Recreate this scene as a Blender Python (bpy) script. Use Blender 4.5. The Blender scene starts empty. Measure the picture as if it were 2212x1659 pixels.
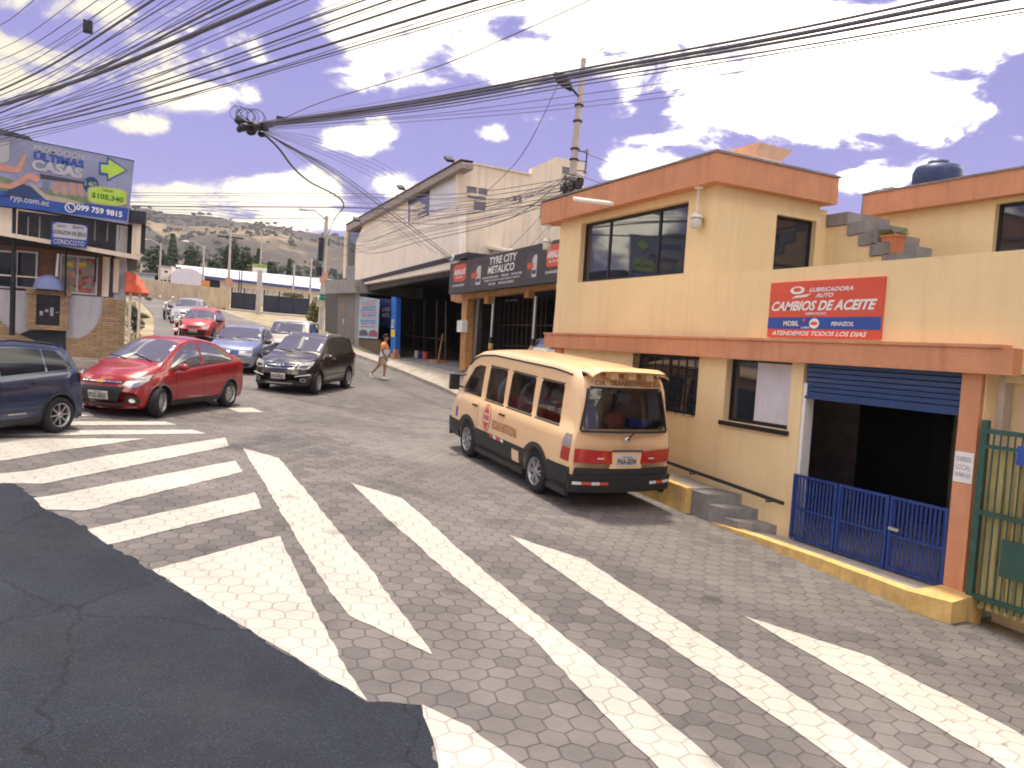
import bpy, bmesh, math, random
import numpy as np
from mathutils import Vector, Matrix
random.seed(7)
R = math.radians
scene = bpy.context.scene
col = scene.collection

# ------------------------------------------------------------------ camera
# pixel units used in this file: the photograph at 2212 x 1659
CAMZ, FPX = 2.45, 1670.0
AZ, PITCH, ROLL = R(26.5), R(2.8), R(3.7)
CAM = Vector((0, 0, CAMZ))
_f = Vector((math.sin(AZ)*math.cos(PITCH), math.cos(AZ)*math.cos(PITCH), -math.sin(PITCH)))
_r = Vector((math.cos(AZ), -math.sin(AZ), 0))
_u = _r.cross(_f)
CR = _r*math.cos(ROLL) + _u*math.sin(ROLL)
CU = -_r*math.sin(ROLL) + _u*math.cos(ROLL)
cam_data = bpy.data.cameras.new('camera')
cam = bpy.data.objects.new('camera', cam_data)
col.objects.link(cam)
M = Matrix((CR, CU, -_f)).transposed().to_4x4()
M.translation = CAM
cam.matrix_world = M
cam_data.sensor_width = 36
cam_data.lens = 36*FPX/2212
cam_data.clip_start = 0.05
cam_data.clip_end = 9000
scene.camera = cam

# ------------------------------------------------------------------ light
SUN_EL, SUN_AZ = R(77), R(8)          # azimuth from +Y towards +X
EXPOSURE = 1.0
sd = bpy.data.lights.new('sun', 'SUN')
sd.energy = 2.3
sd.angle = R(5.0)
sd.color = (1.0, 0.90, 0.74)
sun = bpy.data.objects.new('sun', sd)
col.objects.link(sun)
sdir = Vector((math.sin(SUN_AZ)*math.cos(SUN_EL), math.cos(SUN_AZ)*math.cos(SUN_EL), math.sin(SUN_EL)))
sun.rotation_euler = sdir.to_track_quat('Z', 'Y').to_euler()
sun.location = (0, 0, 60)
scene.view_settings.view_transform = 'Standard'
scene.view_settings.look = 'None'
scene.view_settings.exposure = EXPOSURE
scene.view_settings.gamma = 1
scene.cycles.filter_width = 1.9
scene.view_settings.use_curve_mapping = False

def ray(px, py):
    d = _f + CR*((px-1106)/FPX) - CU*((py-829.5)/FPX)
    return d

def world_setup():
    w = bpy.data.worlds.new('World'); scene.world = w
    w.use_nodes = True
    nt = w.node_tree; N = nt.nodes; L = nt.links
    N.clear()
    out = N.new('ShaderNodeOutputWorld'); bg = N.new('ShaderNodeBackground')
    L.new(bg.outputs[0], out.inputs[0])
    STR = 0.1
    bg.inputs[1].default_value = STR
    sky = N.new('ShaderNodeTexSky'); sky.sky_type = 'NISHITA'; sky.sun_disc = False
    sky.sun_elevation = SUN_EL; sky.sun_rotation = SUN_AZ; sky.altitude = 2600
    sky.air_density = 1.0; sky.dust_density = 1.5; sky.ozone_density = 2.0
    tc = N.new('ShaderNodeTexCoord')
    nrm = N.new('ShaderNodeVectorMath'); nrm.operation = 'NORMALIZE'
    L.new(tc.outputs['Generated'], nrm.inputs[0])
    def math_(op, a, b=None, c=None):
        n = N.new('ShaderNodeMath'); n.operation = op
        for i, v in enumerate((a, b, c)):
            if v is None: continue
            if isinstance(v, (int, float)): n.inputs[i].default_value = v
            else: L.new(v, n.inputs[i])
        return n.outputs[0]
    def dot(vec):
        n = N.new('ShaderNodeVectorMath'); n.operation = 'DOT_PRODUCT'
        L.new(nrm.outputs[0], n.inputs[0]); n.inputs[1].default_value = vec
        return n.outputs['Value']
    # cumulus fields: direction of the middle, half sizes, strength
    blobs = [(1770,185,275,95,1.3),(1500,40,330,55,1.1),(2030,50,220,55,1.1),(1560,245,150,50,.9),(1850,265,130,40,.8),
             (1110,125,120,60,1.1),(980,15,280,42,1.0),(830,75,170,70,.8),(1180,20,120,40,.7),
             (785,292,95,38,1.05),(850,398,62,38,1.1),(1400,372,105,42,1.35),(1855,392,70,26,1.1),
             (60,150,190,62,.85),(425,205,115,34,1.0),(300,268,80,26,.95),(120,10,300,40,.6),(260,120,150,40,.6),(560,150,110,30,.5),
             (480,425,260,42,1.15),(680,405,90,42,1.15),(640,480,260,32,1.1),
             (1050,285,60,24,.8),(945,272,35,16,.45),(1440,300,95,17,.85),(2100,240,90,11,.75),(1180,252,55,22,.5),
             (560,60,120,60,.45),(1330,240,60,24,.4),(760,170,110,30,.45),(2090,480,200,20,.4)]
    total = None
    for (bx, by, sx, sy, k) in blobs:
        c = ray(bx, by).normalized()
        a = (CR - c*CR.dot(c)).normalized(); b = c.cross(a).normalized()
        ln = ray(bx, by).length
        da = math_('MULTIPLY', dot(a), FPX/sx/ln); db = math_('MULTIPLY', dot(b), FPX/sy/ln)
        q = math_('ADD', math_('MULTIPLY', da, da), math_('MULTIPLY', db, db))
        g = math_('MULTIPLY', math_('EXPONENT', math_('MULTIPLY', q, -1.0)), k)
        fr = math_('GREATER_THAN', dot(c), 0.2)
        g = math_('MULTIPLY', g, fr)
        total = g if total is None else math_('MAXIMUM', math_('ADD', math_('MULTIPLY', total, .9), math_('MULTIPLY', g, .35)), math_('MAXIMUM', total, g))
    def noise(scale, det, rough, dist=0.0, sc=(1,1,1), off=(0,0,0)):
        mp = N.new('ShaderNodeMapping'); L.new(nrm.outputs[0], mp.inputs[0])
        mp.inputs['Scale'].default_value = sc; mp.inputs['Location'].default_value = off
        n = N.new('ShaderNodeTexNoise'); L.new(mp.outputs[0], n.inputs['Vector'])
        n.inputs['Scale'].default_value = scale; n.inputs['Detail'].default_value = det
        n.inputs['Roughness'].default_value = rough; n.inputs['Distortion'].default_value = dist
        return n.outputs['Fac']
    n1 = noise(9.5, 10, .6, .35, (1,1,1.8))
    n2 = noise(2.2, 5, .5, 0, (1,1,2.0), (3,1,2))
    n3 = noise(5.0, 6, .6, 0, (1,1,1.6), (7,4,1))
    # away from the frame the same kind of scattered cloud goes on
    vz = N.new('ShaderNodeSeparateXYZ'); L.new(nrm.outputs[0], vz.inputs[0])
    infront = math_('GREATER_THAN', dot(_f), .72)
    field = math_('MULTIPLY', math_('MULTIPLY', math_('SUBTRACT', n2, .38), 3.2), math_('SUBTRACT', 1.0, infront))
    tot = math_('MAXIMUM', total, field)
    m = math_('ADD', tot, math_('MULTIPLY', math_('SUBTRACT', n1, .5), 2.6))
    cr = N.new('ShaderNodeValToRGB'); L.new(m, cr.inputs[0])
    cr.color_ramp.interpolation = 'EASE'
    cr.color_ramp.elements[0].position = .36; cr.color_ramp.elements[0].color = (0,0,0,1)
    cr.color_ramp.elements[1].position = .80; cr.color_ramp.elements[1].color = (1,1,1,1)
    tint = N.new('ShaderNodeMix'); tint.data_type = 'RGBA'; tint.blend_type = 'MULTIPLY'; tint.inputs[0].default_value = 1
    L.new(sky.outputs[0], tint.inputs[6]); tint.inputs[7].default_value = SKY_TINT
    # keep the far sky from blowing out, add a violet veil
    veil = N.new('ShaderNodeMix'); veil.data_type = 'RGBA'; veil.inputs[0].default_value = .8
    L.new(tint.outputs[2], veil.inputs[6]); veil.inputs[7].default_value = VEIL
    # cloud body: bright tops, greyer cores; the left side of the sky is duller
    side = math_('MULTIPLY_ADD', dot(_r), .9, .62)
    sc = N.new('ShaderNodeClamp'); L.new(side, sc.inputs[0])
    shade = math_('MULTIPLY_ADD', math_('SUBTRACT', n3, .5), -8.0, 12.5)
    fade = N.new('ShaderNodeMapRange'); L.new(dot(_f), fade.inputs[0]); fade.inputs[1].default_value = .35; fade.inputs[2].default_value = .75
    dull = math_('ADD', .22, math_('MULTIPLY', sc.outputs[0], sc.outputs[0]))
    dull = math_('MULTIPLY', dull, .9)
    fac = math_('ADD', 1.1, math_('MULTIPLY', fade.outputs[0], math_('SUBTRACT', dull, 1.1)))
    bright = math_('MULTIPLY', math_('ADD', shade, math_('MULTIPLY', m, 3.0)), fac)
    cc = N.new('ShaderNodeCombineColor')
    L.new(math_('MULTIPLY', bright, 1.68), cc.inputs[0]); L.new(math_('MULTIPLY', bright, 1.56), cc.inputs[1]); L.new(math_('MULTIPLY', bright, 1.22), cc.inputs[2])
    mix = N.new('ShaderNodeMix'); mix.data_type = 'RGBA'
    L.new(math_('POWER', cr.outputs[0], 1.9), mix.inputs[0]); L.new(veil.outputs[2], mix.inputs[6]); L.new(cc.outputs[0], mix.inputs[7])
    L.new(mix.outputs[2], bg.inputs[0])
SKY_TINT = (1.3, .85, .95, 1)
VEIL = (1.50, 1.42, 3.45, 1)
world_setup()

# ------------------------------------------------------------------ terrain
_BY = [-400,-60,-30,0,5.5,7.5,10,16.5,22,27.4,29,39,45,66,79,90,121,200,420,3000]
_BZ = [-3,-2.0,-1.2,-.25,-.08,0.0,.20,.53,.80,1.08,1.16,1.78,2.25,3.45,4.25,4.75,6.6,9.0,11,11]
_bx = np.linspace(-400, 3000, 34001)
_bz = np.interp(_bx, _BY, _BZ)
_k = np.hanning(41); _k /= _k.sum()
_bz = np.convolve(np.pad(_bz, 20, mode='edge'), _k, mode='valid')
def gz(x, y):
    b = float(np.interp(y, _bx, _bz))
    xc = max(-25.0, min(14.0, x))
    return b - .03*(xc-4.0)
def gp(px, py, lift=0.0):
    """where the line of sight through a pixel meets the ground"""
    d = ray(px, py); t = 1.0; step = .25
    while t < 3000:
        p = CAM + d*t
        if p.z < gz(p.x, p.y) + lift: break
        t += step
        if t > 80: step = 1.0
    lo, hi = t-step, t
    for _ in range(30):
        m = (lo+hi)/2; p = CAM+d*m
        if p.z < gz(p.x, p.y)+lift: hi = m
        else: lo = m
    return CAM + d*hi
def onx(px, py, X):
    d = ray(px, py); return CAM + d*(X/d.x)
def ony(px, py, Y):
    d = ray(px, py); return CAM + d*(Y/d.y)
def onz(px, py, Z):
    d = ray(px, py); return CAM + d*((Z-CAMZ)/d.z)
def atd(px, py, D):
    return CAM + ray(px, py)*D
def onplane(px, py, P, n):
    d = ray(px, py); return CAM + d*((P-CAM).dot(n)/d.dot(n))

# ------------------------------------------------------------------ materials
_mats = {}
def srgb(r, g, b):
    f = lambda c: (c/255/12.92) if c/255 <= .04045 else ((c/255+.055)/1.055)**2.4
    return (f(r), f(g), f(b))
def mat(name, color, rough=.7, metal=0, var=.12, scale=3.0, bump=.0, bscale=40, spec=.5, coat=0, streak=0, dirt=None, fine=.0):
    if name in _mats: return _mats[name]
    m = bpy.data.materials.new(name); m.use_nodes = True
    nt = m.node_tree; N = nt.nodes; L = nt.links
    b = N['Principled BSDF']
    b.inputs['Roughness'].default_value = rough; b.inputs['Metallic'].default_value = metal
    b.inputs['Specular IOR Level'].default_value = spec
    b.inputs['Coat Weight'].default_value = coat; b.inputs['Coat Roughness'].default_value = .04
    tc = N.new('ShaderNodeTexCoord')
    n = N.new('ShaderNodeTexNoise'); L.new(tc.outputs['Object'], n.inputs['Vector'])
    n.inputs['Scale'].default_value = scale; n.inputs['Detail'].default_value = 7; n.inputs['Roughness'].default_value = .65
    ramp = N.new('ShaderNodeValToRGB'); L.new(n.outputs['Fac'], ramp.inputs[0])
    c = Vector(color[:3])
    ramp.color_ramp.elements[0].position = .32; ramp.color_ramp.elements[1].position = .68
    ramp.color_ramp.elements[0].color = (*(c*(1-var)), 1); ramp.color_ramp.elements[1].color = (*(c*(1+var)), 1)
    last = ramp.outputs[0]
    if streak:
        mp = N.new('ShaderNodeMapping'); L.new(tc.outputs['Object'], mp.inputs[0]); mp.inputs['Scale'].default_value = (3, 3, .25)
        n2 = N.new('ShaderNodeTexNoise'); L.new(mp.outputs[0], n2.inputs['Vector']); n2.inputs['Scale'].default_value = 2.2; n2.inputs['Detail'].default_value = 8
        r2 = N.new('ShaderNodeValToRGB'); L.new(n2.outputs['Fac'], r2.inputs[0])
        r2.color_ramp.elements[0].position = .5; r2.color_ramp.elements[1].position = .72
        r2.color_ramp.elements[0].color = (0,0,0,1); r2.color_ramp.elements[1].color = (streak,)*3+(1,)
        mx = N.new('ShaderNodeMix'); mx.data_type = 'RGBA'
        L.new(r2.outputs[0], mx.inputs[0]); L.new(last, mx.inputs[6]); mx.inputs[7].default_value = (*(dirt or c*.45), 1)
        last = mx.outputs[2]
    if fine:
        n3 = N.new('ShaderNodeTexNoise'); L.new(tc.outputs['Object'], n3.inputs['Vector']); n3.inputs['Scale'].default_value = 90; n3.inputs['Detail'].default_value = 3
        mr = N.new('ShaderNodeMapRange'); L.new(n3.outputs['Fac'], mr.inputs[0]); mr.inputs[1].default_value=.3; mr.inputs[2].default_value=.7
        mr.inputs[3].default_value = 1-fine; mr.inputs[4].default_value = 1+fine
        hv = N.new('ShaderNodeVectorMath'); hv.operation = 'SCALE'; L.new(last, hv.inputs[0]); L.new(mr.outputs[0], hv.inputs['Scale'])
        last = hv.outputs[0]
    L.new(last, b.inputs['Base Color'])
    if bump:
        nb = N.new('ShaderNodeTexNoise'); L.new(tc.outputs['Object'], nb.inputs['Vector']); nb.inputs['Scale'].default_value = bscale; nb.inputs['Detail'].default_value = 5
        bp = N.new('ShaderNodeBump'); bp.inputs['Strength'].default_value = bump; bp.inputs['Distance'].default_value = .02
        L.new(nb.outputs['Fac'], bp.inputs['Height']); L.new(bp.outputs[0], b.inputs['Normal'])
    _mats[name] = m
    return m
def emis_less_glass(name, tint=(.5,.5,.5), gloss=1.0):
    """see-through window glass with real reflections"""
    if name in _mats: return _mats[name]
    m = bpy.data.materials.new(name); m.use_nodes = True
    nt = m.node_tree; N = nt.nodes; L = nt.links; N.clear()
    o = N.new('ShaderNodeOutputMaterial'); t = N.new('ShaderNodeBsdfTransparent'); g = N.new('ShaderNodeBsdfGlossy')
    t.inputs[0].default_value = (*tint, 1); g.inputs['Roughness'].default_value = .02; g.inputs[0].default_value = (gloss,)*3+(1,)
    f = N.new('ShaderNodeFresnel'); f.inputs[0].default_value = 1.55
    nz = N.new('ShaderNodeTexNoise'); nz.inputs['Scale'].default_value = 3
    bp = N.new('ShaderNodeBump'); bp.inputs['Strength'].default_value = .04; L.new(nz.outputs[0], bp.inputs['Height'])
    L.new(bp.outputs[0], g.inputs['Normal'])
    mx = N.new('ShaderNodeMixShader'); L.new(f.outputs[0], mx.inputs[0]); L.new(t.outputs[0], mx.inputs[1]); L.new(g.outputs[0], mx.inputs[2])
    L.new(mx.outputs[0], o.inputs[0]); _mats[name] = m
    return m

# ------------------------------------------------------------------ mesh building
class MB:
    def __init__(s): s.v = []; s.f = []; s.mi = []; s.cur = 0; s.sm = []; s.smooth = False
    def add(s, vs, fs):
        o = len(s.v); s.v += [Vector(p) for p in vs]
        for f in fs: s.f.append([o+i for i in f]); s.mi.append(s.cur); s.sm.append(s.smooth)
        return s
    def box(s, c, size, Rm=None):
        x, y, z = (q/2 for q in size); c = Vector(c)
        vs = [Vector((a*x, b*y, d*z)) for a in (-1,1) for b in (-1,1) for d in (-1,1)]
        if Rm is not None: vs = [Rm @ v for v in vs]
        return s.add([v+c for v in vs], [(0,1,3,2),(4,6,7,5),(0,4,5,1),(2,3,7,6),(0,2,6,4),(1,5,7,3)])
    def span(s, a, b):
        a = Vector(a); b = Vector(b)
        return s.box((a+b)/2, [abs(b[i]-a[i]) for i in range(3)])
    def hexa(s, lo, hi):
        n = len(lo); s.add(list(lo)+list(hi), [tuple(reversed(range(n))), tuple(range(n, 2*n))]+[(i, (i+1) % n, n+(i+1) % n, n+i) for i in range(n)])
        return s
    def prism(s, pts, o, u, v, n, t):
        """outline pts (a,b) in frame o,u,v, thickness t along -n (front face at o)"""
        o, u, v, n = map(Vector, (o, u, v, n))
        fr = [o+u*a+v*b for a, b in pts]; bk = [p-n*t for p in fr]
        return s.hexa(bk, fr)
    def rect(s, o, u, v, n, a0, a1, b0, b1, t):
        return s.prism([(a0,b0),(a1,b0),(a1,b1),(a0,b1)], o, u, v, n, t)
    def quad(s, a, b, c, d): return s.add([a,b,c,d], [(0,1,2,3)])
    def cyl(s, p0, p1, r0, r1=None, n=12, cap=True):
        p0 = Vector(p0); p1 = Vector(p1); r1 = r0 if r1 is None else r1
        d = (p1-p0).normalized(); a = d.orthogonal().normalized(); b = d.cross(a)
        vs = [p0+(a*math.cos(2*math.pi*i/n)+b*math.sin(2*math.pi*i/n))*r0 for i in range(n)]
        vs += [p1+(a*math.cos(2*math.pi*i/n)+b*math.sin(2*math.pi*i/n))*r1 for i in range(n)]
        sm = s.smooth; s.smooth = True
        s.add(vs, [(i, (i+1) % n, n+(i+1) % n, n+i) for i in range(n)])
        s.smooth = sm
        if cap: s.add(vs[:n], [tuple(reversed(range(n)))]); s.add(vs[n:], [tuple(range(n))])
        return s
    def tube(s, pts, r, n=6):
        pts = [Vector(p) for p in pts]; m = len(pts)
        rs = r if isinstance(r, (list, tuple)) else [r]*m
        vs = []; a = None
        for i, p in enumerate(pts):
            d = (pts[min(i+1, m-1)]-pts[max(i-1, 0)]).normalized()
            a = d.orthogonal().normalized() if a is None else (a-d*a.dot(d)).normalized()
            b = d.cross(a)
            vs += [p+(a*math.cos(2*math.pi*k/n)+b*math.sin(2*math.pi*k/n))*rs[i] for k in range(n)]
        fs = [(i*n+k, i*n+(k+1) % n, (i+1)*n+(k+1) % n, (i+1)*n+k) for i in range(m-1) for k in range(n)]
        fs += [tuple(reversed(range(n))), tuple((m-1)*n+k for k in range(n))]
        sm = s.smooth; s.smooth = True; s.add(vs, fs); s.smooth = sm
        return s
    def lathe(s, prof, o, axis=(0,0,1), n=20, cap=True):
        """prof: (radius, height) list"""
        o = Vector(o); d = Vector(axis).normalized(); a = d.orthogonal().normalized(); b = d.cross(a)
        vs = [o+d*h+(a*math.cos(2*math.pi*k/n)+b*math.sin(2*math.pi*k/n))*r for r, h in prof for k in range(n)]
        m = len(prof); sm = s.smooth; s.smooth = True
        s.add(vs, [(i*n+k, i*n+(k+1) % n, (i+1)*n+(k+1) % n, (i+1)*n+k) for i in range(m-1) for k in range(n)])
        s.smooth = sm
        if not cap: return s
        if prof[0][0] > 1e-4: s.add(vs[:n], [tuple(reversed(range(n)))])
        if prof[-1][0] > 1e-4: s.add(vs[-n:], [tuple(range(n))])
        return s
    def ball(s, c, r, n=10, m=7):
        c = Vector(c); rx, ry, rz = (r, r, r) if isinstance(r, (int, float)) else r
        vs = []
        for i in range(m+1):
            t = math.pi*i/m
            for k in range(n):
                p = 2*math.pi*k/n; vs.append(c+Vector((rx*math.sin(t)*math.cos(p), ry*math.sin(t)*math.sin(p), rz*math.cos(t))))
        sm = s.smooth; s.smooth = True
        s.add(vs, [(i*n+k, (i+1)*n+k, (i+1)*n+(k+1) % n, i*n+(k+1) % n) for i in range(m) for k in range(n)]); s.smooth = sm
        return s
    def grid(s, fn, nu, nv):
        vs = [fn(i/nu, j/nv) for i in range(nu+1) for j in range(nv+1)]
        return s.add(vs, [(i*(nv+1)+j, (i+1)*(nv+1)+j, (i+1)*(nv+1)+j+1, i*(nv+1)+j+1) for i in range(nu) for j in range(nv)])
    def mesh(s, name, mats, inv=None, sharp=None):
        me = bpy.data.meshes.new(name)
        vs = [tuple(inv @ v) if inv is not None else tuple(v) for v in s.v]
        me.from_pydata(vs, [], s.f)
        for m in (mats if isinstance(mats, (list, tuple)) else [mats]): me.materials.append(m)
        me.polygons.foreach_set('material_index', s.mi)
        me.polygons.foreach_set('use_smooth', s.sm)
        me.update()
        return me
_text_cache = {}
def text_geo(txt, bold=0.0, shear=0.0):
    key = (txt, bold, shear)
    if key in _text_cache: return _text_cache[key]
    cu = bpy.data.curves.new('lettering', 'FONT'); cu.body = txt; cu.size = 1; cu.resolution_u = 3
    cu.offset = bold; cu.shear = shear; cu.fill_mode = 'BOTH'
    o = bpy.data.objects.new('lettering', cu); col.objects.link(o)
    dg = bpy.context.evaluated_depsgraph_get(); dg.update()
    me = bpy.data.meshes.new_from_object(o.evaluated_get(dg))
    vs = [(v.co.x, v.co.y) for v in me.vertices]; fs = [tuple(p.vertices) for p in me.polygons]
    bpy.data.objects.remove(o); bpy.data.curves.remove(cu); bpy.data.meshes.remove(me)
    _text_cache[key] = (vs, fs)
    return vs, fs
def put_text(mb, txt, o, u, v, n, a0, a1, b0, b1, lift=.004, bold=.02, shear=0.0):
    """lettering filling the rectangle a0..a1, b0..b1 of frame o,u,v"""
    vs, fs = text_geo(txt, bold, shear)
    if not vs: return
    x0 = min(p[0] for p in vs); x1 = max(p[0] for p in vs); y0 = min(p[1] for p in vs); y1 = max(p[1] for p in vs)
    o, u, v, n = map(Vector, (o, u, v, n))
    out = [o+n*lift+u*(a0+(x-x0)/(x1-x0)*(a1-a0))+v*(b0+(y-y0)/(y1-y0)*(b1-b0)) for x, y in vs]
    mb.add(out, fs)

def tagp(o, label=None, cat=None, group=None, kind=None):
    if label: o['label'] = label
    if cat: o['category'] = cat
    if group: o['group'] = group
    if kind: o['kind'] = kind
    return o
def thing(name, label, cat, loc=(0,0,0), rot=0.0, group=None, scale=1.0, M3=None):
    o = bpy.data.objects.new(name, None); col.objects.link(o)
    o.empty_display_size = .3
    m = Matrix.Translation(Vector(loc)) @ (M3.to_4x4() if M3 is not None else Matrix.Rotation(rot, 4, 'Z')) @ Matrix.Scale(scale, 4)
    o.matrix_world = m; o['_m'] = 0; del o['_m']
    return tagp(o, label, cat, group)
def part(root, name, mb, mats, local=False, label=None, kind=None):
    """link a mesh as a child of root; vertices given in world space unless local"""
    inv = None
    if not local:
        m = root.matrix_world.copy() if root.parent is None else root.parent.matrix_world @ root.matrix_basis
        inv = m.inverted()
    me = mb.mesh(name, mats, inv)
    o = bpy.data.objects.new(name, me); col.objects.link(o); o.parent = root
    tagp(o, label, None, None, kind)
    return o
def solo(name, mb, mats, label, cat, group=None, kind=None, loc=None):
    """a thing that is one mesh"""
    inv = None
    loc = Vector(loc) if loc is not None else (sum(mb.v, Vector())/len(mb.v) if kind is None else Vector((0,0,0)))
    inv = Matrix.Translation(-loc)
    me = mb.mesh(name, mats, inv)
    o = bpy.data.objects.new(name, me); col.objects.link(o); o.location = loc
    return tagp(o, label, cat, group, kind)
def struct(name, mb, mats, label, cat):
    return solo(name, mb, mats, label, cat, None, 'structure', (0,0,0))
def copy_tree(o, parent=None):
    c = o.copy(); col.objects.link(c); c.parent = parent
    for ch in [x for x in bpy.data.objects if x.parent == o and x != c]: copy_tree(ch, c)
    return c
# ------------------------------------------------------------------ ground and roads
def hex_paving(name, c0, c1, joint, size=.215, paint=None, rough=.85):
    """hexagonal concrete pavers: joints, tone per paver, wear"""
    m = bpy.data.materials.new(name); m.use_nodes = True
    nt = m.node_tree; N = nt.nodes; L = nt.links; b = N['Principled BSDF']
    def vm(op, a, bb=None, c=None):
        n = N.new('ShaderNodeVectorMath'); n.operation = op
        for i, v in enumerate((a, bb, c)):
            if v is None: continue
            if isinstance(v, tuple): n.inputs[i].default_value = v
            else: L.new(v, n.inputs[i])
        return n
    def mt(op, a, bb=None, c=None):
        n = N.new('ShaderNodeMath'); n.operation = op
        for i, v in enumerate((a, bb, c)):
            if v is None: continue
            if isinstance(v, (int, float)): n.inputs[i].default_value = v
            else: L.new(v, n.inputs[i])
        return n.outputs[0]
    tc = N.new('ShaderNodeTexCoord')
    wob = N.new('ShaderNodeTexNoise'); wob.inputs['Scale'].default_value = 1.3; wob.inputs['Detail'].default_value = 4; L.new(tc.outputs['Object'], wob.inputs['Vector'])
    w2 = vm('SCALE', vm('SUBTRACT', wob.outputs['Color'], (.5,.5,.5)).outputs[0]); w2.inputs['Scale'].default_value = .20
    mp = N.new('ShaderNodeMapping'); L.new(vm('ADD', tc.outputs['Object'], w2.outputs[0]).outputs[0], mp.inputs[0])
    mp.inputs['Rotation'].default_value = (0,0,R(12)); mp.inputs['Scale'].default_value = (1/size, 1/size, 0)
    p = mp.outputs[0]
    r = (1, 1.7320508, 1); h = (.5, .8660254, .5)
    a = vm('SUBTRACT', vm('WRAP', p, r, (0,0,0)).outputs[0], h).outputs[0]
    pb = vm('SUBTRACT', p, h).outputs[0]
    bb = vm('SUBTRACT', vm('WRAP', pb, r, (0,0,0)).outputs[0], h).outputs[0]
    fl = lambda q: vm('MULTIPLY', q, (1,1,0)).outputs[0]
    a = fl(a); bb = fl(bb)
    la = vm('LENGTH', a).outputs['Value']; lb = vm('LENGTH', bb).outputs['Value']
    sel = mt('LESS_THAN', la, lb)
    mx = N.new('ShaderNodeMix'); mx.data_type = 'VECTOR'; L.new(sel, mx.inputs[0]); L.new(bb, mx.inputs[4]); L.new(a, mx.inputs[5])
    g = mx.outputs[1]
    ab = vm('ABSOLUTE', g).outputs[0]
    d1 = vm('DOT_PRODUCT', ab, (.5, .8660254, 0)).outputs['Value']
    sx = N.new('ShaderNodeSeparateXYZ'); L.new(ab, sx.inputs[0])
    hd = mt('MAXIMUM', d1, sx.outputs[0])            # 0 centre .. 0.5 edge
    cid = vm('SUBTRACT', fl(p), g).outputs[0]
    cid = vm('SNAP', vm('ADD', cid, (.05,.05,0)).outputs[0], (.25,.25,1)).outputs[0]
    wn = N.new('ShaderNodeTexWhiteNoise'); L.new(cid, wn.inputs['Vector'])
    jm = N.new('ShaderNodeMapRange'); L.new(hd, jm.inputs[0]); jm.inputs[1].default_value = .455; jm.inputs[2].default_value = .495; jm.clamp = True
    big = N.new('ShaderNodeTexNoise'); L.new(tc.outputs['Object'], big.inputs['Vector']); big.inputs['Scale'].default_value = .55; big.inputs['Detail'].default_value = 8; big.inputs['Roughness'].default_value = .6
    fine = N.new('ShaderNodeTexNoise'); L.new(tc.outputs['Object'], fine.inputs['Vector']); fine.inputs['Scale'].default_value = 55; fine.inputs['Detail'].default_value = 4
    f = mt('ADD', mt('MULTIPLY', wn.outputs['Value'], .4), mt('ADD', mt('MULTIPLY', big.outputs[0], 1.1), mt('MULTIPLY', fine.outputs[0], .35)))
    rp = N.new('ShaderNodeValToRGB'); L.new(f, rp.inputs[0]); rp.color_ramp.elements[0].position = .6; rp.color_ramp.elements[1].position = 1.25 if False else 1.0
    rp.color_ramp.elements[0].color = (*c0, 1); rp.color_ramp.elements[1].color = (*c1, 1)
    jv = N.new('ShaderNodeTexNoise'); L.new(tc.outputs['Object'], jv.inputs['Vector']); jv.inputs['Scale'].default_value = 2.1
    jj = mt('MULTIPLY', jm.outputs[0], mt('MULTIPLY_ADD', jv.outputs[0], 1.6, -.15))
    jc = N.new('ShaderNodeClamp'); L.new(jj, jc.inputs[0])
    last = rp.outputs[0]
    mj = N.new('ShaderNodeMix'); mj.data_type = 'RGBA'; L.new(jc.outputs[0], mj.inputs[0]); L.new(last, mj.inputs[6]); mj.inputs[7].default_value = (*joint, 1)
    last = mj.outputs[2]
    if paint:
        wear = N.new('ShaderNodeTexNoise'); L.new(tc.outputs['Object'], wear.inputs['Vector']); wear.inputs['Scale'].default_value = 6; wear.inputs['Detail'].default_value = 9; wear.inputs['Roughness'].default_value = .75
        wr = N.new('ShaderNodeMapRange'); L.new(wear.outputs[0], wr.inputs[0]); wr.inputs[1].default_value = .28; wr.inputs[2].default_value = .40
        lowj = mt('SUBTRACT', 1.0, mt('MULTIPLY', jc.outputs[0], .35))
        amt = mt('MULTIPLY', wr.outputs[0], lowj)
        amt = mt('MINIMUM', amt, .97)
        pc = N.new('ShaderNodeMix'); pc.data_type = 'RGBA'; L.new(big.outputs[0], pc.inputs[0]); pc.inputs[6].default_value = (*[q*.82 for q in paint], 1); pc.inputs[7].default_value = (*paint, 1)
        mpn = N.new('ShaderNodeMix'); mpn.data_type = 'RGBA'; L.new(amt, mpn.inputs[0]); L.new(last, mpn.inputs[6]); L.new(pc.outputs[2], mpn.inputs[7])
        last = mpn.outputs[2]
    # oil, dust and tyre darkening in broad patches
    st = N.new('ShaderNodeTexNoise'); L.new(tc.outputs['Object'], st.inputs['Vector']); st.inputs['Scale'].default_value = .23; st.inputs['Detail'].default_value = 6; st.inputs['Roughness'].default_value = .7; st.inputs['Distortion'].default_value = .6
    sr = N.new('ShaderNodeMapRange'); L.new(st.outputs[0], sr.inputs[0]); sr.inputs[1].default_value = .42; sr.inputs[2].default_value = .62; sr.inputs[3].default_value = .74 if not paint else .86; sr.inputs[4].default_value = 1.08
    sv = N.new('ShaderNodeVectorMath'); sv.operation = 'SCALE'; L.new(last, sv.inputs[0]); L.new(sr.outputs[0], sv.inputs['Scale'])
    sp = N.new('ShaderNodeTexVoronoi'); L.new(tc.outputs['Object'], sp.inputs['Vector']); sp.inputs['Scale'].default_value = .9; sp.inputs['Randomness'].default_value = 1
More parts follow.
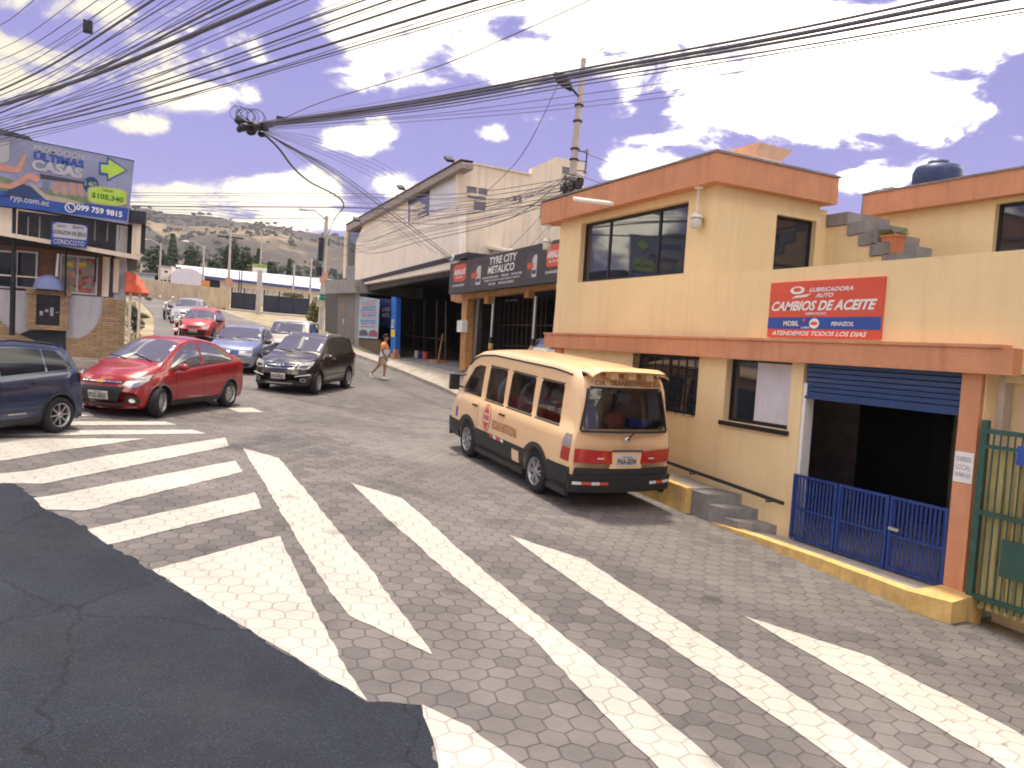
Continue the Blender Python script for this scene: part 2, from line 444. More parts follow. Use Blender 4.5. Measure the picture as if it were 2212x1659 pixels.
    sq = N.new('ShaderNodeMapRange'); L.new(mt('ADD', sp.outputs['Distance'], mt('MULTIPLY', fine.outputs[0], .10)), sq.inputs[0]); sq.inputs[1].default_value = .10; sq.inputs[2].default_value = .19; sq.inputs[3].default_value = .72; sq.inputs[4].default_value = 1.0
    s2 = N.new('ShaderNodeVectorMath'); s2.operation = 'SCALE'; L.new(sv.outputs[0], s2.inputs[0]); L.new(sq.outputs[0], s2.inputs['Scale'])
    last = s2.outputs[0]
    L.new(last, b.inputs['Base Color']); b.inputs['Roughness'].default_value = rough
    bp = N.new('ShaderNodeBump'); bp.inputs['Strength'].default_value = .75; bp.inputs['Distance'].default_value = .012
    hh = mt('ADD', mt('MULTIPLY', jm.outputs[0], -1.0), mt('ADD', mt('MULTIPLY', fine.outputs[0], .3), mt('MULTIPLY', wn.outputs['Value'], .4)))
    L.new(hh, bp.inputs['Height']); L.new(bp.outputs[0], b.inputs['Normal'])
    _mats[name] = m
    return m
M_road = hex_paving('hex_pavers', (.125,.112,.110), (.195,.174,.166), (.092,.083,.082))
M_paint = hex_paving('white_road_paint', (.115,.103,.100), (.185,.165,.153), (.22,.20,.18), paint=(.60,.56,.50), rough=.7)
def asphalt_mat():
    m = mat('asphalt', (.013,.018,.032), .9, var=.35, scale=.9, bump=1.0, bscale=75, fine=.8)
    nt = m.node_tree; N = nt.nodes; L = nt.links; b = N['Principled BSDF']; old = b.inputs['Base Color'].links[0].from_socket
    tc = N.new('ShaderNodeTexCoord')
    # pale stone chips and dust, and a few fine cracks
    v = N.new('ShaderNodeTexVoronoi'); v.inputs['Scale'].default_value = 46; L.new(tc.outputs['Object'], v.inputs['Vector'])
    r = N.new('ShaderNodeMapRange'); L.new(v.outputs['Distance'], r.inputs[0]); r.inputs[1].default_value = .16; r.inputs[2].default_value = .30; r.inputs[3].default_value = .55; r.inputs[4].default_value = 0
    w = N.new('ShaderNodeTexWhiteNoise'); L.new(v.outputs['Position'], w.inputs['Vector'])
    g = N.new('ShaderNodeMath'); g.operation = 'GREATER_THAN'; L.new(w.outputs[0], g.inputs[0]); g.inputs[1].default_value = .55
    q = N.new('ShaderNodeMath'); q.operation = 'MULTIPLY'; L.new(r.outputs[0], q.inputs[0]); L.new(g.outputs[0], q.inputs[1])
    mx = N.new('ShaderNodeMix'); mx.data_type = 'RGBA'; L.new(q.outputs[0], mx.inputs[0]); L.new(old, mx.inputs[6]); mx.inputs[7].default_value = (.10,.095,.09,1)
    d = N.new('ShaderNodeTexNoise'); d.inputs['Scale'].default_value = .55; d.inputs['Detail'].default_value = 9; d.inputs['Roughness'].default_value = .7; L.new(tc.outputs['Object'], d.inputs['Vector'])
    dr = N.new('ShaderNodeMapRange'); L.new(d.outputs[0], dr.inputs[0]); dr.inputs[1].default_value = .48; dr.inputs[2].default_value = .75; dr.inputs[3].default_value = 0; dr.inputs[4].default_value = .45
    m2 = N.new('ShaderNodeMix'); m2.data_type = 'RGBA'; L.new(dr.outputs[0], m2.inputs[0]); L.new(mx.outputs[2], m2.inputs[6]); m2.inputs[7].default_value = (.06,.058,.062,1)
    cw = N.new('ShaderNodeTexNoise'); cw.inputs['Scale'].default_value = 2.5; cw.inputs['Detail'].default_value = 5; L.new(tc.outputs['Object'], cw.inputs['Vector'])
    cm = N.new('ShaderNodeVectorMath'); cm.operation = 'MULTIPLY_ADD'; L.new(cw.outputs['Color'], cm.inputs[0]); cm.inputs[1].default_value = (.5,.5,0); L.new(tc.outputs['Object'], cm.inputs[2])
    cv = N.new('ShaderNodeTexVoronoi'); cv.feature = 'DISTANCE_TO_EDGE'; cv.inputs['Scale'].default_value = .42; L.new(cm.outputs[0], cv.inputs['Vector'])
    cr = N.new('ShaderNodeMapRange'); L.new(cv.outputs['Distance'], cr.inputs[0]); cr.inputs[1].default_value = .002; cr.inputs[2].default_value = .006; cr.inputs[3].default_value = .35; cr.inputs[4].default_value = 1
    sc = N.new('ShaderNodeVectorMath'); sc.operation = 'SCALE'; L.new(m2.outputs[2], sc.inputs[0]); L.new(cr.outputs[0], sc.inputs['Scale'])
    L.new(sc.outputs[0], b.inputs['Base Color'])
    return m
M_asph = asphalt_mat()
M_conc = mat('pavement_concrete', (.40,.355,.30), .9, var=.22, scale=1.6, bump=.4, bscale=30, fine=.12)
M_kerb = mat('yellow_kerb_paint', (.72,.47,.16), .8, var=.2, scale=5, bump=.4, bscale=25, streak=.5, dirt=(.25,.2,.15))
def dry_ground():
    m = bpy.data.materials.new('dry_ground'); m.use_nodes = True
    nt = m.node_tree; N = nt.nodes; L = nt.links; b = N['Principled BSDF']; b.inputs['Roughness'].default_value = .95
    tc = N.new('ShaderNodeTexCoord'); n = N.new('ShaderNodeTexNoise'); L.new(tc.outputs['Object'], n.inputs['Vector'])
    n.inputs['Scale'].default_value = .7; n.inputs['Detail'].default_value = 10; n.inputs['Roughness'].default_value = .7
    r = N.new('ShaderNodeValToRGB'); L.new(n.outputs[0], r.inputs[0])
    e = r.color_ramp.elements; e[0].position = .35; e[0].color = (.10,.11,.045,1); e[1].position = .65; e[1].color = (.42,.34,.22,1)
    k = e.new(.48); k.color = (.28,.23,.14,1)
    L.new(r.outputs[0], b.inputs['Base Color'])
    _mats['dry_ground'] = m; return m
M_dry = dry_ground()

def frange(a, b, s):
    n = max(1, int(round((b-a)/s))); return [a+(b-a)*i/n for i in range(n+1)]
# the ground: one sheet to the horizon, a little below the roads laid on it
gm = MB()
ys = [-400,-200,-100,-60,-40]+frange(-30, 130, 2.0)+[150,180,220,280,350,430,520,650,900,1500,3000]
xs = [-3000,-1500,-800,-400,-200,-120,-80,-60,-50]+frange(-40, 40, 2.0)+[50,60,80,120,200,400,800,1500,3000]
n = len(xs)
gm.smooth = True
gm.add([(x, y, gz(x, y)-(.06 if abs(x) < 60 and y < 130 else .1)) for y in ys for x in xs], [(j*n+i, j*n+i+1, (j+1)*n+i+1, (j+1)*n+i) for j in range(len(ys)-1) for i in range(n-1)])
struct('ground', gm, M_dry, 'dry tan and green ground beside the road', 'ground')

def strip(rows, off, nx):
    """rows: (y, x_left, x_right); conforms to the ground"""
    m = MB(); m.smooth = True; v = []
    for (y, a, b) in rows:
        for i in range(nx+1):
            x = a+(b-a)*i/nx; v.append((x, y, gz(x, y)+off))
    k = nx+1
    m.add(v, [(j*k+i, j*k+i+1, (j+1)*k+i+1, (j+1)*k+i) for j in range(len(rows)-1) for i in range(nx)])
    return m
rd = strip([(y, -60, 8.3 if y < 14 else 8.3+(y-14)*.13) for y in frange(-14, 24.5, .5)], 0, 90)
XR = lambda y: float(np.interp(y, [14,24.5,30,45,52,58,64,79,117,160], [8.3,9.66,10,9.6,8.9,8.5,8.2,7.6,3.8,-6]))
XL = lambda y: float(np.interp(y, [24.5,30,45,55,64,79,117,160], [.6,.7,1.2,1.4,1.3,.9,-2.5,-12]))
rd2 = strip([(y, XL(y), XR(y)) for y in frange(24.5, 160, .75)], 0, 14)
o = len(rd.v); rd.v += rd2.v; rd.f += [[o+i for i in f] for f in rd2.f]; rd.mi += rd2.mi; rd.sm += rd2.sm
struct('road', rd, M_road, 'cobbled road of grey hexagonal pavers climbing into the distance', 'road')

def conform(pts, off, step=.35):
    """a flat outline on the ground, cut fine enough to follow it"""
    bm = bmesh.new(); vs = [bm.verts.new((p.x, p.y, 0)) for p in pts]
    bm.faces.new(vs)
    x0 = min(p.x for p in pts); x1 = max(p.x for p in pts); y0 = min(p.y for p in pts); y1 = max(p.y for p in pts)
    for ax, lo, hi in ((0, x0, x1), (1, y0, y1)):
        c = lo+step
        while c < hi:
            no = Vector((1,0,0)) if ax == 0 else Vector((0,1,0))
            bmesh.ops.bisect_plane(bm, geom=bm.verts[:]+bm.edges[:]+bm.faces[:], plane_co=no*c, plane_no=no)
            c += step
    bm.normal_update()
    m = MB(); m.smooth = True
    bm.verts.index_update()
    flip = sum(f.normal.z for f in bm.faces) < 0
    m.add([(v.co.x, v.co.y, gz(v.co.x, v.co.y)+off) for v in bm.verts], [tuple(reversed([v.index for v in f.verts])) if flip else tuple(v.index for v in f.verts) for f in bm.faces])
    bm.free(); return m
def wob(pts, amp=.02, seg=.5):
    out = []
    for i, p in enumerate(pts):
        q = pts[(i+1) % len(pts)]; n = max(1, int((q-p).length/seg))
        for k in range(n):
            c = p.lerp(q, k/n)
            out.append(Vector((c.x+random.uniform(-amp, amp), c.y+random.uniform(-amp, amp), 0)))
    return out
asph_px = [(-700,1010),(-100,1035),(0,1040),(40,1050),(75,1075),(110,1102),(150,1120),(190,1142),(240,1180),(330,1232),(545,1368),(700,1462),(795,1515),(910,1525),(935,1600),(950,1670),(1050,2300),(400,2600),(-700,2600)]
asph = [gp(*p) for p in asph_px]
# push the near side of the asphalt far behind the camera
asph = asph[:-3]+[Vector((1.2,-2,0)), Vector((1.0,-14,0)), Vector((-40,-14,0)), Vector((-40, asph[0].y, 0))]
struct('asphalt_road', conform(wob(asph, .028, .07), .004, .6), M_asph, 'smooth dark asphalt lane in the lower left corner', 'road')

stripes = [
 ('short white stripe just behind the rear wheel of the red sedan', [(490,882),(545,881),(570,891),(517,891)]),
 ('white stripe end poking out beneath the red sedan', [(428,861),(480,864),(508,875),(456,874)]),
 ('white stripe between the dark hatchback and the red sedan', [(40,903),(60,893),(190,891),(205,899)]),
 ('thin white stripe below the front wheel of the red sedan', [(-80,911),(356,911),(381,918),(-80,921)]),
 ('thin white stripe under the back wheel of the dark hatchback', [(-80,931),(415,929),(444,937),(-80,943)]),
 ('wedge shaped white stripe tapering to the right at the left edge', [(-100,948),(315,948),(159,970),(0,997),(-100,1015)]),
 ('long white stripe just above the asphalt corner at the left', [(-60,1030),(0,1024),(68,1017),(220,987),(486,946),(495,964),(93,1046),(10,1044),(-60,1050)]),
 ('white stripe with its left end on the asphalt edge, third above the big triangle', [(71,1077),(105,1073),(508,996),(525,1020),(185,1104),(97,1102)]),
 ('white stripe directly above the big white triangle', [(187,1145),(552,1065),(565,1098),(235,1178)]),
 ('big white triangle pointing into the asphalt edge', [(328,1232),(603,1158),(660,1275),(741,1435),(795,1515),(560,1375)]),
 ('long white stripe right of the big triangle, leftmost of the fanning ones', [(523,968),(602,990),(700,1110),(800,1230),(935,1416),(870,1385),(755,1332),(720,1290),(620,1130)]),
 ('long broad white stripe running to the bottom edge, pointed top near the middle', [(757,1043),(870,1078),(1100,1280),(1350,1480),(1560,1659),(1680,1790),(1530,1790),(1420,1659),(1300,1540),(1150,1380),(960,1230),(830,1115)]),
 ('long white stripe starting below the school van and running to the bottom right', [(1100,1157),(1265,1210),(1480,1350),(1700,1490),(1960,1659),(2130,1790),(1980,1790),(1830,1659),(1600,1500),(1450,1400),(1300,1300)]),
 ('rightmost white stripe, nearest the yellow kerb', [(1605,1331),(1880,1420),(2212,1590),(2330,1680),(2270,1720),(2100,1615),(1900,1500)]),
 ('short white stripe at the bottom edge cut by the asphalt', [(910,1525),(1010,1570),(1135,1659),(1200,1720),(960,1720),(945,1659),(935,1600)]),
]
for lab, px in stripes:
    pts = [gp(*p) for p in px]
    tagp(struct('road_marking', conform(wob(pts, .012, .12), .007, .4), M_paint, lab, 'road marking'), group='white crossing stripes on the pavers')

# ------------------------------------------------------------------ pavements
XF = 8.45                                             # front plane of the yellow building
def slab(name, outline, ztop, zbot, mats, label, cat='pavement'):
    """outline: (x,y); ztop(x,y)"""
    m = MB(); n = len(outline)
    m.hexa([Vector((x, y, zbot(x, y))) for x, y in outline], [Vector((x, y, ztop(x, y))) for x, y in outline])
    return struct(name, m, mats, label, cat)
# low pavement in front of the blue gate
KX = lambda y: float(np.interp(y, [4.9, 5.6, 7.2, 8.3, 9.2], [7.62, 7.5, 7.6, 7.72, 7.8]))
lowz = lambda x, y: .0
def kerb_row(y0, y1, x0f, w, top, bot, n=14):
    m = MB(); lo = []; hi = []
    ys = frange(y0, y1, (y1-y0)/n)
    L_ = [(x0f(y)+random.uniform(-.008,.008), y) for y in ys]; Rr = [(x0f(y)+w, y) for y in ys]
    for i in range(len(ys)-1):
        q = [L_[i], Rr[i], Rr[i+1], L_[i+1]]
        m.hexa([Vector((a, b, bot(a, b))) for a, b in q], [Vector((a, b, top(a, b)+(0 if a > x0f(b)+.05 else -.012))) for a, b in q])
    return m
# ------------------------------------------------------------------ building materials
M_yel = mat('yellow_render', (.84,.64,.35), .9, var=.05, scale=.9, bump=.35, bscale=60, streak=.28, dirt=(.66,.50,.29), fine=.05)
M_ora = mat('terracotta_paint', (.60,.27,.14), .8, var=.12, scale=1.4, bump=.3, bscale=40, streak=.35, dirt=(.36,.15,.08), fine=.08)
M_glass = mat('dark_window_glass', (.025,.03,.04), .03, var=.2, scale=.8, spec=1.0)
M_dkmetal = mat('dark_metal', (.03,.032,.038), .45, metal=.6, var=.2)
M_grey = mat('grey_concrete', (.26,.245,.235), .9, var=.25, scale=2, bump=.4, bscale=30, streak=.5, dirt=(.12,.11,.1), fine=.1)
M_white = mat('white_paint', (.74,.70,.64), .75, var=.08, scale=1.5, streak=.3, dirt=(.45,.42,.38))
M_wht2 = mat('white_plastic', (.78,.77,.74), .4, var=.05)
M_room = mat('dim_room_plaster', (.62,.53,.44), .95, var=.2)
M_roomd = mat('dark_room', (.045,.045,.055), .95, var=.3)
M_blue = mat('blue_gloss_paint', (.005,.035,.20), .4, var=.15, scale=4, coat=.3)
M_shut = mat('blue_shutter', (.015,.05,.16), .45, var=.2, scale=3, coat=.2, streak=.4, dirt=(.03,.04,.07))
M_green = mat('green_gate_paint', (.025,.085,.065), .5, var=.2, scale=4)
M_curt = mat('pale_curtain', (.60,.57,.60), .95, var=.06)
M_black = mat('black_plastic', (.018,.019,.022), .5, var=.2)
M_txtw = mat('white_lettering', (.80,.78,.74), .6, var=.04)
M_txtb = mat('blue_lettering', (.02,.06,.32), .6, var=.04)
M_txtk = mat('dark_lettering', (.04,.045,.06), .6, var=.04)
M_red = mat('sign_red', (.66,.085,.04), .55, var=.08, scale=2)
M_sblue = mat('sign_blue', (.02,.07,.33), .5, var=.08, scale=2)
M_cream = mat('cream_render', (.76,.65,.50), .9, var=.1, scale=.5, streak=.35, dirt=(.36,.32,.27), fine=.05)
M_whpan = mat('white_sheet_wall', (.84,.74,.62), .8, var=.05, scale=.4, streak=.25, dirt=(.5,.46,.4))
M_tank = mat('dark_blue_tank', (.012,.03,.11), .45, var=.15)
M_terra = mat('terracotta_pot', (.55,.20,.09), .85, var=.15, scale=6)
M_leaf = mat('pot_leaves', (.14,.17,.05), .8, var=.35, scale=20)
M_alu = mat('bare_aluminium', (.55,.55,.56), .35, metal=.8, var=.1)

def holed(mb, o, u, v, n, a0, a1, b0, b1, holes, t):
    """wall face with rectangular openings; reveals t deep"""
    o, u, v, n = map(Vector, (o, u, v, n))
    A = sorted({a0, a1, *[h[0] for h in holes], *[h[1] for h in holes]}); B = sorted({b0, b1, *[h[2] for h in holes], *[h[3] for h in holes]})
    P = lambda a, b, d=0: o+u*a+v*b-n*d
    for i in range(len(A)-1):
        for j in range(len(B)-1):
            ca, cb = (A[i]+A[i+1])/2, (B[j]+B[j+1])/2
            if A[i] < a0-1e-6 or A[i+1] > a1+1e-6 or B[j] < b0-1e-6 or B[j+1] > b1+1e-6: continue
            if any(h[0] < ca < h[1] and h[2] < cb < h[3] for h in holes): continue
            mb.quad(P(A[i],B[j]), P(A[i+1],B[j]), P(A[i+1],B[j+1]), P(A[i],B[j+1]))
            mb.quad(P(A[i],B[j+1],t), P(A[i+1],B[j+1],t), P(A[i+1],B[j],t), P(A[i],B[j],t))
    for h in holes:
        mb.quad(P(h[0],h[2]), P(h[0],h[3]), P(h[0],h[3],t), P(h[0],h[2],t)); mb.quad(P(h[1],h[3]), P(h[1],h[2]), P(h[1],h[2],t), P(h[1],h[3],t))
        mb.quad(P(h[0],h[3]), P(h[1],h[3]), P(h[1],h[3],t), P(h[0],h[3],t)); mb.quad(P(h[1],h[2]), P(h[0],h[2]), P(h[0],h[2],t), P(h[1],h[2],t))
    mb.quad(P(a0,b1), P(a1,b1), P(a1,b1,t), P(a0,b1,t)); mb.quad(P(a0,b0), P(a0,b1), P(a0,b1,t), P(a0,b0,t)); mb.quad(P(a1,b1), P(a1,b0), P(a1,b0,t), P(a1,b1,t))
def window(root, o, u, v, n, a0, a1, b0, b1, mull=(), trans=(), inset=.1, fw=.05, fmat=None, gmat=None, name='window', sill=None, smat=None, label=None):
    """part frame with pane (and sill) below it"""
    o, u, v, n = map(Vector, (o, u, v, n)); of = o-n*inset
    f = MB()
    f.rect(of, u, v, n, a0, a1, b0, b0+fw, .05); f.rect(of, u, v, n, a0, a1, b1-fw, b1, .05)
    f.rect(of, u, v, n, a0, a0+fw, b0+fw, b1-fw, .05); f.rect(of, u, v, n, a1-fw, a1, b0+fw, b1-fw, .05)
    for m in mull: f.rect(of, u, v, n, a0+(a1-a0)*m-fw/2, a0+(a1-a0)*m+fw/2, b0+fw, b1-fw, .05)
    for m in trans: f.rect(of-n*.003, u, v, n, a0+fw, a1-fw, b0+(b1-b0)*m-fw/2, b0+(b1-b0)*m+fw/2, .04)
    fo = part(root, name, f, fmat or M_dkmetal, label=label)
    g = MB(); g.rect(of-n*.02, u, v, n, a0+.02, a1-.02, b0+.02, b1-.02, .012)
    inv = fo
    me = g.mesh('pane', gmat or M_glass, root.matrix_world.inverted()); p = bpy.data.objects.new('pane', me); col.objects.link(p); p.parent = fo
    if sill:
        s_ = MB(); s_.rect(o+n*sill, u, v, n, a0-.04, a1+.04, b0-.07, b0-.005, sill+.04)
        me = s_.mesh('sill', smat or M_dkmetal, root.matrix_world.inverted()); p = bpy.data.objects.new('sill', me); col.objects.link(p); p.parent = fo
    return fo
def sub(parent, root, name, mb, mats, label=None, kind=None):
    me = mb.mesh(name, mats, root.matrix_world.inverted()); p = bpy.data.objects.new(name, me); col.objects.link(p); p.parent = parent
    return tagp(p, label, kind=kind)

# ------------------------------------------------------------------ yellow building
Z = Vector((0,0,1)); UF = Vector((0,-1,0)); NF = Vector((-1,0,0)); O0 = Vector((XF,0,0))
US = Vector((1,0,0)); NS = Vector((0,-1,0))
yb = thing('building', 'yellow two storey building with terracotta bands and a blue roller shutter', 'building', (XF,10,0))
w = MB()
YL, YR, YC = 15.05, 5.28, 9.97
# front wall, a = -Y
holed(w, O0, UF, Z, NF, -YL, -YR, -.4, 2.5, [(-11.92,-10.08,1.48,2.47), (-9.42,-8.08,1.5,2.47), (-7.86,-5.53,-.4,2.5-.001)], .2)
w.span((XF,YL-.001,2.5),(XF+.2,YC,3.82))
w.span((XF,YC,2.5),(XF+.2,1.2,3.82))
holed(w, O0, UF, Z, NF, -YL, -YC, 3.82, 5.27, [(-14.16,-10.66,3.88,5.12)], .2)
holed(w, (0,YC-.004,0), US, Z, NS, XF+.002, 10.78, 2.9, 5.27, [(9.79,10.73,2.9,4.98)], .2)
w.span((XF+.2,YL,-.4),(13.5,YL-.2,5.2))                        # far end wall
w.span((10.78,YC,2.9),(10.98,YL,5.2))
w.span((8.8,5.2,-.4),(9.0,1.2,2.5))                            # wall behind the green gate
w.span((8.45+.2,5.2,2.4),(9.0,1.2,2.55))
part(yb, 'wall', w, M_yel)
s_ = MB(); s_.span((XF+.2,YL-.2,2.62),(14,1.2,2.86)); part(yb, 'floor_slab', s_, M_grey)
b = MB()
b.span((XF-.16,YL+.12,2.48),(XF-.002,5.08,2.765)); b.span((XF-.16,5.08,2.48),(XF+.25,4.93,2.765))
b.span((XF-.19,YL+.12,2.765),(XF-.001,5.05,2.80))
part(yb, 'ledge_band', b, M_ora)
rb = MB()
rx = XF-.24
rb.hexa([Vector(p) for p in ((rx,YL+.5,5.22),(rx,YC-.22,5.27),(10.95,YC-.22,5.27),(10.95,YC+.1,5.27),(XF+.1,YC+.1,5.27),(XF+.1,YL+.5,5.22))],
        [Vector(p) for p in ((rx,YL+.5,5.70),(rx,YC-.22,5.72),(10.95,YC-.22,5.72),(10.95,YC+.1,5.72),(XF+.1,YC+.1,5.72),(XF+.1,YL+.5,5.70))])
rb.span((XF+.1,YL+.5,5.24),(10.9,YC+.1,5.36))
part(yb, 'roof_band', rb, M_ora)
cp = MB(); cp.span((rx-.03,YL+.5,5.722),(XF+.13,YC-.25,5.755)); cp.span((XF+.132,YC-.25,5.722),(10.98,YC+.1,5.755)); part(yb, 'coping', cp, M_grey)
# boxy flue top on the roof
fl = MB(); p1 = ony(1598,372,YC+.7); 
c = ony(1640,355,YC+.75); c.z = 5.9
fl.hexa([c+Vector(q) for q in ((-.28,-.25,-.25),(.28,-.25,-.25),(.28,.25,-.25),(-.28,.25,-.25))],[c+Vector(q) for q in ((-.28,-.25,.14),(.28,-.25,.14),(.28,.25,.14),(-.28,.25,.14))])
fl.hexa([c+Vector(q) for q in ((-.28,-.25,.141),(.28,-.25,.141),(.28,.25,.141),(-.28,.25,.141))],[c+Vector(q) for q in ((-.42,-.38,.33),(.42,-.38,.33),(.42,.38,.33),(-.42,.38,.33))])
part(yb, 'chimney', fl, M_cream)
window(yb, O0, UF, Z, NF, -14.16,-10.66,3.88,5.12, mull=(.27,.735), fw=.06, inset=.12)
window(yb, (0,YC,0), US, Z, NS, 9.79,10.73,2.9,4.98, trans=(.6,), fw=.05, inset=.1)
fo = window(yb, O0, UF, Z, NF, -11.92,-10.08,1.48,2.47, mull=(.5,), fw=.045, inset=.12)
br = MB()
for i in range(9): br.cyl((XF-.03,11.92-.03-i*.2225,1.47),(XF-.03,11.92-.03-i*.2225,2.46),.009,n=6)
for i in range(7): br.span((XF-.04,11.93,1.5+i*.155),(XF-.018,10.07,1.512+i*.155))
sub(fo, yb, 'security_bars', br, M_dkmetal)
fo = window(yb, O0, UF, Z, NF, -9.42,-8.08,1.5,2.47, mull=(.42,), fw=.045, inset=.12, sill=.05)
cu = MB(); cu.grid(lambda s,t: Vector((XF+.112+.004*math.sin(s*40), 8.86-(.76-.05)*s, 1.56+.88*t)), 40, 2); sub(fo, yb, 'curtain', cu, M_curt)
# garage: room, jamb, shutter
rm = MB(); rm.span((12.2,12.0,-.1),(12.3,5.3,2.6)); rm.span((XF+.21,12.0,-.1),(12.3,12.1,2.6)); rm.span((XF+.2,5.3,-.1),(12.3,5.2,2.6)); part(yb, 'room_wall', rm, M_room)
fr = MB(); fr.span((XF+.201,12.0,-.35),(12.19,5.32,-.002)); fr.span((XF-.05,7.855,-.35),(XF+.2,5.535,-.003)); part(yb, 'room_floor', fr, M_conc)
jb = MB(); jb.span((XF+.02,7.859,0),(XF+.18,7.80,2.2)); part(yb, 'door_jamb', jb, M_wht2)
sh = MB()
for i in range(7): 
    z0 = 2.03+i*.067
    sh.add([Vector((XF+.03,7.82,z0)),Vector((XF+.03,5.55,z0)),Vector((XF+.03,5.55,z0+.052)),Vector((XF+.03,7.82,z0+.052)),Vector((XF+.055,5.55,z0+.067)),Vector((XF+.055,7.82,z0+.067))],[(0,1,2,3),(3,2,4,5)])
    sh.add([Vector((XF+.055,7.82,z0)),Vector((XF+.055,5.55,z0)),Vector((XF+.03,5.55,z0)),Vector((XF+.03,7.82,z0))],[(0,1,2,3)])
sh.span((XF+.02,7.83,1.99),(XF+.06,5.54,2.03))
part(yb, 'roller_shutter', sh, M_shut)
pl = MB(); pl.span((XF-.06,5.53,.0),(XF+.22,5.30,2.478)); part(yb, 'pillar', pl, M_ora)
pl = MB(); pl.span((XF-.06,YL+.02,-.3),(XF+.22,YL-.5,2.478)); part(yb, 'pillar', pl, M_ora)
ps = MB(); ps.span((XF-.07,YL+.03,1.2),(XF-.10,YL-.28,2.44)); part(yb, 'door_jamb', ps, M_wht2, label='white board at the far corner of the yellow building')
# upper set back block with its band
XB = 12.6
ub = MB()
pL = onx(1892,440,XB); wl = onx(2148,480,XB)
holed(ub, (XB,0,0), UF, Z, NF, -pL.y, -1.0, 2.86, 5.62, [(-wl.y, -3.0, 2.9, 5.28)], .2)
ub.span((XB+.2,pL.y,2.86),(XB+3,pL.y-.2,5.5))
part(yb, 'wall', ub, M_yel, label='set back upper wall behind the terrace')
bb = MB(); bt, bz = onx(1888,418,XB-.2).z, onx(1892,462,XB-.2).z
bb.span((XB-.2,pL.y+.12,bz),(XB+3,.5,bt)); part(yb, 'roof_band', bb, M_ora)
bb = MB(); bb.span((XB-.23,pL.y+.15,bt+.001),(XB+.1,.5,bt+.03)); part(yb, 'coping', bb, M_grey)
window(yb, (XB,0,0), UF, Z, NF, -wl.y,-3.0,2.9,5.28, mull=(.35,.7), trans=(.75,), inset=.1)
# terrace stair: plastered side, bare concrete steps
XS = 10.98
a = onx(1842,437,XS); b_ = onx(1835,470,XS); e = onx(2030,548,XS)
nst = 7; y0, z0, y1, z1 = a.y+.05, 5.12, e.y, 3.75
dy, dz = (y1-y0)/nst, (z1-z0)/nst
sw = MB(); st = MB()
pts = [(-(YC),2.87),(-YC,z0-.22)]
for i in range(nst):
    pts += [(-(y0+dy*i),z0-.22+dz*i),(-(y0+dy*i),z0-.22+dz*(i+1))] if i else [(-(y0+dy*.0),z0-.22),(-(y0),z0-.22+dz)]
pts += [(-(y1),z1-.22),(-y1,2.87)]
sw.prism(pts, (XS,0,0), UF, Z, NF, 1.0); part(yb, 'stair_side_wall', sw, M_yel)
for i in range(nst):
    st.span((XS-.03, y0+dy*i, z0+dz*(i+1)-.21), (XS+1.03, y0+dy*(i+1)-.12, z0+dz*(i+1)))
st.span((XS-.03, YC+.2, z0-.21), (XS+1.03, y0, z0))
part(yb, 'stair_steps', st, M_grey)

# things on and around the yellow building
def lantern(x, y, ztop, drop, label):
    t = thing('hanging_lamp', label, 'lamp', (x,y,ztop), group='hanging lanterns under the roof band')
    m = MB(); m.lathe([(.075,0),(.075,-.025),(.02,-.04)], (x,y,ztop), n=14); m.cyl((x,y,ztop-.03),(x,y,ztop-drop),.014,n=8); part(t, 'stem', m, M_wht2)
    m = MB(); m.lathe([(.0,.0),(.05,-.01),(.10,-.055),(.125,-.09),(.115,-.095),(.0,-.06)], (x,y,ztop-drop), n=18); part(t, 'cap', m, M_wht2)
    m = MB(); m.lathe([(.075,-.09),(.095,-.12),(.092,-.23),(.07,-.25),(0,-.25)], (x,y,ztop-drop), n=16)
    part(t, 'lamp_shade', m, mat('milky_shade', (.62,.60,.55), .3, var=.08))
    m = MB()
    for k in range(6):
        q = k*math.pi/3; m.cyl((x+.1*math.cos(q),y+.1*math.sin(q),ztop-drop-.09),(x+.1*math.cos(q),y+.1*math.sin(q),ztop-drop-.25),.004,n=4)
    for q in (-.09,-.25): m.lathe([(.095,-.004),(.105,0),(.095,.004),(.09,0),(.095,-.004)], (x,y,ztop-drop+q), n=18, cap=False)
    part(t, 'guard', m, M_wht2)
lantern(XF-.12, 10.28, 5.27, .42, 'white lantern under the roof corner between the big window and the side wall')
lantern(XF-.12, 15.4, 5.22, .30, 'white lantern at the far left end of the roof band, before the black signboard')
pp = MB(); pa = onx(1322,440,XF-.27); pb = pa+Vector((-.62,.42,.06))
pp.cyl(pa+Vector((.1,0,0)), pb, .045, n=14); solo('drain_pipe', pp, M_wht2, 'white plastic spout poking out of the terracotta roof band', 'pipe')
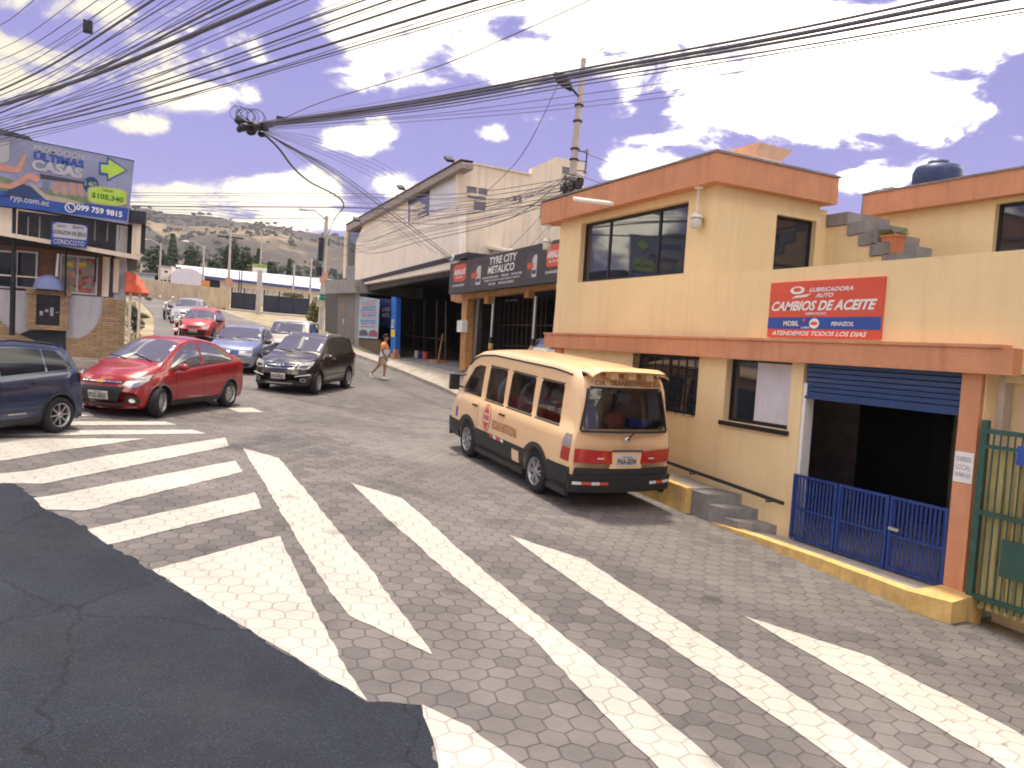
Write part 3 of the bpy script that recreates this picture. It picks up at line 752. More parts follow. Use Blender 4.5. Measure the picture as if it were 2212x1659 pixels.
# pot
pt = onx(1938,526,XS+.1); 
kk = min(range(nst), key=lambda i: abs((y0+dy*(i+.5))-pt.y)); pzz = z0+dz*(kk+1)
pt = Vector((XS+.1, y0+dy*(kk+.35), pzz)); t = thing('flower_pot', 'square terracotta flower pot standing on the grey terrace steps', 'flower pot', pt)
m = MB(); m.hexa([pt+Vector(q)*.15 for q in ((-.7,-.7,.02),(.7,-.7,.02),(.7,.7,.02),(-.7,.7,.02))],[pt+Vector((q[0]*.13,q[1]*.13,.27)) for q in ((-1,-1),(1,-1),(1,1),(-1,1))])
m.span(pt+Vector((-.145,-.145,.27)), pt+Vector((.145,.145,.31)))
part(t, 'pot', m, M_terra)
m = MB()
for k in range(70):
    a1 = random.uniform(0,6.28); r1 = random.uniform(.02,.09); h = random.uniform(.03,.09); q = pt+Vector((r1*math.cos(a1), r1*math.sin(a1), .31)); d = Vector((math.cos(a1)*.1, math.sin(a1)*.1, h)); sd_ = Vector((-math.sin(a1), math.cos(a1), 0))*.012
    m.add([q-sd_, q+sd_, q+d+sd_*.4, q+d*1.25+Vector((math.cos(a1)*.06,math.sin(a1)*.06,-.03))], [(0,1,2,3)])
part(t, 'plant', m, M_leaf)
# tanks on the upper roof
tc_ = onx(2026,372,XB+1.3); t = thing('water_tank', 'dark blue round water tank standing on the right hand roof', 'water tank', (tc_.x,tc_.y,bt-.3))
m = MB(); rr = .44; zb_ = onx(2026,400,XB+1.3).z-.35; zt_ = onx(2026,358,XB+1.3).z
m.lathe([(rr*.9,0),(rr*.95,.1),(rr,.15),(rr*.93,.25),(rr,.33),(rr*1.02,(zt_-zb_)*.8),(rr*.9,(zt_-zb_)*.95),(rr*.6,zt_-zb_),(0,zt_-zb_+.03)], (tc_.x,tc_.y,zb_), n=30); part(t, 'tank_body', m, M_tank)
m = MB(); m.lathe([(.2,0),(.2,.06),(0,.07)], (tc_.x,tc_.y,zt_+.01), n=20); part(t, 'lid', m, M_tank)
q_ = onx(1922,402,XB+1.2); m = MB(); m.lathe([(.5,-.7),(.5,-.2),(.34,-.11),(.15,-.08),(.14,-.04),(0,-.03)], (q_.x,q_.y,q_.z), n=24)
solo('water_tank', m, M_tank, 'low dark tank lid just showing left of the round blue tank', 'water tank')
# oil change sign
sg = thing('shop_sign', 'red and blue shop sign with white capitals on the yellow terrace wall', 'sign', (XF-.03,7.62,3.2))
SA0, SA1, SB0, SB1 = -8.58, -6.66, 2.83, 3.62
OS = Vector((XF-.03,0,0)); Wd = SA1-SA0; Hd = SB1-SB0
fa = lambda x: SA0+Wd*x; fb = lambda y: SB0+Hd*y
m = MB(); m.rect(OS, UF, Z, NF, SA0, SA1, SB0, SB1, .03); part(sg, 'panel', m, M_red)
m = MB(); m.rect(OS+NF*.003, UF, Z, NF, SA0, SA1, fb(.15), fb(.36), .003); part(sg, 'blue_stripe', m, M_sblue)
m = MB()
def T(txt, x0, x1, y_0, y_1, lift=.006, **k):
    m = MB(); put_text(m, txt, OS, UF, Z, NF, fa(x0), fa(x1), fb(y_0), fb(y_1), lift, **k); part(sg, 'lettering', m, M_txtw)
T('CAMBIOS DE ACEITE', .03, .96, .475, .65, shear=.35, bold=.035)
T('ATENDEMOS TODOS LOS DIAS', .05, .90, .035, .115, shear=.3, bold=.03)
T('LUBRICADORA', .38, .76, .80, .875, shear=.3, bold=.03); T('AUTO', .44, .60, .70, .775, shear=.3, bold=.03)
T('SERVICIO', .36, .55, .40, .445, shear=.2, bold=.02)
T('MOBIL', .16, .31, .205, .295); T('LUBES', .33, .41, .165, .195); T('PENNZOIL', .60, .79, .21, .28, shear=.2)
m = MB()
m.prism([(fa(.45)+.085*math.cos(k*.2618), fb(.25)+.07*math.sin(k*.2618)) for k in range(24)], OS+NF*.008, UF, Z, NF, .004)
m.prism([(fa(.27)+.13*math.cos(k*.2618), fb(.84)+.055*math.sin(k*.2618)+.0*k) for k in range(24)], OS+NF*.006, UF, Z, NF, .002)
m.prism([(fa(.22),fb(.70)),(fa(.36),fb(.72)),(fa(.40),fb(.77)),(fa(.26),fb(.74))], OS+NF*.006, UF, Z, NF, .002)
part(sg, 'emblem', m, M_txtw)
m = MB(); m.prism([(fa(.45)+.06*math.cos(k*.2618), fb(.25)+.026*math.sin(k*.2618)) for k in range(24)], OS+NF*.011, UF, Z, NF, .002)
m.prism([(fa(.335),fb(.33)),(fa(.37),fb(.33)),(fa(.36),fb(.26))], OS+NF*.008, UF, Z, NF, .002)
m.prism([(fa(.27)+.075*math.cos(k*.2618), fb(.85)+.03*math.sin(k*.2618)) for k in range(24)], OS+NF*.009, UF, Z, NF, .002)
part(sg, 'emblem_core', m, M_red)
# paper notice on the pillar
OP = Vector((XF-.068,0,0)); nt_ = thing('notice', 'white paper notice taped round the orange pillar', 'notice', (XF-.065,5.42,1.5))
na, nb = onx(2072,1012,XF-.068), onx(2115,1012,XF-.068); z_0, z_1 = onx(2092,1045,XF-.068).z, onx(2092,978,XF-.068).z
m = MB(); m.rect(OP, UF, Z, NF, -5.525, -5.305, z_0, z_1, .004); part(nt_, 'sheet', m, M_wht2)
for i, tx in enumerate(('SE ARRIENDA', 'LOCAL', 'INFORMES AQUI')):
    m = MB(); put_text(m, tx, OP, UF, Z, NF, -5.50, -5.33, z_1-.11-i*.09, z_1-.05-i*.09, .002)
    part(nt_, 'lettering', m, mat('faded_grey_lettering', (.42,.38,.42), .7))
# blue gate: three leaves
bg_ = thing('gate', 'waist high blue metal gate closing the shop entrance', 'gate', (XF-.02,6.7,0))
ztop = onx(1880,1060,XF-.03).z
for i in range(3):
    ya = 7.86-.02-i*.772; yb_ = ya-.752
    f = MB(); X0, X1 = XF-.05, XF-.015
    f.span((X0,ya,.02),(X1,ya-.04,ztop)); f.span((X0,yb_+.04,.02),(X1,yb_,ztop)); f.span((X0,ya-.041,ztop-.035),(X1,yb_+.041,ztop)); f.span((X0,ya-.041,.03),(X1,yb_+.041,.065)); f.span((X0+.003,ya-.041,.44),(X1-.003,yb_+.041,.47))
    part(bg_, 'gate_frame', f, M_blue)
    p = MB(); k = 0; yy = ya-.041
    while yy > yb_+.06:
        p.add([Vector((XF-.035,yy,.065)),Vector((XF-.025,yy-.010,.065)),Vector((XF-.025,yy-.026,.065)),Vector((XF-.035,yy-.036,.065)),Vector((XF-.035,yy,ztop-.04)),Vector((XF-.025,yy-.010,ztop-.04)),Vector((XF-.025,yy-.026,ztop-.04)),Vector((XF-.035,yy-.036,ztop-.04))], [(0,1,5,4),(1,2,6,5),(2,3,7,6)])
        yy -= .058
    part(bg_, 'ribbed_panel', p, M_blue)
m = MB(); m.span((XF-.09,6.27,.52),(XF-.051,6.13,.555)); part(bg_, 'latch', m, M_alu)
# goods in the dim shop
ca, cb_ = onx(1848,1000,11.6).y, onx(2008,1000,11.6).y
m = MB(); m.span((11.6,ca,0),(12.1,cb_,2.16)); 
for k in range(5): m.span((11.58,ca-.05,.25+k*.4),(11.6,cb_+.05,.28+k*.4))
sh_ = solo('shelving', m, M_black, 'tall black cabinet at the back of the dim shop', 'cabinet')
m = MB(); m.span((12.15,ca+.32,1.35),(12.19,ca+.02,1.95)); solo('poster', m, mat('dull_red_poster', (.10,.02,.02), .8), 'dull red poster on the back wall left of the black cabinet', 'poster')
for i, (x, y, z) in enumerate(((10.0,5.75,.12),(10.0,5.75,.36),(10.02,5.75,.60))):
    m = MB(); m.lathe([(.17,-.1),(.29,-.1),(.33,-.05),(.33,.05),(.29,.1),(.17,.1),(.17,-.1)], (x,y,z), n=24)
    solo('tyre', m, M_black, ['black tyre at the bottom of the pile beside the orange pillar','black tyre in the middle of the pile beside the orange pillar','black tyre on top of the pile beside the orange pillar'][i], 'tyre', 'tyres stacked in the shop')

# green gate to the right
gg = thing('gate', 'tall green metal gate of ribbed sheets at the right edge', 'gate', (XF,4.2,-.1))
GX = XF-.08; gt, gb = 1.98, -.12
f = MB()
for y in (5.24, 4.52, 3.6, 2.6): f.span((GX-.02,y,gb),(GX+.04,y-.07,gt))
f.span((GX-.018,5.17,gt-.14),(GX+.03,2.6,gt-.09)); f.span((GX-.018,5.17,gt-.30),(GX+.03,2.6,gt-.26)); f.span((GX-.018,5.17,gb+.15),(GX+.03,2.6,gb+.2)); f.span((GX-.018,5.17,.95),(GX+.03,2.6,1.0))
for k in range(34):
    y = 5.10-k*.075
    f.cyl((GX,y,gb+.1),(GX,y,gt-.1),.009,n=6)
part(gg, 'gate_frame', f, M_green)
pn = MB(); y = 5.15
while y > 2.65:
    pn.add([Vector((GX+.055,y,gb+.05)),Vector((GX+.035,y-.02,gb+.05)),Vector((GX+.035,y-.055,gb+.05)),Vector((GX+.055,y-.075,gb+.05)),Vector((GX+.055,y,gt-.32)),Vector((GX+.035,y-.02,gt-.32)),Vector((GX+.035,y-.055,gt-.32)),Vector((GX+.055,y-.075,gt-.32))], [(0,1,5,4),(1,2,6,5),(2,3,7,6)])
    y -= .095
part(gg, 'ribbed_panel', pn, mat('olive_sheet', (.50,.41,.16), .7, var=.2, scale=2, streak=.6, dirt=(.1,.16,.07)))
m = MB(); m.span((GX-.03,4.9,.35),(GX-.022,4.0,.75)); part(gg, 'lower_sheet', m, M_green)
p = onx(2205,985,GX-.03); m = MB(); m.span((GX-.035,p.y+.04,p.z-.1),(GX-.025,p.y-.3,p.z+.1)); part(gg, 'plate', m, M_sblue)

# pavement, steps, ramp, handrail
KX = lambda y: float(np.interp(y, [5.2,5.7,6.9,8.0,8.9,9.6], [7.9,7.9,7.98,7.98,7.93,7.93]))
o_ = [(KX(y)+.12, y) for y in frange(5.55, 8.9, .4)]
slab('pavement', [(XF-.055, 8.9),(XF-.055,5.55)]+o_, lambda x, y: -.005, lambda x, y: -.6, M_conc, 'low pale concrete pavement before the blue gate')
kb = kerb_row(5.55, 8.9, KX, .12, lambda x, y: .02 if x < KX(y)+.06 else .02, lambda x, y: -.6)
struct('kerb', kb, M_kerb, 'low yellow painted kerb in front of the blue gate', 'kerb')
m = MB(); q = [(7.82,5.56),(XF+.1,5.56),(XF+.12,5.18),(7.95,5.12)]
m.hexa([Vector((x,y,-.5)) for x,y in q], [Vector((x,y,.055 if x > 8 else .03)) for x,y in q]); struct('kerb', m, M_kerb, 'thick yellow kerb block at the foot of the orange pillar', 'kerb')
# steps up to the raised walkway
for i, (ya, yb_, zt) in enumerate(((8.9,8.55,.13),(9.0,8.75+.1,.30),(9.8,9.15,.46))):
    pass
stp = MB()
stp.hexa([Vector(q) for q in ((8.02,8.45,-.3),(XF,8.12,-.3),(XF,8.5,-.3),(7.98,8.75,-.3))], [Vector(q) for q in ((8.02,8.45,.12),(XF,8.12,.12),(XF,8.5,.12),(7.98,8.75,.12))])
stp.hexa([Vector(q) for q in ((7.97,8.751,-.3),(XF,8.501,-.3),(XF,8.86,-.3),(7.94,9.05,-.3))], [Vector(q) for q in ((7.97,8.751,.26),(XF,8.501,.27),(XF,8.86,.27),(7.94,9.05,.26))])
stp.hexa([Vector(q) for q in ((7.93,9.051,-.3),(XF,8.861,-.3),(XF,9.3,-.3),(7.93,9.4,-.3))], [Vector(q) for q in ((7.93,9.051,.40),(XF,8.861,.42),(XF,9.3,.42),(7.93,9.4,.40))])
tagp(struct('steps', stp, M_grey, 'three worn concrete steps from the low to the raised walkway', 'steps'))
up = MB(); rows = frange(9.401, 15.0, .7)
for i in range(len(rows)-1):
    q = [(7.95+.0*rows[i],rows[i]),(XF,rows[i]),(XF,rows[i+1]),(7.95,rows[i+1])]
    zt = lambda y: .42+(y-9.4)*.045
    up.hexa([Vector((x,y,-.4)) for x,y in q], [Vector((x,y,zt(y))) for x,y in q])
struct('pavement', up, M_conc, 'raised concrete walkway beneath the windows of the yellow building', 'pavement')
ks = MB()
for i in range(len(rows)-1):
    q = [(7.82,rows[i]),(7.95,rows[i]),(7.95,rows[i+1]),(7.82,rows[i+1])]
    ks.hexa([Vector((x-.02 if x < 7.9 else x,y,-.4)) for x,y in q], [Vector((x,y,zt(y)+.012)) for x,y in q])
struct('kerb', ks, M_kerb, 'tall yellow and brown painted kerb side of the raised walkway', 'kerb')
hr = thing('handrail', 'black steel handrail on the yellow wall beside the steps', 'handrail', (XF-.1,9,.8))
ha, hb = onx(1688,1086,XF-.12), onx(1455,1003,XF-.12); hc = hb+(hb-ha).normalized()*1.2
m = MB(); m.tube([ha+(ha-hb).normalized()*.03, ha, hb, hc], .028, 10); part(hr, 'rail', m, M_black)
m = MB()
for f_ in (.08, .55, .95):
    q = ha.lerp(hc, f_); m.tube([q, q+Vector((0,0,-.06)), q+Vector((.13,0,-.06))], .012, 6)
part(hr, 'bracket', m, M_black)
# ------------------------------------------------------------------ frames drawn on planes
class Fr:
    def __init__(s, o, u, n): s.o = Vector(o); s.u = Vector(u).normalized(); s.n = Vector(n).normalized(); s.v = Z
    def ab(s, px, py, off=0):
        p = onplane(px, py, s.o+s.n*off, s.n)-s.o; return (p.dot(s.u), p.z+s.o.z)
    def poly(s, mb, px, t=.05, off=0):
        o = Vector((s.o.x, s.o.y, 0))+s.n*off
        mb.prism([s.ab(x, y, off) for x, y in px], o, s.u, Z, s.n, t); return mb
    def box(s, mb, x0, y0, x1, y1, t=.05, off=0):
        """upright rectangle whose middle-left and middle-right edges sit at x0 / x1"""
        my = (y0+y1)/2; mx = (x0+x1)/2
        a0 = s.ab(x0, my, off)[0]; a1 = s.ab(x1, my, off)[0]; b0 = s.ab(mx, y1, off)[1]; b1 = s.ab(mx, y0, off)[1]
        o = Vector((s.o.x, s.o.y, 0))+s.n*off
        mb.rect(o, s.u, Z, s.n, a0, a1, b0, b1, t); return (a0, a1, b0, b1)
    def bx(s, mb, a0, a1, b0, b1, t=.05, off=0):
        mb.rect(Vector((s.o.x, s.o.y, 0))+s.n*off, s.u, Z, s.n, a0, a1, b0, b1, t); return mb
    def text(s, mb, txt, x0, y0, x1, y1, off, **k):
        my = (y0+y1)/2; mx = (x0+x1)/2
        put_text(mb, txt, Vector((s.o.x, s.o.y, 0))+s.n*off, s.u, Z, s.n, s.ab(x0, my, off)[0], s.ab(x1, my, off)[0], s.ab(mx, y1, off)[1], s.ab(mx, y0, off)[1], **k)
    def P(s, px, py, off=0): return onplane(px, py, s.o+s.n*off, s.n)

# ------------------------------------------------------------------ long white building and tyre shop
WU = Vector((-.0575,-.9983,0)); WN = Vector((-.9983,.0575,0))
W = Fr((10.97,26.4,0), WU, WN)
FLZ = 1.5
wb = thing('building', 'tall off white building with a slanting roof edge above a dark open workshop', 'building', (12,35,1.4))
aL = W.ab(766, 600)[0]; aR = W.ab(990, 450)[0]
m = MB(); W.poly(m, [(765.5,618),(868,600),(973,581.5),(991,578),(990,365),(928,404),(881,430),(785,486),(769,523),(767,560)], .3)
part(wb, 'wall', m, M_whpan)
m = MB(); W.poly(m, [(746,600),(766,618),(767,575),(748,575)], .28); part(wb, 'wall', m, M_grey, label='grey strip of wall at the far corner')
m = MB(); W.poly(m, [(750,497),(786,481),(786,516),(769.5,523.5),(767.5,574),(747.5,574)], .05, -.08); part(wb, 'corner_glazing', m, M_glass)
m = MB(); W.poly(m, [(744,500),(749,498),(745.5,600),(740.5,600)], .12, .05); part(wb, 'corner_post', m, M_cream)
m = MB(); W.poly(m, [(881.5,429.5),(928,404),(926.6,465),(881.5,481)], .05, .012); fo = part(wb, 'window', m, M_glass)
m = MB()
for k in range(7): W.poly(m, [(884,446+k*5),(905+(k%3)*8,436+k*5),(912+(k%2)*10,439+k*4.5),(890,452+k*5)], .01, .03)
sub(fo, wb, 'blind_slats', m, M_cream)
m = MB(); W.poly(m, [(929,403),(985,373),(984,443),(928,465)], .05, .014); part(wb, 'window', m, mat('frosted_window', (.62,.60,.56), .12, var=.12, scale=.6), label='pale frosted window below the roof peak')
m = MB(); W.poly(m, [(962,376),(985,364),(985,373),(929,403),(929,396)], .04, .02)
# roof edge
e = [(747,486),(995,345),(999,352),(998,362),(748,500)]
m = MB(); W.poly(m, e, .45, .30); part(wb, 'roof_edge', m, mat('weathered_roof_edge', (.33,.28,.26), .8, var=.2, streak=.4))
m = MB(); W.poly(m, [(746,484.5),(995,343.2),(995,345.2),(747,486.2)], .5, .36); part(wb, 'gutter', m, M_dkmetal)
# side wall facing right
SP = W.P(990,450); S = Fr((SP.x, SP.y, 0), (-WN.x, -WN.y, 0), (WU.x, WU.y, 0))
m = MB(); S.poly(m, [(990,347),(1149,378),(1149,363),(1202,339),(1262,349),(1262,620),(990,600)], .3, .02); part(wb, 'side_wall', m, M_cream)
m = MB(); S.poly(m, [(988,344),(1149,375),(1149,378.5),(990,347.5)], .5, .08); part(wb, 'coping', m, M_cream)
for lab, px in (('upper window of the side wall', (1009,405,1052,440)), ('tall lower window of the side wall', (1018,444,1049,452))):
    pass
def swin(x0, y0, x1, y1, mull=True, lab=None):
    m = MB(); a0, a1, b0, b1 = S.box(m, x0, y0, x1, y1, .02, .035)
    f = part(wb, 'window', m, mat('grey_pane', (.16,.145,.16), .1, var=.2), label=lab)
    m = MB(); t_ = .05
    S.bx(m, a0-.04, a1+.04, b1, b1+t_, .08, .06); S.bx(m, a0-.04, a1+.04, b0-t_, b0, .08, .06)
    if mull: S.bx(m, (a0+a1)/2-.03, (a0+a1)/2+.03, b0, b1, .03, .05)
    sub(f, wb, 'frame', m, M_cream)
swin(1009,405,1053,419); swin(1010,424,1050,431,False); swin(1024,436,1049,455,False)
swin(1109,424,1127,436); swin(1168,437,1204,478,False); swin(1215,362,1242,378,False)
# dark workshop below: pillars, ceiling beam, inner room
wk = thing('workshop', 'open dark workshop under the off white building with a blue pillar', 'workshop', (11,33,1.5))
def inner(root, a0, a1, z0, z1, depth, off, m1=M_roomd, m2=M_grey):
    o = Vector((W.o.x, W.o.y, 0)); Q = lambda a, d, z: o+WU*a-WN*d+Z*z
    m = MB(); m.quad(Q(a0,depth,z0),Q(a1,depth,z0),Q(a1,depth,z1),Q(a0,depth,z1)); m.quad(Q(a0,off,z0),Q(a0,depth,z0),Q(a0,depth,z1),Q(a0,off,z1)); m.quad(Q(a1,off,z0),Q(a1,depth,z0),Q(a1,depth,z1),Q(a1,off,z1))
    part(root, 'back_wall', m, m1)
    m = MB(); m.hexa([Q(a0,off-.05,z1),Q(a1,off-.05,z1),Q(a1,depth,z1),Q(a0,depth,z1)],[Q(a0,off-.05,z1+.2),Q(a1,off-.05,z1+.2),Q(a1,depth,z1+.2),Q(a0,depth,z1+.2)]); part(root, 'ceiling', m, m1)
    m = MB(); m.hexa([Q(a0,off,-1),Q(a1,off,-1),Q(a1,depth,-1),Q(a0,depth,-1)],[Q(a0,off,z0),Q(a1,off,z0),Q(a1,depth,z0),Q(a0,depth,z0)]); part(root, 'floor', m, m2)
aT = W.ab(1000,740)[0]
zc = W.ab(880,590)[1]
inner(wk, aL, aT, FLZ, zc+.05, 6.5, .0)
m = MB(); W.poly(m, [(757,622),(778,626),(774,768),(757,768)], .5, .0); part(wk, 'pillar', m, M_grey, label='rough grey pillar at the far corner')
m = MB(); W.poly(m, [(845.5,641),(856,643),(853,779),(843,777)], .25, -.5); part(wk, 'pillar', m, mat('bright_blue_paint', (.012,.13,.52), .5, var=.1), label='bright blue pillar')
m = MB(); W.poly(m, [(766,619),(973,582),(1000,577),(1000,590),(900,607),(800,628),(766,634)], .3, -.25); part(wk, 'beam', m, mat('dark_beam', (.06,.05,.05), .8, var=.25))
m = MB(); W.poly(m, [(845,711),(853,713),(852.5,728),(844,727)], .01, -.46); part(wk, 'sticker', m, mat('yellow_sticker', (.75,.5,.04), .6))
m = MB(); W.text(m, 'LED', 845.5, 690, 851.5, 708, -.48); part(wk, 'lettering', m, M_txtw)
m = MB()
for x in (868,893,915,942,962): W.poly(m, [(x,650),(x+2,650),(x,783),(x-2,782)], .05, -2.6)
W.poly(m, [(860,720),(965,733),(965,736),(860,723)], .04, -2.7); part(wk, 'inner_post', m, mat('rusty_steel', (.09,.055,.035), .8, var=.3))
m = MB(); W.poly(m, [(773,731),(820,734),(818,775),(772,768)], .12, -.06); part(wk, 'low_wall', m, mat('brown_lattice', (.12,.08,.045), .9, var=.35, scale=12, bump=.6, bscale=12))
m = MB(); 
for k, (x, y) in enumerate(((900,780),(908,782),(918,781))):
    q = W.P(x, y, -2.0); q.z = FLZ; m.lathe([(.14,0),(.15,.35),(.13,.38),(0,.38)], q+Vector((0,0,0)), n=12)
    solo('bucket', m, [M_wht2, M_blue, M_red][k], ['white', 'blue', 'red'][k]+' bucket on the dark workshop floor', 'bucket'); m = MB()
q = W.P(947,785,-1.0); q.z = FLZ+.0; jk = thing('jack_stand', 'pale wooden prop leaning on a base at the workshop front', 'stand', q)
m = MB(); m.span(q+Vector((-.25,-.4,0)), q+Vector((.25,.5,.12))); part(jk, 'base', m, mat('worn_wood', (.42,.22,.12), .8, var=.2))
m = MB(); m.cyl(q+Vector((0,0,.1)), q+Vector((.05,-.18,1.3)), .05, .03, 8); part(jk, 'prop', m, mat('worn_wood', (.42,.22,.12)))
q = W.P(854,778,-.3); q.z = FLZ; m = MB(); m.span(q+Vector((-.15,-.25,0)), q+Vector((.15,.25,.2))); m.span(q+Vector((-.1,-.12,.2)), q+Vector((.1,.12,.42)))
solo('crate', m, mat('orange_crate', (.55,.25,.10), .8), 'small orange crate at the foot of the blue pillar', 'crate')
# poster + board
pt_ = thing('banner', 'pale blue price banner with red and blue lines hanging at the workshop entrance', 'banner', W.P(797,690,.05))
m = MB(); W.poly(m, [(777,640),(819.5,646.5),(815.5,732),(773.5,729.5)], .03, .04); part(pt_, 'sheet', m, mat('banner_pale_blue', (.27,.40,.48), .6, var=.12, scale=1.5))
rows = [('ABC MOTORES',1),('FRENOS',1),('LUBRICADORA',0),('SUSPENSION',0),('EMBRAGUES',1),('ABC DE MOTOR',0),('CAJAS',1),('RECTIFICACIONES',0),('BUJIAS Y FILTROS',0),('ENDEREZADA',1)]
for i, (tx, r_) in enumerate(rows):
    y = 650+i*5.9; sl = .12
    m = MB(); W.text(m, tx, 780-i*.2+(i%3), y, 813-(i%2)*2, y+4, .045); part(pt_, 'lettering', m, M_red if r_ else M_txtb)
m = MB(); W.poly(m, [(776,716),(782,712),(790,713),(794,718),(794,726),(776,725)], .006, .048); part(pt_, 'car_picture', m, M_txtk)
m = MB(); W.poly(m, [(796,719),(802,713),(811,713),(815,719),(815,728),(796,727)], .006, .048); part(pt_, 'car_picture', m, mat('dull_maroon', (.25,.03,.05), .6))
m = MB(); bd = thing('shop_sign', 'dark blue oil advertisement board left of the bright blue pillar', 'sign', W.P(833,675,-.6))
W.poly(m, [(820,644),(845,647),(843,708),(818,703)], .04, -.6); part(bd, 'panel', m, mat('navy_board', (.01,.03,.13), .5))
for tx, y in (('LIQ', 664), ('MOL', 676)):
    m = MB(); W.text(m, tx, 826, y, 842, y+9, -.595); part(bd, 'lettering', m, M_txtw)
m = MB(); W.text(m, 'OIL', 828, 692, 841, 700, -.595); part(bd, 'lettering', m, M_txtb)

# tyre shop with its long black board
ts = thing('tyre_shop', 'low open tyre shop with orange posts under a long black signboard', 'shop', W.P(1090,760,0))
aE = aT+9.5
zs = W.ab(1085,620,.5)[1]
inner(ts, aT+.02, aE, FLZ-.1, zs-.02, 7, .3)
m = MB(); W.poly(m, [(998,646),(1009,645),(1004,799),(992,801)], .25, .35); part(ts, 'post', m, mat('orange_steel', (.46,.22,.07), .6, var=.2, scale=4, streak=.5))
m = MB(); W.poly(m, [(1022,640),(1032,640),(1025,830),(1014,830)], .2, -.3); part(ts, 'post', m, mat('brown_steel', (.13,.09,.06), .7, var=.3))
m = MB(); W.poly(m, [(973,633),(1200,612),(1200,620),(1012,645),(992,655),(974,650)], .3, .30); part(ts, 'beam', m, mat('orange_steel', (.46,.22,.07)))
for x, y in ((1046,645),(1133,632)):
    m = MB(); W.poly(m, [(x,y-6),(x+9,y-7),(x+7,y+10),(x-1,y+11)], .2, .33); part(ts, 'bracket', m, mat('orange_steel', (.46,.22,.07)))
Mst = mat('striped_base', (.62,.42,.10), .7, var=.2)
for x, x2, yb_ in ((1034,1027,826),(1067,1062,760),(1158,1153,768)):
    p0 = W.P(x2, yb_, -.2); p1 = W.P(x, 640, -.2); p0 = Vector((p1.x,p1.y,FLZ-.1))
    m = MB(); m.cyl(p0, p1, .05, n=10); fo = part(ts, 'pipe_column', m, M_alu)
    if x > 1040:
        for k in range(3):
            m = MB(); m.cyl(p0+Z*(.05+k*.42), p0+Z*(.05+k*.42+.21), .085, n=12); sub(fo, ts, 'warning_band', m, Mst)
            m = MB(); m.cyl(p0+Z*(.262+k*.42), p0+Z*(.262+k*.42+.207), .084, n=12); sub(fo, ts, 'warning_band', m, M_black)
m = MB()
for k in range(16): W.poly(m, [(1030+k*10,640),(1031+k*10,640),(1024+k*10,800),(1023+k*10,800)], .02, -1.2)
for y in (700,745): W.poly(m, [(1020,y),(1195,y+2),(1195,y+4),(1020,y+2)], .02, -1.2)
part(ts, 'mesh_partition', m, mat('rusty_steel', (.09,.055,.035)))
m = MB(); q = W.P(1097,649,-1.5); m.cyl(q+WU*-.8, q+WU*.8, .03, n=8); part(ts, 'tube_light', m, M_wht2)
mb_ = MB(); a = W.ab(993,705,.45)
W.box(mb_, 987, 692, 998, 717, .2, .52); solo('meter_box', mb_, M_wht2, 'pale electricity meter box on the orange post of the tyre shop', 'meter box')
m = MB(); W.poly(m, [(1016,535),(1026,529),(1026,556),(1015,560)], .1, -1.2); part(ts, 'upper_post', m, M_dkmetal)
m = MB(); W.poly(m, [(1030,528),(1118,541),(1112,546),(1032,534)], .6, -1.3); W.poly(m, [(1032,535),(1110,547),(1060,575),(1030,575)], .05, -1.5); part(ts, 'roof_light', m, M_whpan)
bs = thing('signboard', 'long black tyre shop signboard with white capitals and red ovals', 'sign', W.P(1085,585,.8))
m = MB(); OF = .75
bp_ = [(973,567),(1240,514),(1240,608),(969,631.5)]
a0, b1 = W.ab(973,567,OF); a1 = W.ab(1240,514,OF)[0]; b0 = W.ab(1000,629,OF)[1]; b1 = (b1+W.ab(1207,521.6,OF)[1])/2; b0 = (b0+W.ab(1199,612,OF)[1])/2
W.bx(m, a0, a1, b0, b1, .25, OF); part(bs, 'panel', m, mat('black_banner', (.035,.03,.032), .5, var=.2, scale=.7))
SH = b1-b0; A_ = lambda x: W.ab(x, 575, OF)[0]
def st(txt, x0, x1, f0, f1, mt_=M_txtw, lift=.012, **k):
    m = MB(); put_text(m, txt, Vector((W.o.x,W.o.y,0))+WN*OF, WU, Z, WN, A_(x0), A_(x1), b0+SH*f0, b0+SH*f1, lift, **k); part(bs, 'lettering', m, mt_)
def spoly(name, pts, mt_, lift=.006, lab=None):
    m = MB(); m.prism([(A_(x), b0+SH*f) for x, f in pts], Vector((W.o.x,W.o.y,0))+WN*(OF+lift), WU, Z, WN, .004); return part(bs, name, m, mt_, label=lab)
st('TYRE CITY', 1058, 1117, .70, .92, bold=.03, shear=.15); st('METALICO', 1055, 1112, .44, .66, bold=.03, shear=.15)
st('ALINEACION BALANCEO', 1044, 1079, .315, .375); st('FRENOS', 1085, 1101, .315, .375); st('ABC MOTORES', 1106, 1129, .315, .375)
st('CAMBIO DE ACEITE DE CAJA CORONA Y MOTOR', 1048, 1125, .215, .275); st('PARCHES', 1058, 1073, .115, .175); st('MECANICA EXPRESS', 1080, 1112, .115, .175)
for xa, xb in ((981,1008),(1180,1213)):
    w_ = xb-xa
    spoly('oval', [(xa+w_*(.5+.5*max(-1,min(1,1.25*math.cos(k*.1963)))), .64+.27*max(-1,min(1,1.25*math.sin(k*.1963)))) for k in range(32)], M_red)
    st('AMALIE', xa+1, xb-1, .58, .76, bold=.04, shear=.2); st('MOTOR OIL', xa+6, xb-6, .47, .53)
    st('CON MOLIBDENO', xa-1, xb-2, .21, .28, shear=.2)
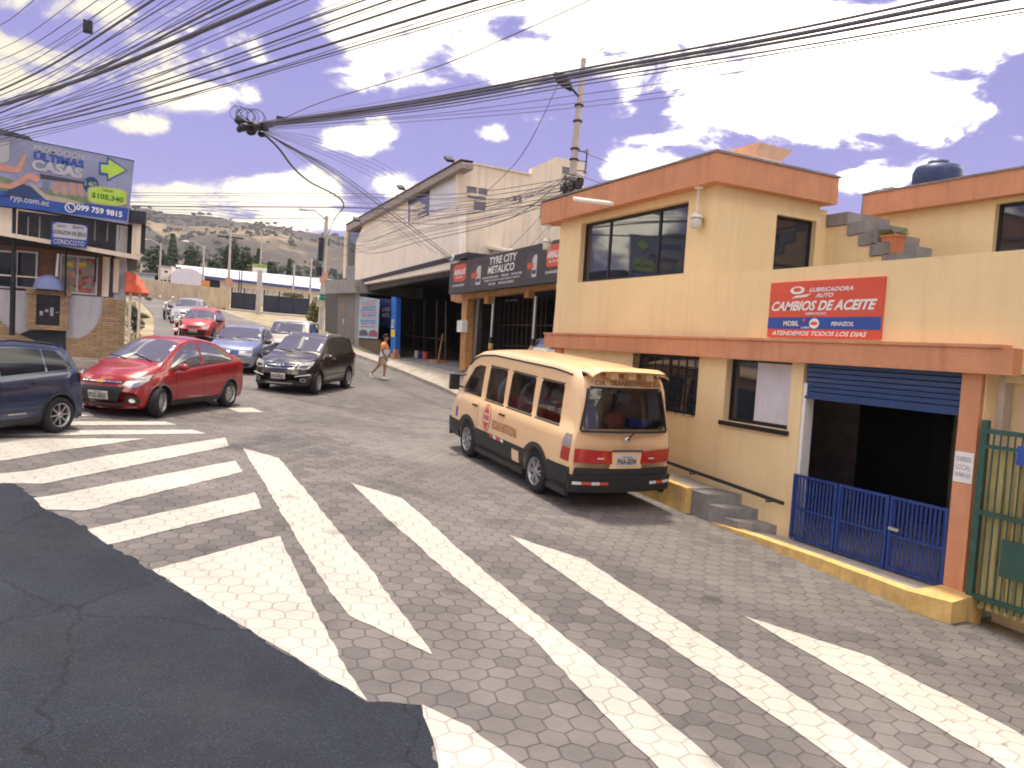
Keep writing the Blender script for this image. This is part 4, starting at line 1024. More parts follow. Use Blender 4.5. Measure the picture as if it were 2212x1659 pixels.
for xa in (1019,1139):
    spoly('oil_bottle', [(xa,.18),(xa+15,.18),(xa+15,.72),(xa+11,.84),(xa+4,.84),(xa,.72)], mat('dull_can', (.07,.05,.05), .5), .006)
    spoly('can_label', [(xa+1,.40),(xa+14,.40),(xa+14,.55),(xa+1,.55)], M_red, .012)
    spoly('oil_bottle', [(xa+11,.18),(xa+21,.18),(xa+21,.70),(xa+19,.76),(xa+14,.72),(xa+11,.62)], mat('pale_can', (.55,.52,.48), .5), .010)
    spoly('can_label', [(xa+12,.26),(xa+20,.26),(xa+20,.36),(xa+12,.36)], M_txtk, .016)
# sign lamp brackets on the board
for x, y, xe, ye, lab in ((975,565,952,548,'thin bracket with a ring at the left end of the black signboard'),):
    p0 = W.P(x, y, OF); p1 = W.P(xe, ye, OF+.9); m = MB(); m.tube([p0, p1], .02, 6); m.lathe([(.13,0),(.15,.02),(.13,.04)], p0+Z*.1, (1,0,0), n=16)
    solo('bracket', m, M_alu, lab, 'bracket')
# apron between kerb and shops
m = MB(); m.smooth = True; v = []; ys_ = frange(16.0, 46, 1.0)
for y in ys_:
    xw = 10.97+(y-26.4)*.0575; xk = XR(max(14, y))+.02 if y > 24.5 else 8.3+(y-14)*.13
    xk = min(xk, xw-.7)
    for f_ in (0, .15, .5, 1.0):
        x = xk+(xw+.35-xk)*f_; z = gz(xk, y)+.13+(FLZ-.02-gz(xk, y)-.13)*max(0, (f_-.15)/.85)**1.0
        if y > 42: z = min(z, gz(x,y)+.3)
        v.append((x, y, z))
k = 4
m.add(v, [(j*k+i, j*k+i+1, (j+1)*k+i+1, (j+1)*k+i) for j in range(len(ys_)-1) for i in range(3)])
o = len(m.v); m.add([(v[j*k][0]-.01, v[j*k][1], v[j*k][2]-.6) for j in range(len(ys_))]+[v[j*k] for j in range(len(ys_))], [(j, len(ys_)+j, len(ys_)+j+1, j+1) for j in range(len(ys_)-1)])
struct('pavement', m, M_conc, 'sloping concrete pavement in front of the workshop and tyre shop', 'pavement')
# grey building further left
gbd = thing('building', 'small dark grey building with a flat concrete canopy left of the off white building', 'building', W.P(735,720,0))
m = MB(); W.poly(m, [(730,622),(767,622),(763,768),(728,752)], .3, .02); part(gbd, 'wall', m, mat('grey_render', (.17,.155,.145), .9, var=.15, streak=.4))
m = MB(); W.poly(m, [(702,604),(768,604),(768,632),(702,634)], 4, .5); part(gbd, 'canopy', m, M_grey)
m = MB(); W.poly(m, [(702,634),(731,634),(729,752),(702,742)], .1, -.3); part(gbd, 'door', m, mat('dark_green_door', (.03,.035,.035), .6))
m = MB(); W.poly(m, [(741,650),(745,650),(744,700),(740,700)], .05, .04); part(gbd, 'window', m, M_glass)
# small black dish / floodlights on the roof edge
for x, y, lab in ((972,343,'floodlight on the peak of the slanting roof edge'),(868,404,'floodlight halfway down the slanting roof edge'),(771,472,'floodlight at the low end of the slanting roof edge')):
    s_ = .17*(1 if x > 900 else .8); p = W.P(x+8, y+10, .5); q = W.P(x-2, y+1, .95)
    t = thing('floodlight', 'black '+lab, 'lamp', p, group='floodlights on the roof edge')
    m = MB(); m.tube([p, p.lerp(q,.5)+Z*.15, q], .03, 6); part(t, 'arm', m, M_dkmetal)
    m = MB(); m.box(q, (.28,.38,.10), Matrix.Rotation(.5,3,'X')); part(t, 'lamp_head', m, M_dkmetal)

# ------------------------------------------------------------------ corner shop at the left
LB = Fr((0,26.0,0), (1,0,0), (0,-1,0)); LO = Vector((0,26,0))
M_brick = mat('dark_brick', (.17,.085,.055), .95, var=.35, scale=4, bump=.5, bscale=14, streak=.3)
M_stone = mat('split_stone', (.40,.27,.15), .95, var=.35, scale=6, bump=.9, bscale=9, fine=.2)
M_lwh = mat('greyish_white_render', (.48,.47,.50), .9, var=.08, scale=1, streak=.3)
def brickify(m, brick, c1, c2, mortar, sc=1.0, w=.5, h=.25, rot=(R(90),0,0)):
    nt = m.node_tree; N = nt.nodes; L = nt.links; b = N['Principled BSDF']
    tc = N.new('ShaderNodeTexCoord'); mp = N.new('ShaderNodeMapping'); mp.inputs['Rotation'].default_value = rot
    L.new(tc.outputs['Object'], mp.inputs[0]); bt_ = N.new('ShaderNodeTexBrick'); L.new(mp.outputs[0], bt_.inputs['Vector'])
    bt_.inputs['Color1'].default_value = (*c1,1); bt_.inputs['Color2'].default_value = (*c2,1); bt_.inputs['Mortar'].default_value = (*mortar,1)
    bt_.inputs['Scale'].default_value = sc; bt_.inputs['Brick Width'].default_value = w; bt_.inputs['Row Height'].default_value = h; bt_.inputs['Mortar Size'].default_value = .012
    old = b.inputs['Base Color'].links[0].from_socket
    mx = N.new('ShaderNodeMix'); mx.data_type='RGBA'; mx.blend_type='MIX'; mx.inputs[0].default_value = .65
    L.new(old, mx.inputs[6]); L.new(bt_.outputs[0], mx.inputs[7]); L.new(mx.outputs[2], b.inputs['Base Color'])
brickify(M_brick, 0, (.22,.085,.05), (.11,.07,.055), (.08,.075,.075), 1, .30, .10)
brickify(M_stone, 0, (.50,.33,.17), (.27,.18,.11), (.16,.12,.09), 1, .32, .07)
xr, xl = LB.ab(268,700)[0], -9.5
lb = thing('building', 'shadowed corner shop with brick upper wall, stone and white lower wall', 'building', (-2,26,1))
zg = .5
z1 = LB.ab(200,640)[1]; z2 = LB.ab(235,551)[1]; z3 = LB.ab(280,465)[1]
m = MB(); LB.bx(m, xl, xr, zg, z1, .3); m.span((xr,26.001,zg),(xr-.3,33,z3)); m.span((xl,26.3,z1),(xr-.3,33,z3)); part(lb, 'wall', m, M_lwh)
m = MB(); LB.poly(m, [(224,642),(268,650),(269,800),(143,800),(143,729),(170,731),(190,722),(207,705),(219,680)], .12, .06); part(lb, 'stone_cladding', m, M_stone)
m = MB(); LB.poly(m, [(-80,650),(-20,670),(8,700),(40,722),(75,736),(75,800),(-80,800)], .12, .06); part(lb, 'stone_cladding', m, M_stone)
m = MB(); LB.poly(m, [(62,714),(142,712),(142,745),(150,775),(152,800),(76,800),(76,736),(40,722)], .2, .02); part(lb, 'dark_lower_patch', m, mat('dark_lower_wall', (.035,.045,.05), .9, var=.3, scale=3))  # dark patch on the lower wall below the niche window
m = MB(); LB.bx(m, xl, LB.ab(234,600)[0], z1, z2, .28, -.02); part(lb, 'brick_wall', m, M_brick)
m = MB(); LB.box(m, 221, 555, 236, 641, .2, .03); part(lb, 'wall', m, M_cream, label='cream strip right of the brick wall')
m = MB(); LB.box(m, 245, 560, 257, 632, .3, .1); part(lb, 'column', m, M_cream)
# niche window with blue dome awning
m = MB(); a0,a1,b0,b1 = LB.ab(62,670)[0], LB.ab(148,670)[0], LB.ab(105,712)[1], LB.ab(105,628)[1]
t_ = .2
LB.bx(m, a0-.06, a1+.06, b1-.12, b1, .35, .3); LB.bx(m, a0, a0+t_, b0+.12, b1-.12, .35, .25); LB.bx(m, a1-t_, a1, b0+.12, b1-.12, .35, .25); LB.bx(m, a0-.02, a1+.02, b0, b0+.12, .35, .3)
fo = part(lb, 'window_surround', m, M_stone)
m = MB(); LB.bx(m, a0+t_, a1-t_, b0+.12, b1-.12, .02, .08); sub(fo, lb, 'pane', m, M_glass)
for k in range(5):
    m = MB(); LB.bx(m, a0+.28+k*.13, a0+.36+k*.13, b0+.40+(k%2)*.1, b0+.52+(k%3)*.06, .03, .13); sub(fo, lb, 'goods', m, M_lwh)
m = MB(); ac = (a0+a1)/2; ar = LB.ab(143,630)[0]-LB.ab(76,630)[0]; ar = ar/2
m.smooth = True
m.grid(lambda s,t: LO+Vector((ac+ar*math.cos(math.pi*s)*math.cos(t*1.45), -.28-.55*math.sin(math.pi*s)*math.cos(t*1.45), b1+.02+.42*math.sin(t*1.45))), 16, 8)
part(lb, 'dome_awning', m, mat('blue_canvas', (.20,.25,.46), .8, var=.1))
# upper windows
def lwin(x0, y0, x1, y1, gm_, nm='window', lab=None, mull=()):
    m = MB(); q = LB.box(m, x0, y0, x1, y1, .02, .01); a0,a1,b0,b1 = q
    f = MB(); fw = .045
    LB.bx(f, a0-fw, a1+fw, b1, b1+fw, .06, .05); LB.bx(f, a0-fw, a1+fw, b0-fw, b0, .06, .05); LB.bx(f, a0-fw, a0, b0, b1, .06, .05); LB.bx(f, a1, a1+fw, b0, b1, .06, .05)
    for u_ in mull: LB.bx(f, a0+(a1-a0)*u_-fw/2, a0+(a1-a0)*u_+fw/2, b0, b1, .06, .045)
    fo = part(lb, nm, f, M_lwh, label=lab); sub(fo, lb, 'pane', m, gm_); return q, fo
lwin(38,546,77,620, M_glass); lwin(-30,544,32,618, M_glass)
def goods_mat():
    m = mat('product_poster', (.3,.15,.1), .7); nt = m.node_tree; N = nt.nodes; L = nt.links
    tc = N.new('ShaderNodeTexCoord'); v = N.new('ShaderNodeTexVoronoi'); v.inputs['Scale'].default_value = 7; L.new(tc.outputs['Object'], v.inputs['Vector'])
    r = N.new('ShaderNodeValToRGB'); L.new(v.outputs['Color'], r.inputs[0]); e = r.color_ramp.elements
    e[0].position=.2; e[0].color=(.30,.05,.03,1); e[1].position=.85; e[1].color=(.25,.30,.14,1); k=e.new(.45); k.color=(.42,.28,.2,1); k=e.new(.65); k.color=(.12,.12,.2,1)
    L.new(r.outputs[0], N['Principled BSDF'].inputs['Base Color']); return m
q, fo = lwin(133,556,207,632, goods_mat(), lab='window covered by a red and yellow product poster', mull=(.46,))
for (xa, xb) in ((139,154),(164,183)):
    m = MB(); LB.box(m, xa+2, 566, xb+3, 576, .01, .02); sub(fo, lb, 'yellow_strip', m, mat('yellow_strip', (.55,.42,.03), .6))
# slab, upper dark storey, balcony, supports
m = MB(); m.hexa([LB.P(-30,503,.9),LB.P(303,562,.9)*1,LB.P(303,562,.0),LB.P(-30,503,0)],[LB.P(-30,494,.9),LB.P(303,552,.9),LB.P(303,552,0),LB.P(-30,494,0)]); part(lb, 'balcony_slab', m, M_cream)
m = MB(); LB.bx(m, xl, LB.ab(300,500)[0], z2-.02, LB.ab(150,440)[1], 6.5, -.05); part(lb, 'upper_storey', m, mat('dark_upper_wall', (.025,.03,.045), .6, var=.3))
m = MB(); LB.box(m, -60, 446, 37, 504, .1, .35); part(lb, 'white_siding', m, M_whpan)
m = MB(); LB.box(m, 285, 483, 304, 550, .3, .6); part(lb, 'column', m, M_cream)
m = MB(); LB.box(m, 277, 455, 316, 482, .9, .75); LB.box(m, 303, 482, 314, 546, .3, .3); part(lb, 'side_screen', m, mat('dark_upper_wall', (.025,.03,.045)))
m = MB(); LB.box(m, 36, 464, 290, 469, .05, .5); part(lb, 'rail', m, M_cream)
for k, x in enumerate((60,85,205,232,258)):
    m = MB(); a_ = LB.ab(x,500,.45)[0]; LB.bx(m, a_-.015, a_+.015, LB.ab(x,520,.45)[1], LB.ab(x,468,.45)[1], .03, .45); part(lb, 'baluster', m, M_grey)
m = MB(); LB.poly(m, [(-60,270),(0,278),(62,294),(72,304),(60,312),(-60,300)], 2, -.3); part(lb, 'roof', m, mat('dark_upper_wall', (.025,.03,.045)))
m = MB(); LB.box(m, -60, 300, 30, 450, 2, -.8); part(lb, 'wall', m, M_lwh, label='pale attic wall behind the billboard')
# red tiled awning on the side
m = MB()
p = [LB.P(271,590,.0), LB.P(271,632,.5)]
aw0, aw1 = LB.P(272,588,0), LB.P(322,633,.3)
m.hexa([Vector((xr,25.6,aw1.z-.03)),Vector((aw1.x,25.6,aw1.z-.03)),Vector((aw1.x,29,aw1.z-.03)),Vector((xr,29,aw1.z-.03))],[Vector((xr,25.6,aw1.z)),Vector((aw1.x,25.6,aw1.z)),Vector((aw1.x,29,aw1.z)),Vector((xr,29,aw1.z))])
m.add([Vector((xr,25.6,aw1.z)),Vector((aw1.x,25.6,aw1.z)),Vector((aw1.x,29,aw1.z)),Vector((xr,29,aw1.z)),Vector((xr,25.9,aw0.z)),Vector((xr+.3,26.2,aw0.z)),Vector((xr+.3,29,aw0.z)),Vector((xr,29,aw0.z))],[(0,1,5,4),(1,2,6,5),(4,5,6,7)])
part(lb, 'awning', m, mat('red_tile_awning', (.60,.10,.04), .7, var=.2, scale=5))
for dx in (.1,.35):
    m = MB(); m.span((xr+dx,25.8,0.4),(xr+dx+.08,25.88,aw1.z-.03)); part(lb, 'awning_post', m, M_cream)
m = MB(); m.cyl(LB.P(28,620,.6), LB.P(26,724,.6), .07, n=10); m.cyl(LB.P(31,450,.6), LB.P(28,620,.6), .05, n=10); part(lb, 'pole', m, M_dkmetal)
for xa, ya, xb, yb_ in ((143,528,141,640),(208,545,205,610)):
    m = MB(); m.cyl(LB.P(xa,ya,.5), LB.P(xb,yb_,.5), .03, n=6); part(lb, 'strut', m, M_dkmetal)
m = MB(); m.cyl(LB.P(126,548,.3), LB.P(122,597,.3), .035, n=8); part(lb, 'drain_pipe', m, M_wht2)
m = MB(); m.tube([LB.P(-10,593,.5),LB.P(95,601,.5)], .02, 5); part(lb, 'rail', m, M_cream)
# billboard
BO = .95
bb_ = thing('billboard', 'large property billboard with a green arrow and a blue foot strip on the corner shop', 'billboard', LB.P(150,400,BO))
U2 = (LB.P(290,338,BO)-LB.P(0,300,BO)); 
a0 = LB.ab(-90,380,BO)[0]; a1 = LB.ab(284,405,BO)[0]; b1 = LB.ab(150,319,BO)[1]; b0 = LB.ab(150,461,BO)[1]
tilt = -.055      # the board hangs slightly askew
BU = Vector((1,0,tilt)).normalized(); BV = Vector((-tilt,0,1)).normalized(); BOo = Vector(((a0+a1)/2, 26-BO, (b0+b1)/2)); BN = Vector((0,-1,0))
hw, hh = (a1-a0)/2, (b1-b0)/2
def bpx(x, y):
    p = onplane(x, y, BOo, BN)-BOo; return (p.dot(BU), p.dot(BV))
def bp(name, px, mt_, lift, lab=None):
    m = MB(); m.prism([bpx(*q) for q in px], BOo+BN*lift, BU, BV, BN, .004); return part(bb_, name, m, mt_, label=lab)
def btx(txt, x0, x1, y0, y1, mt_, lift, **k):
    """x/y limits measured at the text's own middle"""
    cx, cy = (x0+x1)/2, (y0+y1)/2
    A0 = bpx(x0, cy)[0]; A1 = bpx(x1, cy)[0]; B1 = bpx(cx, y0)[1]; B0 = bpx(cx, y1)[1]
    m = MB(); put_text(m, txt, BOo, BU, BV, BN, A0, A1, B0, B1, lift, **k); part(bb_, 'lettering', m, mt_)
m = MB(); m.rect(BOo, BU, BV, BN, -hw, hw, -hh, hh, .12); part(bb_, 'panel', m, mat('billboard_sky', (.25,.27,.40), .6, var=.25, scale=.8))
m = MB(); m.rect(BOo-BN*.12, BU, BV, BN, -hw, hw, -hh-.05, -hh, .05); m.rect(BOo-BN*.12, BU, BV, BN, -hw, hw, hh, hh+.05, .05); part(bb_, 'frame', m, M_dkmetal)
bp('ground_strip', [(-80,420),(0,380),(60,400),(160,420),(275,440),(272,452),(0,425),(-80,412)], mat('billboard_green', (.16,.22,.12), .6, var=.3), .004)
bp('blue_strip', [(-85,402),(-20,408),(40,416),(110,430),(190,440),(278,450),(274,477),(0,444),(-85,434)], M_sblue, .008)
bp('dark_skirt', [(0,425),(25,405),(48,397),(70,405),(95,425),(60,432),(0,424)], mat('billboard_navy', (.02,.05,.14), .6), .010)
bp('path', [(60,395),(75,400),(100,420),(150,430),(185,441),(150,440),(100,432),(80,415)], mat('billboard_sand', (.42,.36,.28), .6), .011)
for x in (92,113,131,150,168):
    bp('house_picture', [(x,386+x*.05),(x+15,388+x*.05),(x+14,410+x*.1),(x,404+x*.1)], mat('billboard_pink', (.42,.25,.20), .6) if x > 95 else mat('billboard_bluegrey', (.16,.2,.26), .6), .009)
bp('house_roof', [(86,375),(180,392),(182,398),(88,386)], M_txtk, .010)
bp('arm_picture', [(-10,350),(12,356),(34,362),(50,338),(57,333),(58,338),(52,356),(40,374),(20,372),(-10,368)], mat('billboard_skin', (.55,.27,.19), .6), .012, 'raised pink arm on the billboard picture')
bp('arm_picture', [(-10,393),(20,398),(40,388),(58,374),(80,378),(88,386),(80,395),(62,386),(50,397),(25,408),(-10,404)], mat('billboard_skin', (.55,.27,.19)), .012, 'outstretched pink arm on the billboard picture')
bp('shirt_picture', [(-85,300),(20,307),(20,345),(10,352),(-20,350),(-85,350)], mat('billboard_shirt', (.42,.40,.40), .6), .009)
bp('green_arrow', [(218,355),(234,357),(235,344),(272,368),(234,387),(234,375),(218,372)], mat('lime_print', (.42,.62,.06), .5), .014)
bp('arrow_edge', [(214,350),(231,352),(232,338),(276,368),(231,392),(231,379),(214,377)], M_sblue, .011)
bp('round_badge', [(196+17*math.cos(k*.2618)+3*0, 399+17*math.sin(k*.2618)) for k in range(23,-1,-1)], mat('billboard_navy', (.02,.05,.14)), .013)
bp('price_badge', [(232+40*max(-1,min(1,1.3*math.cos(k*.2618)))+0, 424+.12*(0)+17*max(-1,min(1,1.1*math.sin(k*.2618)))+5*math.cos(k*.2618)) for k in range(23,-1,-1)], mat('lime_print', (.42,.62,.06)), .016)
bp('price_badge_edge', [(232+43*max(-1,min(1,1.3*math.cos(k*.2618)))+0, 424+20*max(-1,min(1,1.1*math.sin(k*.2618)))+5*math.cos(k*.2618)) for k in range(23,-1,-1)], mat('billboard_sand', (.42,.36,.28)), .0145)
btx('PROMOCION', 72, 182, 323, 336, M_lwh, .017, bold=.02)
btx('ÚLTIMAS', 72, 183, 333, 355, M_sblue, .018, bold=.05)
btx('CASAS', 68, 180, 353, 377, M_lwh, .019, bold=.05)
btx('140', 183, 209, 392, 404, mat('badge_text', (.25,.36,.2), .6), .017)
btx('$105,340', 197, 267, 421, 434, mat('price_text', (.04,.13,.05), .6), .020, bold=.03)
btx('DESDE', 222, 244, 410, 415, mat('price_text', (.04,.13,.05)), .020)
btx('ryp.com.ec', 22, 107, 430, 443, M_lwh, .014); btx('099 759 9815', 164, 265, 449, 462, M_txtw, .014, bold=.03)
m = MB(); o_ = bpx(152,449); cc_ = BOo+BU*o_[0]+BV*o_[1]+BN*.014; m.lathe([(.105,-.004),(.135,0),(.135,.006),(.105,.008),(.105,-.004)], cc_, BN, n=20, cap=False); m.tube([cc_-BU*.055+BV*.05, cc_-BU*.03-BV*.035, cc_+BU*.055-BV*.055], .018, 5); part(bb_, 'phone_ring', m, M_txtw)
# hanging sign
hs = thing('shop_sign', 'white over blue sign board with rounded corners on the dark balcony', 'sign', LB.P(149,508,1.02))
SO = Vector((0,26-.75,0)); HB = [bpx]
def hpx(x, y): p = onplane(x, y, Vector((0,24.98,0)), BN); return p
p00, p10, p11, p01 = hpx(109,528), hpx(187,536), hpx(190,487.5), hpx(112,478)
cO = (p00+p10+p11+p01)/4; HU = (p10+p11-p00-p01).normalized(); HV = BN.cross(HU)*-1
HV = HU.cross(BN)*-1 if HU.cross(BN).z < 0 else HU.cross(BN)
hx = ((p10+p11-p00-p01)/4).length; hy = ((p11+p01-p00-p10)/4).length
m = MB(); m.rect(cO, HU, HV, BN, -hx, hx, -hy, hy, .06); part(hs, 'panel', m, M_sblue)
m = MB(); m.prism([(-hx+.05,-hy*.32),(hx-.02,-hy*.32),(hx-.01,hy-.08),(hx-.09,hy-.01),(-hx+.13,hy-.01),(-hx+.03,hy-.09)], cO+BN*.006, HU, HV, BN, .004); part(hs, 'white_field', m, M_lwh)
for tx, xa, xb, ya, yb_, mt_ in (('Santa',-.72,-.22,.60,.88,M_txtk),('Barra',.15,.78,.60,.90,M_txtk),('CORAZON DE JESUS',-.92,.92,-.12,.32,M_txtk),('CONOCOTO',-.85,.85,-.88,-.45,M_lwh)):
    m = MB(); put_text(m, tx, cO, HU, HV, BN, hx*xa, hx*xb, hy*ya, hy*yb_, .012, bold=.02 if tx.isupper() else 0, shear=0 if tx.isupper() else .3); part(hs, 'lettering', m, mt_)
# pavement before the corner shop
m = MB(); q = [(-12,24.9),(xr+.25,24.9),(xr+.55,25.2),(xr+.55,33),(-12,26.1)]
m.hexa([Vector((x,y,gz(x,y)-.5)) for x,y in q],[Vector((x,y,gz(x,y)+.14)) for x,y in q]); struct('pavement', m, M_conc, 'narrow kerb and pavement before the corner shop', 'pavement')
# ------------------------------------------------------------------ vehicles
def paint(name, c, metal=.0, rough=.28, coat=.8): return mat(name, c, rough, metal=metal, var=.03, scale=1.0, coat=coat)
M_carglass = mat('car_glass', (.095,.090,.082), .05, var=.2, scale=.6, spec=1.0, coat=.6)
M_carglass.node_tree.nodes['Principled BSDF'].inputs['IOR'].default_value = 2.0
M_tyre = mat('tyre_rubber', (.015,.015,.017), .85, var=.2, scale=9)
M_rim = mat('alloy', (.42,.42,.43), .35, metal=.8, var=.05)
M_chrome = mat('chrome', (.75,.74,.72), .12, metal=1, var=.02)
M_trim = mat('black_trim', (.02,.021,.024), .55, var=.1)
M_lampg = mat('lamp_glass', (.42,.42,.42), .12, metal=.3, var=.25, scale=9)
M_lampd = mat('lamp_dark', (.07,.07,.08), .12, metal=.3, var=.25, scale=9)
M_lampr = mat('lamp_red', (.42,.012,.012), .15, var=.15, scale=6, coat=.6)
M_plate = mat('plate_white', (.62,.60,.55), .5, var=.05)
def smooth(xs, pts, win):
    px = [p[0] for p in pts]; pz = [p[1] for p in pts]
    g = np.linspace(px[0]-1, px[-1]+1, 1201); z = np.interp(g, px, pz)
    k = max(3, int(win/(g[1]-g[0]))|1); h = np.hanning(k+2)[1:-1]; h /= h.sum()
    zz = np.convolve(np.pad(z, k//2, mode='edge'), h, mode='valid')
    return g, zz
class Body:
    """a vehicle body: side outline, belt line, plan outline, roof width; +x is the front"""
    def __init__(s, L, W, prof, belt, zb=.22, wr=.76, kf=.22, kr=.16, win=.14, plan=None, lean=0, crown=.035, shoulder=.03):
        s.L, s.W, s.zb, s.wr, s.kf, s.kr, s.lean, s.crown, s.sh = L, W, zb, wr, kf, kr, lean, crown, shoulder
        s.g, s.zt_ = smooth(None, prof, win); s.bg, s.bz = smooth(None, belt, .3)
        plan = plan or [(-L/2,.93),(-L/2+.5,1),(L/2-.8,1),(L/2,.90)]
        s.pg, s.pw = smooth(None, plan, .5)
        s.zroof = float(max(s.zt_))
    def zt(s, x): return float(np.interp(x, s.g, s.zt_))
    def belt(s, x): return min(float(np.interp(x, s.bg, s.bz)), s.zt(x)-.035)
    def w(s, x): return s.W*float(np.interp(x, s.pg, s.pw))
    def ring(s, x):
        zt, bl, w, zb = s.zt(x), s.belt(x), s.w(x), s.zb
        h = zt-bl; f = min(1, h/(s.zroof-float(np.interp(x, s.bg, s.bz)))); wt = .93-(.93-s.wr)*f
        yt = w*wt; r = min(.07, h*.45)
        pts = [(0,zb),(.6*w,zb),(.90*w,zb+.01),(.955*w,zb+.06),(.98*w,zb+.18*(bl-zb)),(w,zb+.38*(bl-zb)),(1.0*w,zb+.6*(bl-zb)),(.985*w,zb+.82*(bl-zb)),(.965*w,bl-.03),(.935*w,bl)]
        y0 = .935*w
        for q in (.25,.5,.75,1.0): pts.append((y0+(yt-y0)*q**1.25, bl+(h-r)*q))
        pts += [(yt-.018, zt-.45*r),(yt-.055,zt-.12*r),(yt-.12,zt+s.crown*.12),(.62*yt,zt+s.crown*.62),(.3*yt,zt+s.crown*.92),(0,zt+s.crown)]
        return pts
    def D(s, x, y, z):
        L2 = s.L/2
        ef = max(0, min(1, (x-(L2-1.0))/1.0)); er = max(0, min(1, (-x-(L2-.7))/.7))
        q = abs(y)/s.W
        ef = ef*ef*(3-2*ef); er = er*er*(3-2*er)
        x2 = x-s.kf*q**2.6*ef+s.kr*q**3*er
        lo = max(0, (s.zb+.28-z)/.28)
        x2 -= .07*lo*ef; x2 += .05*lo*er
        if s.lean: x2 += s.lean*max(0, z-.95)*er
        return Vector((x2, y, z))
    def stations(s, n=64):
        L2 = s.L/2; t = [i/n for i in range(n+1)]
        return [-L2*math.cos(math.pi*u)*.55+(-L2+s.L*u)*.45 for u in t]
    def build(s):
        m = MB(); m.smooth = True; R_ = []
        xs = s.stations()
        for i, x in enumerate(xs):
            pts = s.ring(x); k = 1.0
            if i in (0, len(xs)-1): k = .955
            zc = (pts[0][1]+pts[-1][1])/2
            pts = [(y*k, zc+(z-zc)*k) for y, z in pts]
            full = pts+[(-y, z) for y, z in reversed(pts[1:-1])]
            R_.append([s.D(x, y, z) for y, z in full])
        n = len(R_[0]); 
        for r in R_: m.v += r
        for i in range(len(R_)-1):
            for k in range(n):
                m.f.append([i*n+k, (i+1)*n+k, (i+1)*n+(k+1) % n, i*n+(k+1) % n]); m.mi.append(0); m.sm.append(True)
        for idx, rev in ((0, True), (len(R_)-1, False)):
            c = sum(R_[idx], Vector())/n; ci = len(m.v); m.v.append(c)
            for k in range(n):
                a, b = idx*n+k, idx*n+(k+1) % n
                m.f.append([ci, b, a] if not rev else [ci, a, b]); m.mi.append(0); m.sm.append(True)
        return m
    # points on the surface
    def side(s, x, z, sg=1):
        pts = s.ring(x)[1:14+1]; zs = [p[1] for p in pts]; ys = [p[0] for p in pts]
        return s.D(x, sg*float(np.interp(z, zs, ys)), z)
    def top(s, x, y):
        pts = s.ring(x)[13:]; ys = [p[0] for p in pts][::-1]; zs = [p[1] for p in pts][::-1]
        return s.D(x, y, float(np.interp(abs(y), ys, zs)))
    def front(s, y, z):
        L2 = s.L/2; lo, hi = 0.0, L2
        if s.zt(L2)+s.crown*.5 >= z: return s.D(L2, y, z)
        for _ in range(24):
            m_ = (lo+hi)/2
            if s.zt(m_)+s.crown*(1-(y/s.W)**2) > z: lo = m_
            else: hi = m_
        return s.D(lo, y, z)
    def rear(s, y, z):
        L2 = s.L/2; lo, hi = -L2, 0.0
        if s.zt(-L2)+s.crown*.5 >= z: return s.D(-L2, y, z)
        for _ in range(24):
            m_ = (lo+hi)/2
            if s.zt(m_)+s.crown*(1-(y/s.W)**2) > z: hi = m_
            else: lo = m_
        return s.D(hi, y, z)
def pinterp(pts, t):
    ls = [0]
    for a, b in zip(pts, pts[1:]): ls.append(ls[-1]+math.dist(a, b))
    q = t*ls[-1]
    return (float(np.interp(q, ls, [p[0] for p in pts])), float(np.interp(q, ls, [p[1] for p in pts])))
def panel(fn, lower, upper, n=14, m_=6, off=.006, th=.012, center=Vector((0,0,.7))):
    """curved patch on a body surface between two edge curves"""
    mb = MB(); mb.smooth = True; P = []; N_ = []
    for i in range(n+1):
        a = pinterp(lower, i/n); b = pinterp(upper, i/n)
        for j in range(m_+1):
            t = j/m_; u = a[0]+(b[0]-a[0])*t; v = a[1]+(b[1]-a[1])*t
            P.append(fn(u, v))
    k = m_+1
    c = sum(P, Vector())/len(P)
    nn = Vector()
    for i in range(n):
        for j in range(m_): nn += (P[(i+1)*k+j]-P[i*k+j]).cross(P[i*k+j+1]-P[i*k+j])
    sgn = 1 if nn.dot(c-center) > 0 else -1
    nv = []
    for i in range(n+1):
        for j in range(k):
            du = P[min(i+1,n)*k+j]-P[max(i-1,0)*k+j]; dv = P[i*k+min(j+1,m_)]-P[i*k+max(j-1,0)]
            q = du.cross(dv)*sgn; nv.append(q.normalized() if q.length > 1e-9 else (c-center).normalized())
    out = [p+q*off for p, q in zip(P, nv)]; inn = [p-q*th for p, q in zip(P, nv)]
    f = []
    for i in range(n):
        for j in range(m_):
            q = (i*k+j, (i+1)*k+j, (i+1)*k+j+1, i*k+j+1); f.append(q if sgn > 0 else q[::-1])
    mb.add(out, f)
    mb.smooth = False
    bd = [i*k for i in range(n+1)]+[n*k+j for j in range(1, k)]+[i*k+m_ for i in range(n-1, -1, -1)]+[j for j in range(m_-1, 0, -1)]
    o = [out[q] for q in bd]; ii = [inn[q] for q in bd]; nb = len(bd)
    mb.add(o+ii, [(q, (q+1) % nb, nb+(q+1) % nb, nb+q) for q in range(nb)])
    return mb
def ell(cx, cy, rx, ry, n=12, a=0):
    lo = [(cx-rx*math.cos(math.pi*i/n), cy-ry*math.sin(math.pi*i/n)) for i in range(n+1)]
    hi = [(cx-rx*math.cos(math.pi*i/n), cy+ry*math.sin(math.pi*i/n)) for i in range(n+1)]
    return lo, hi
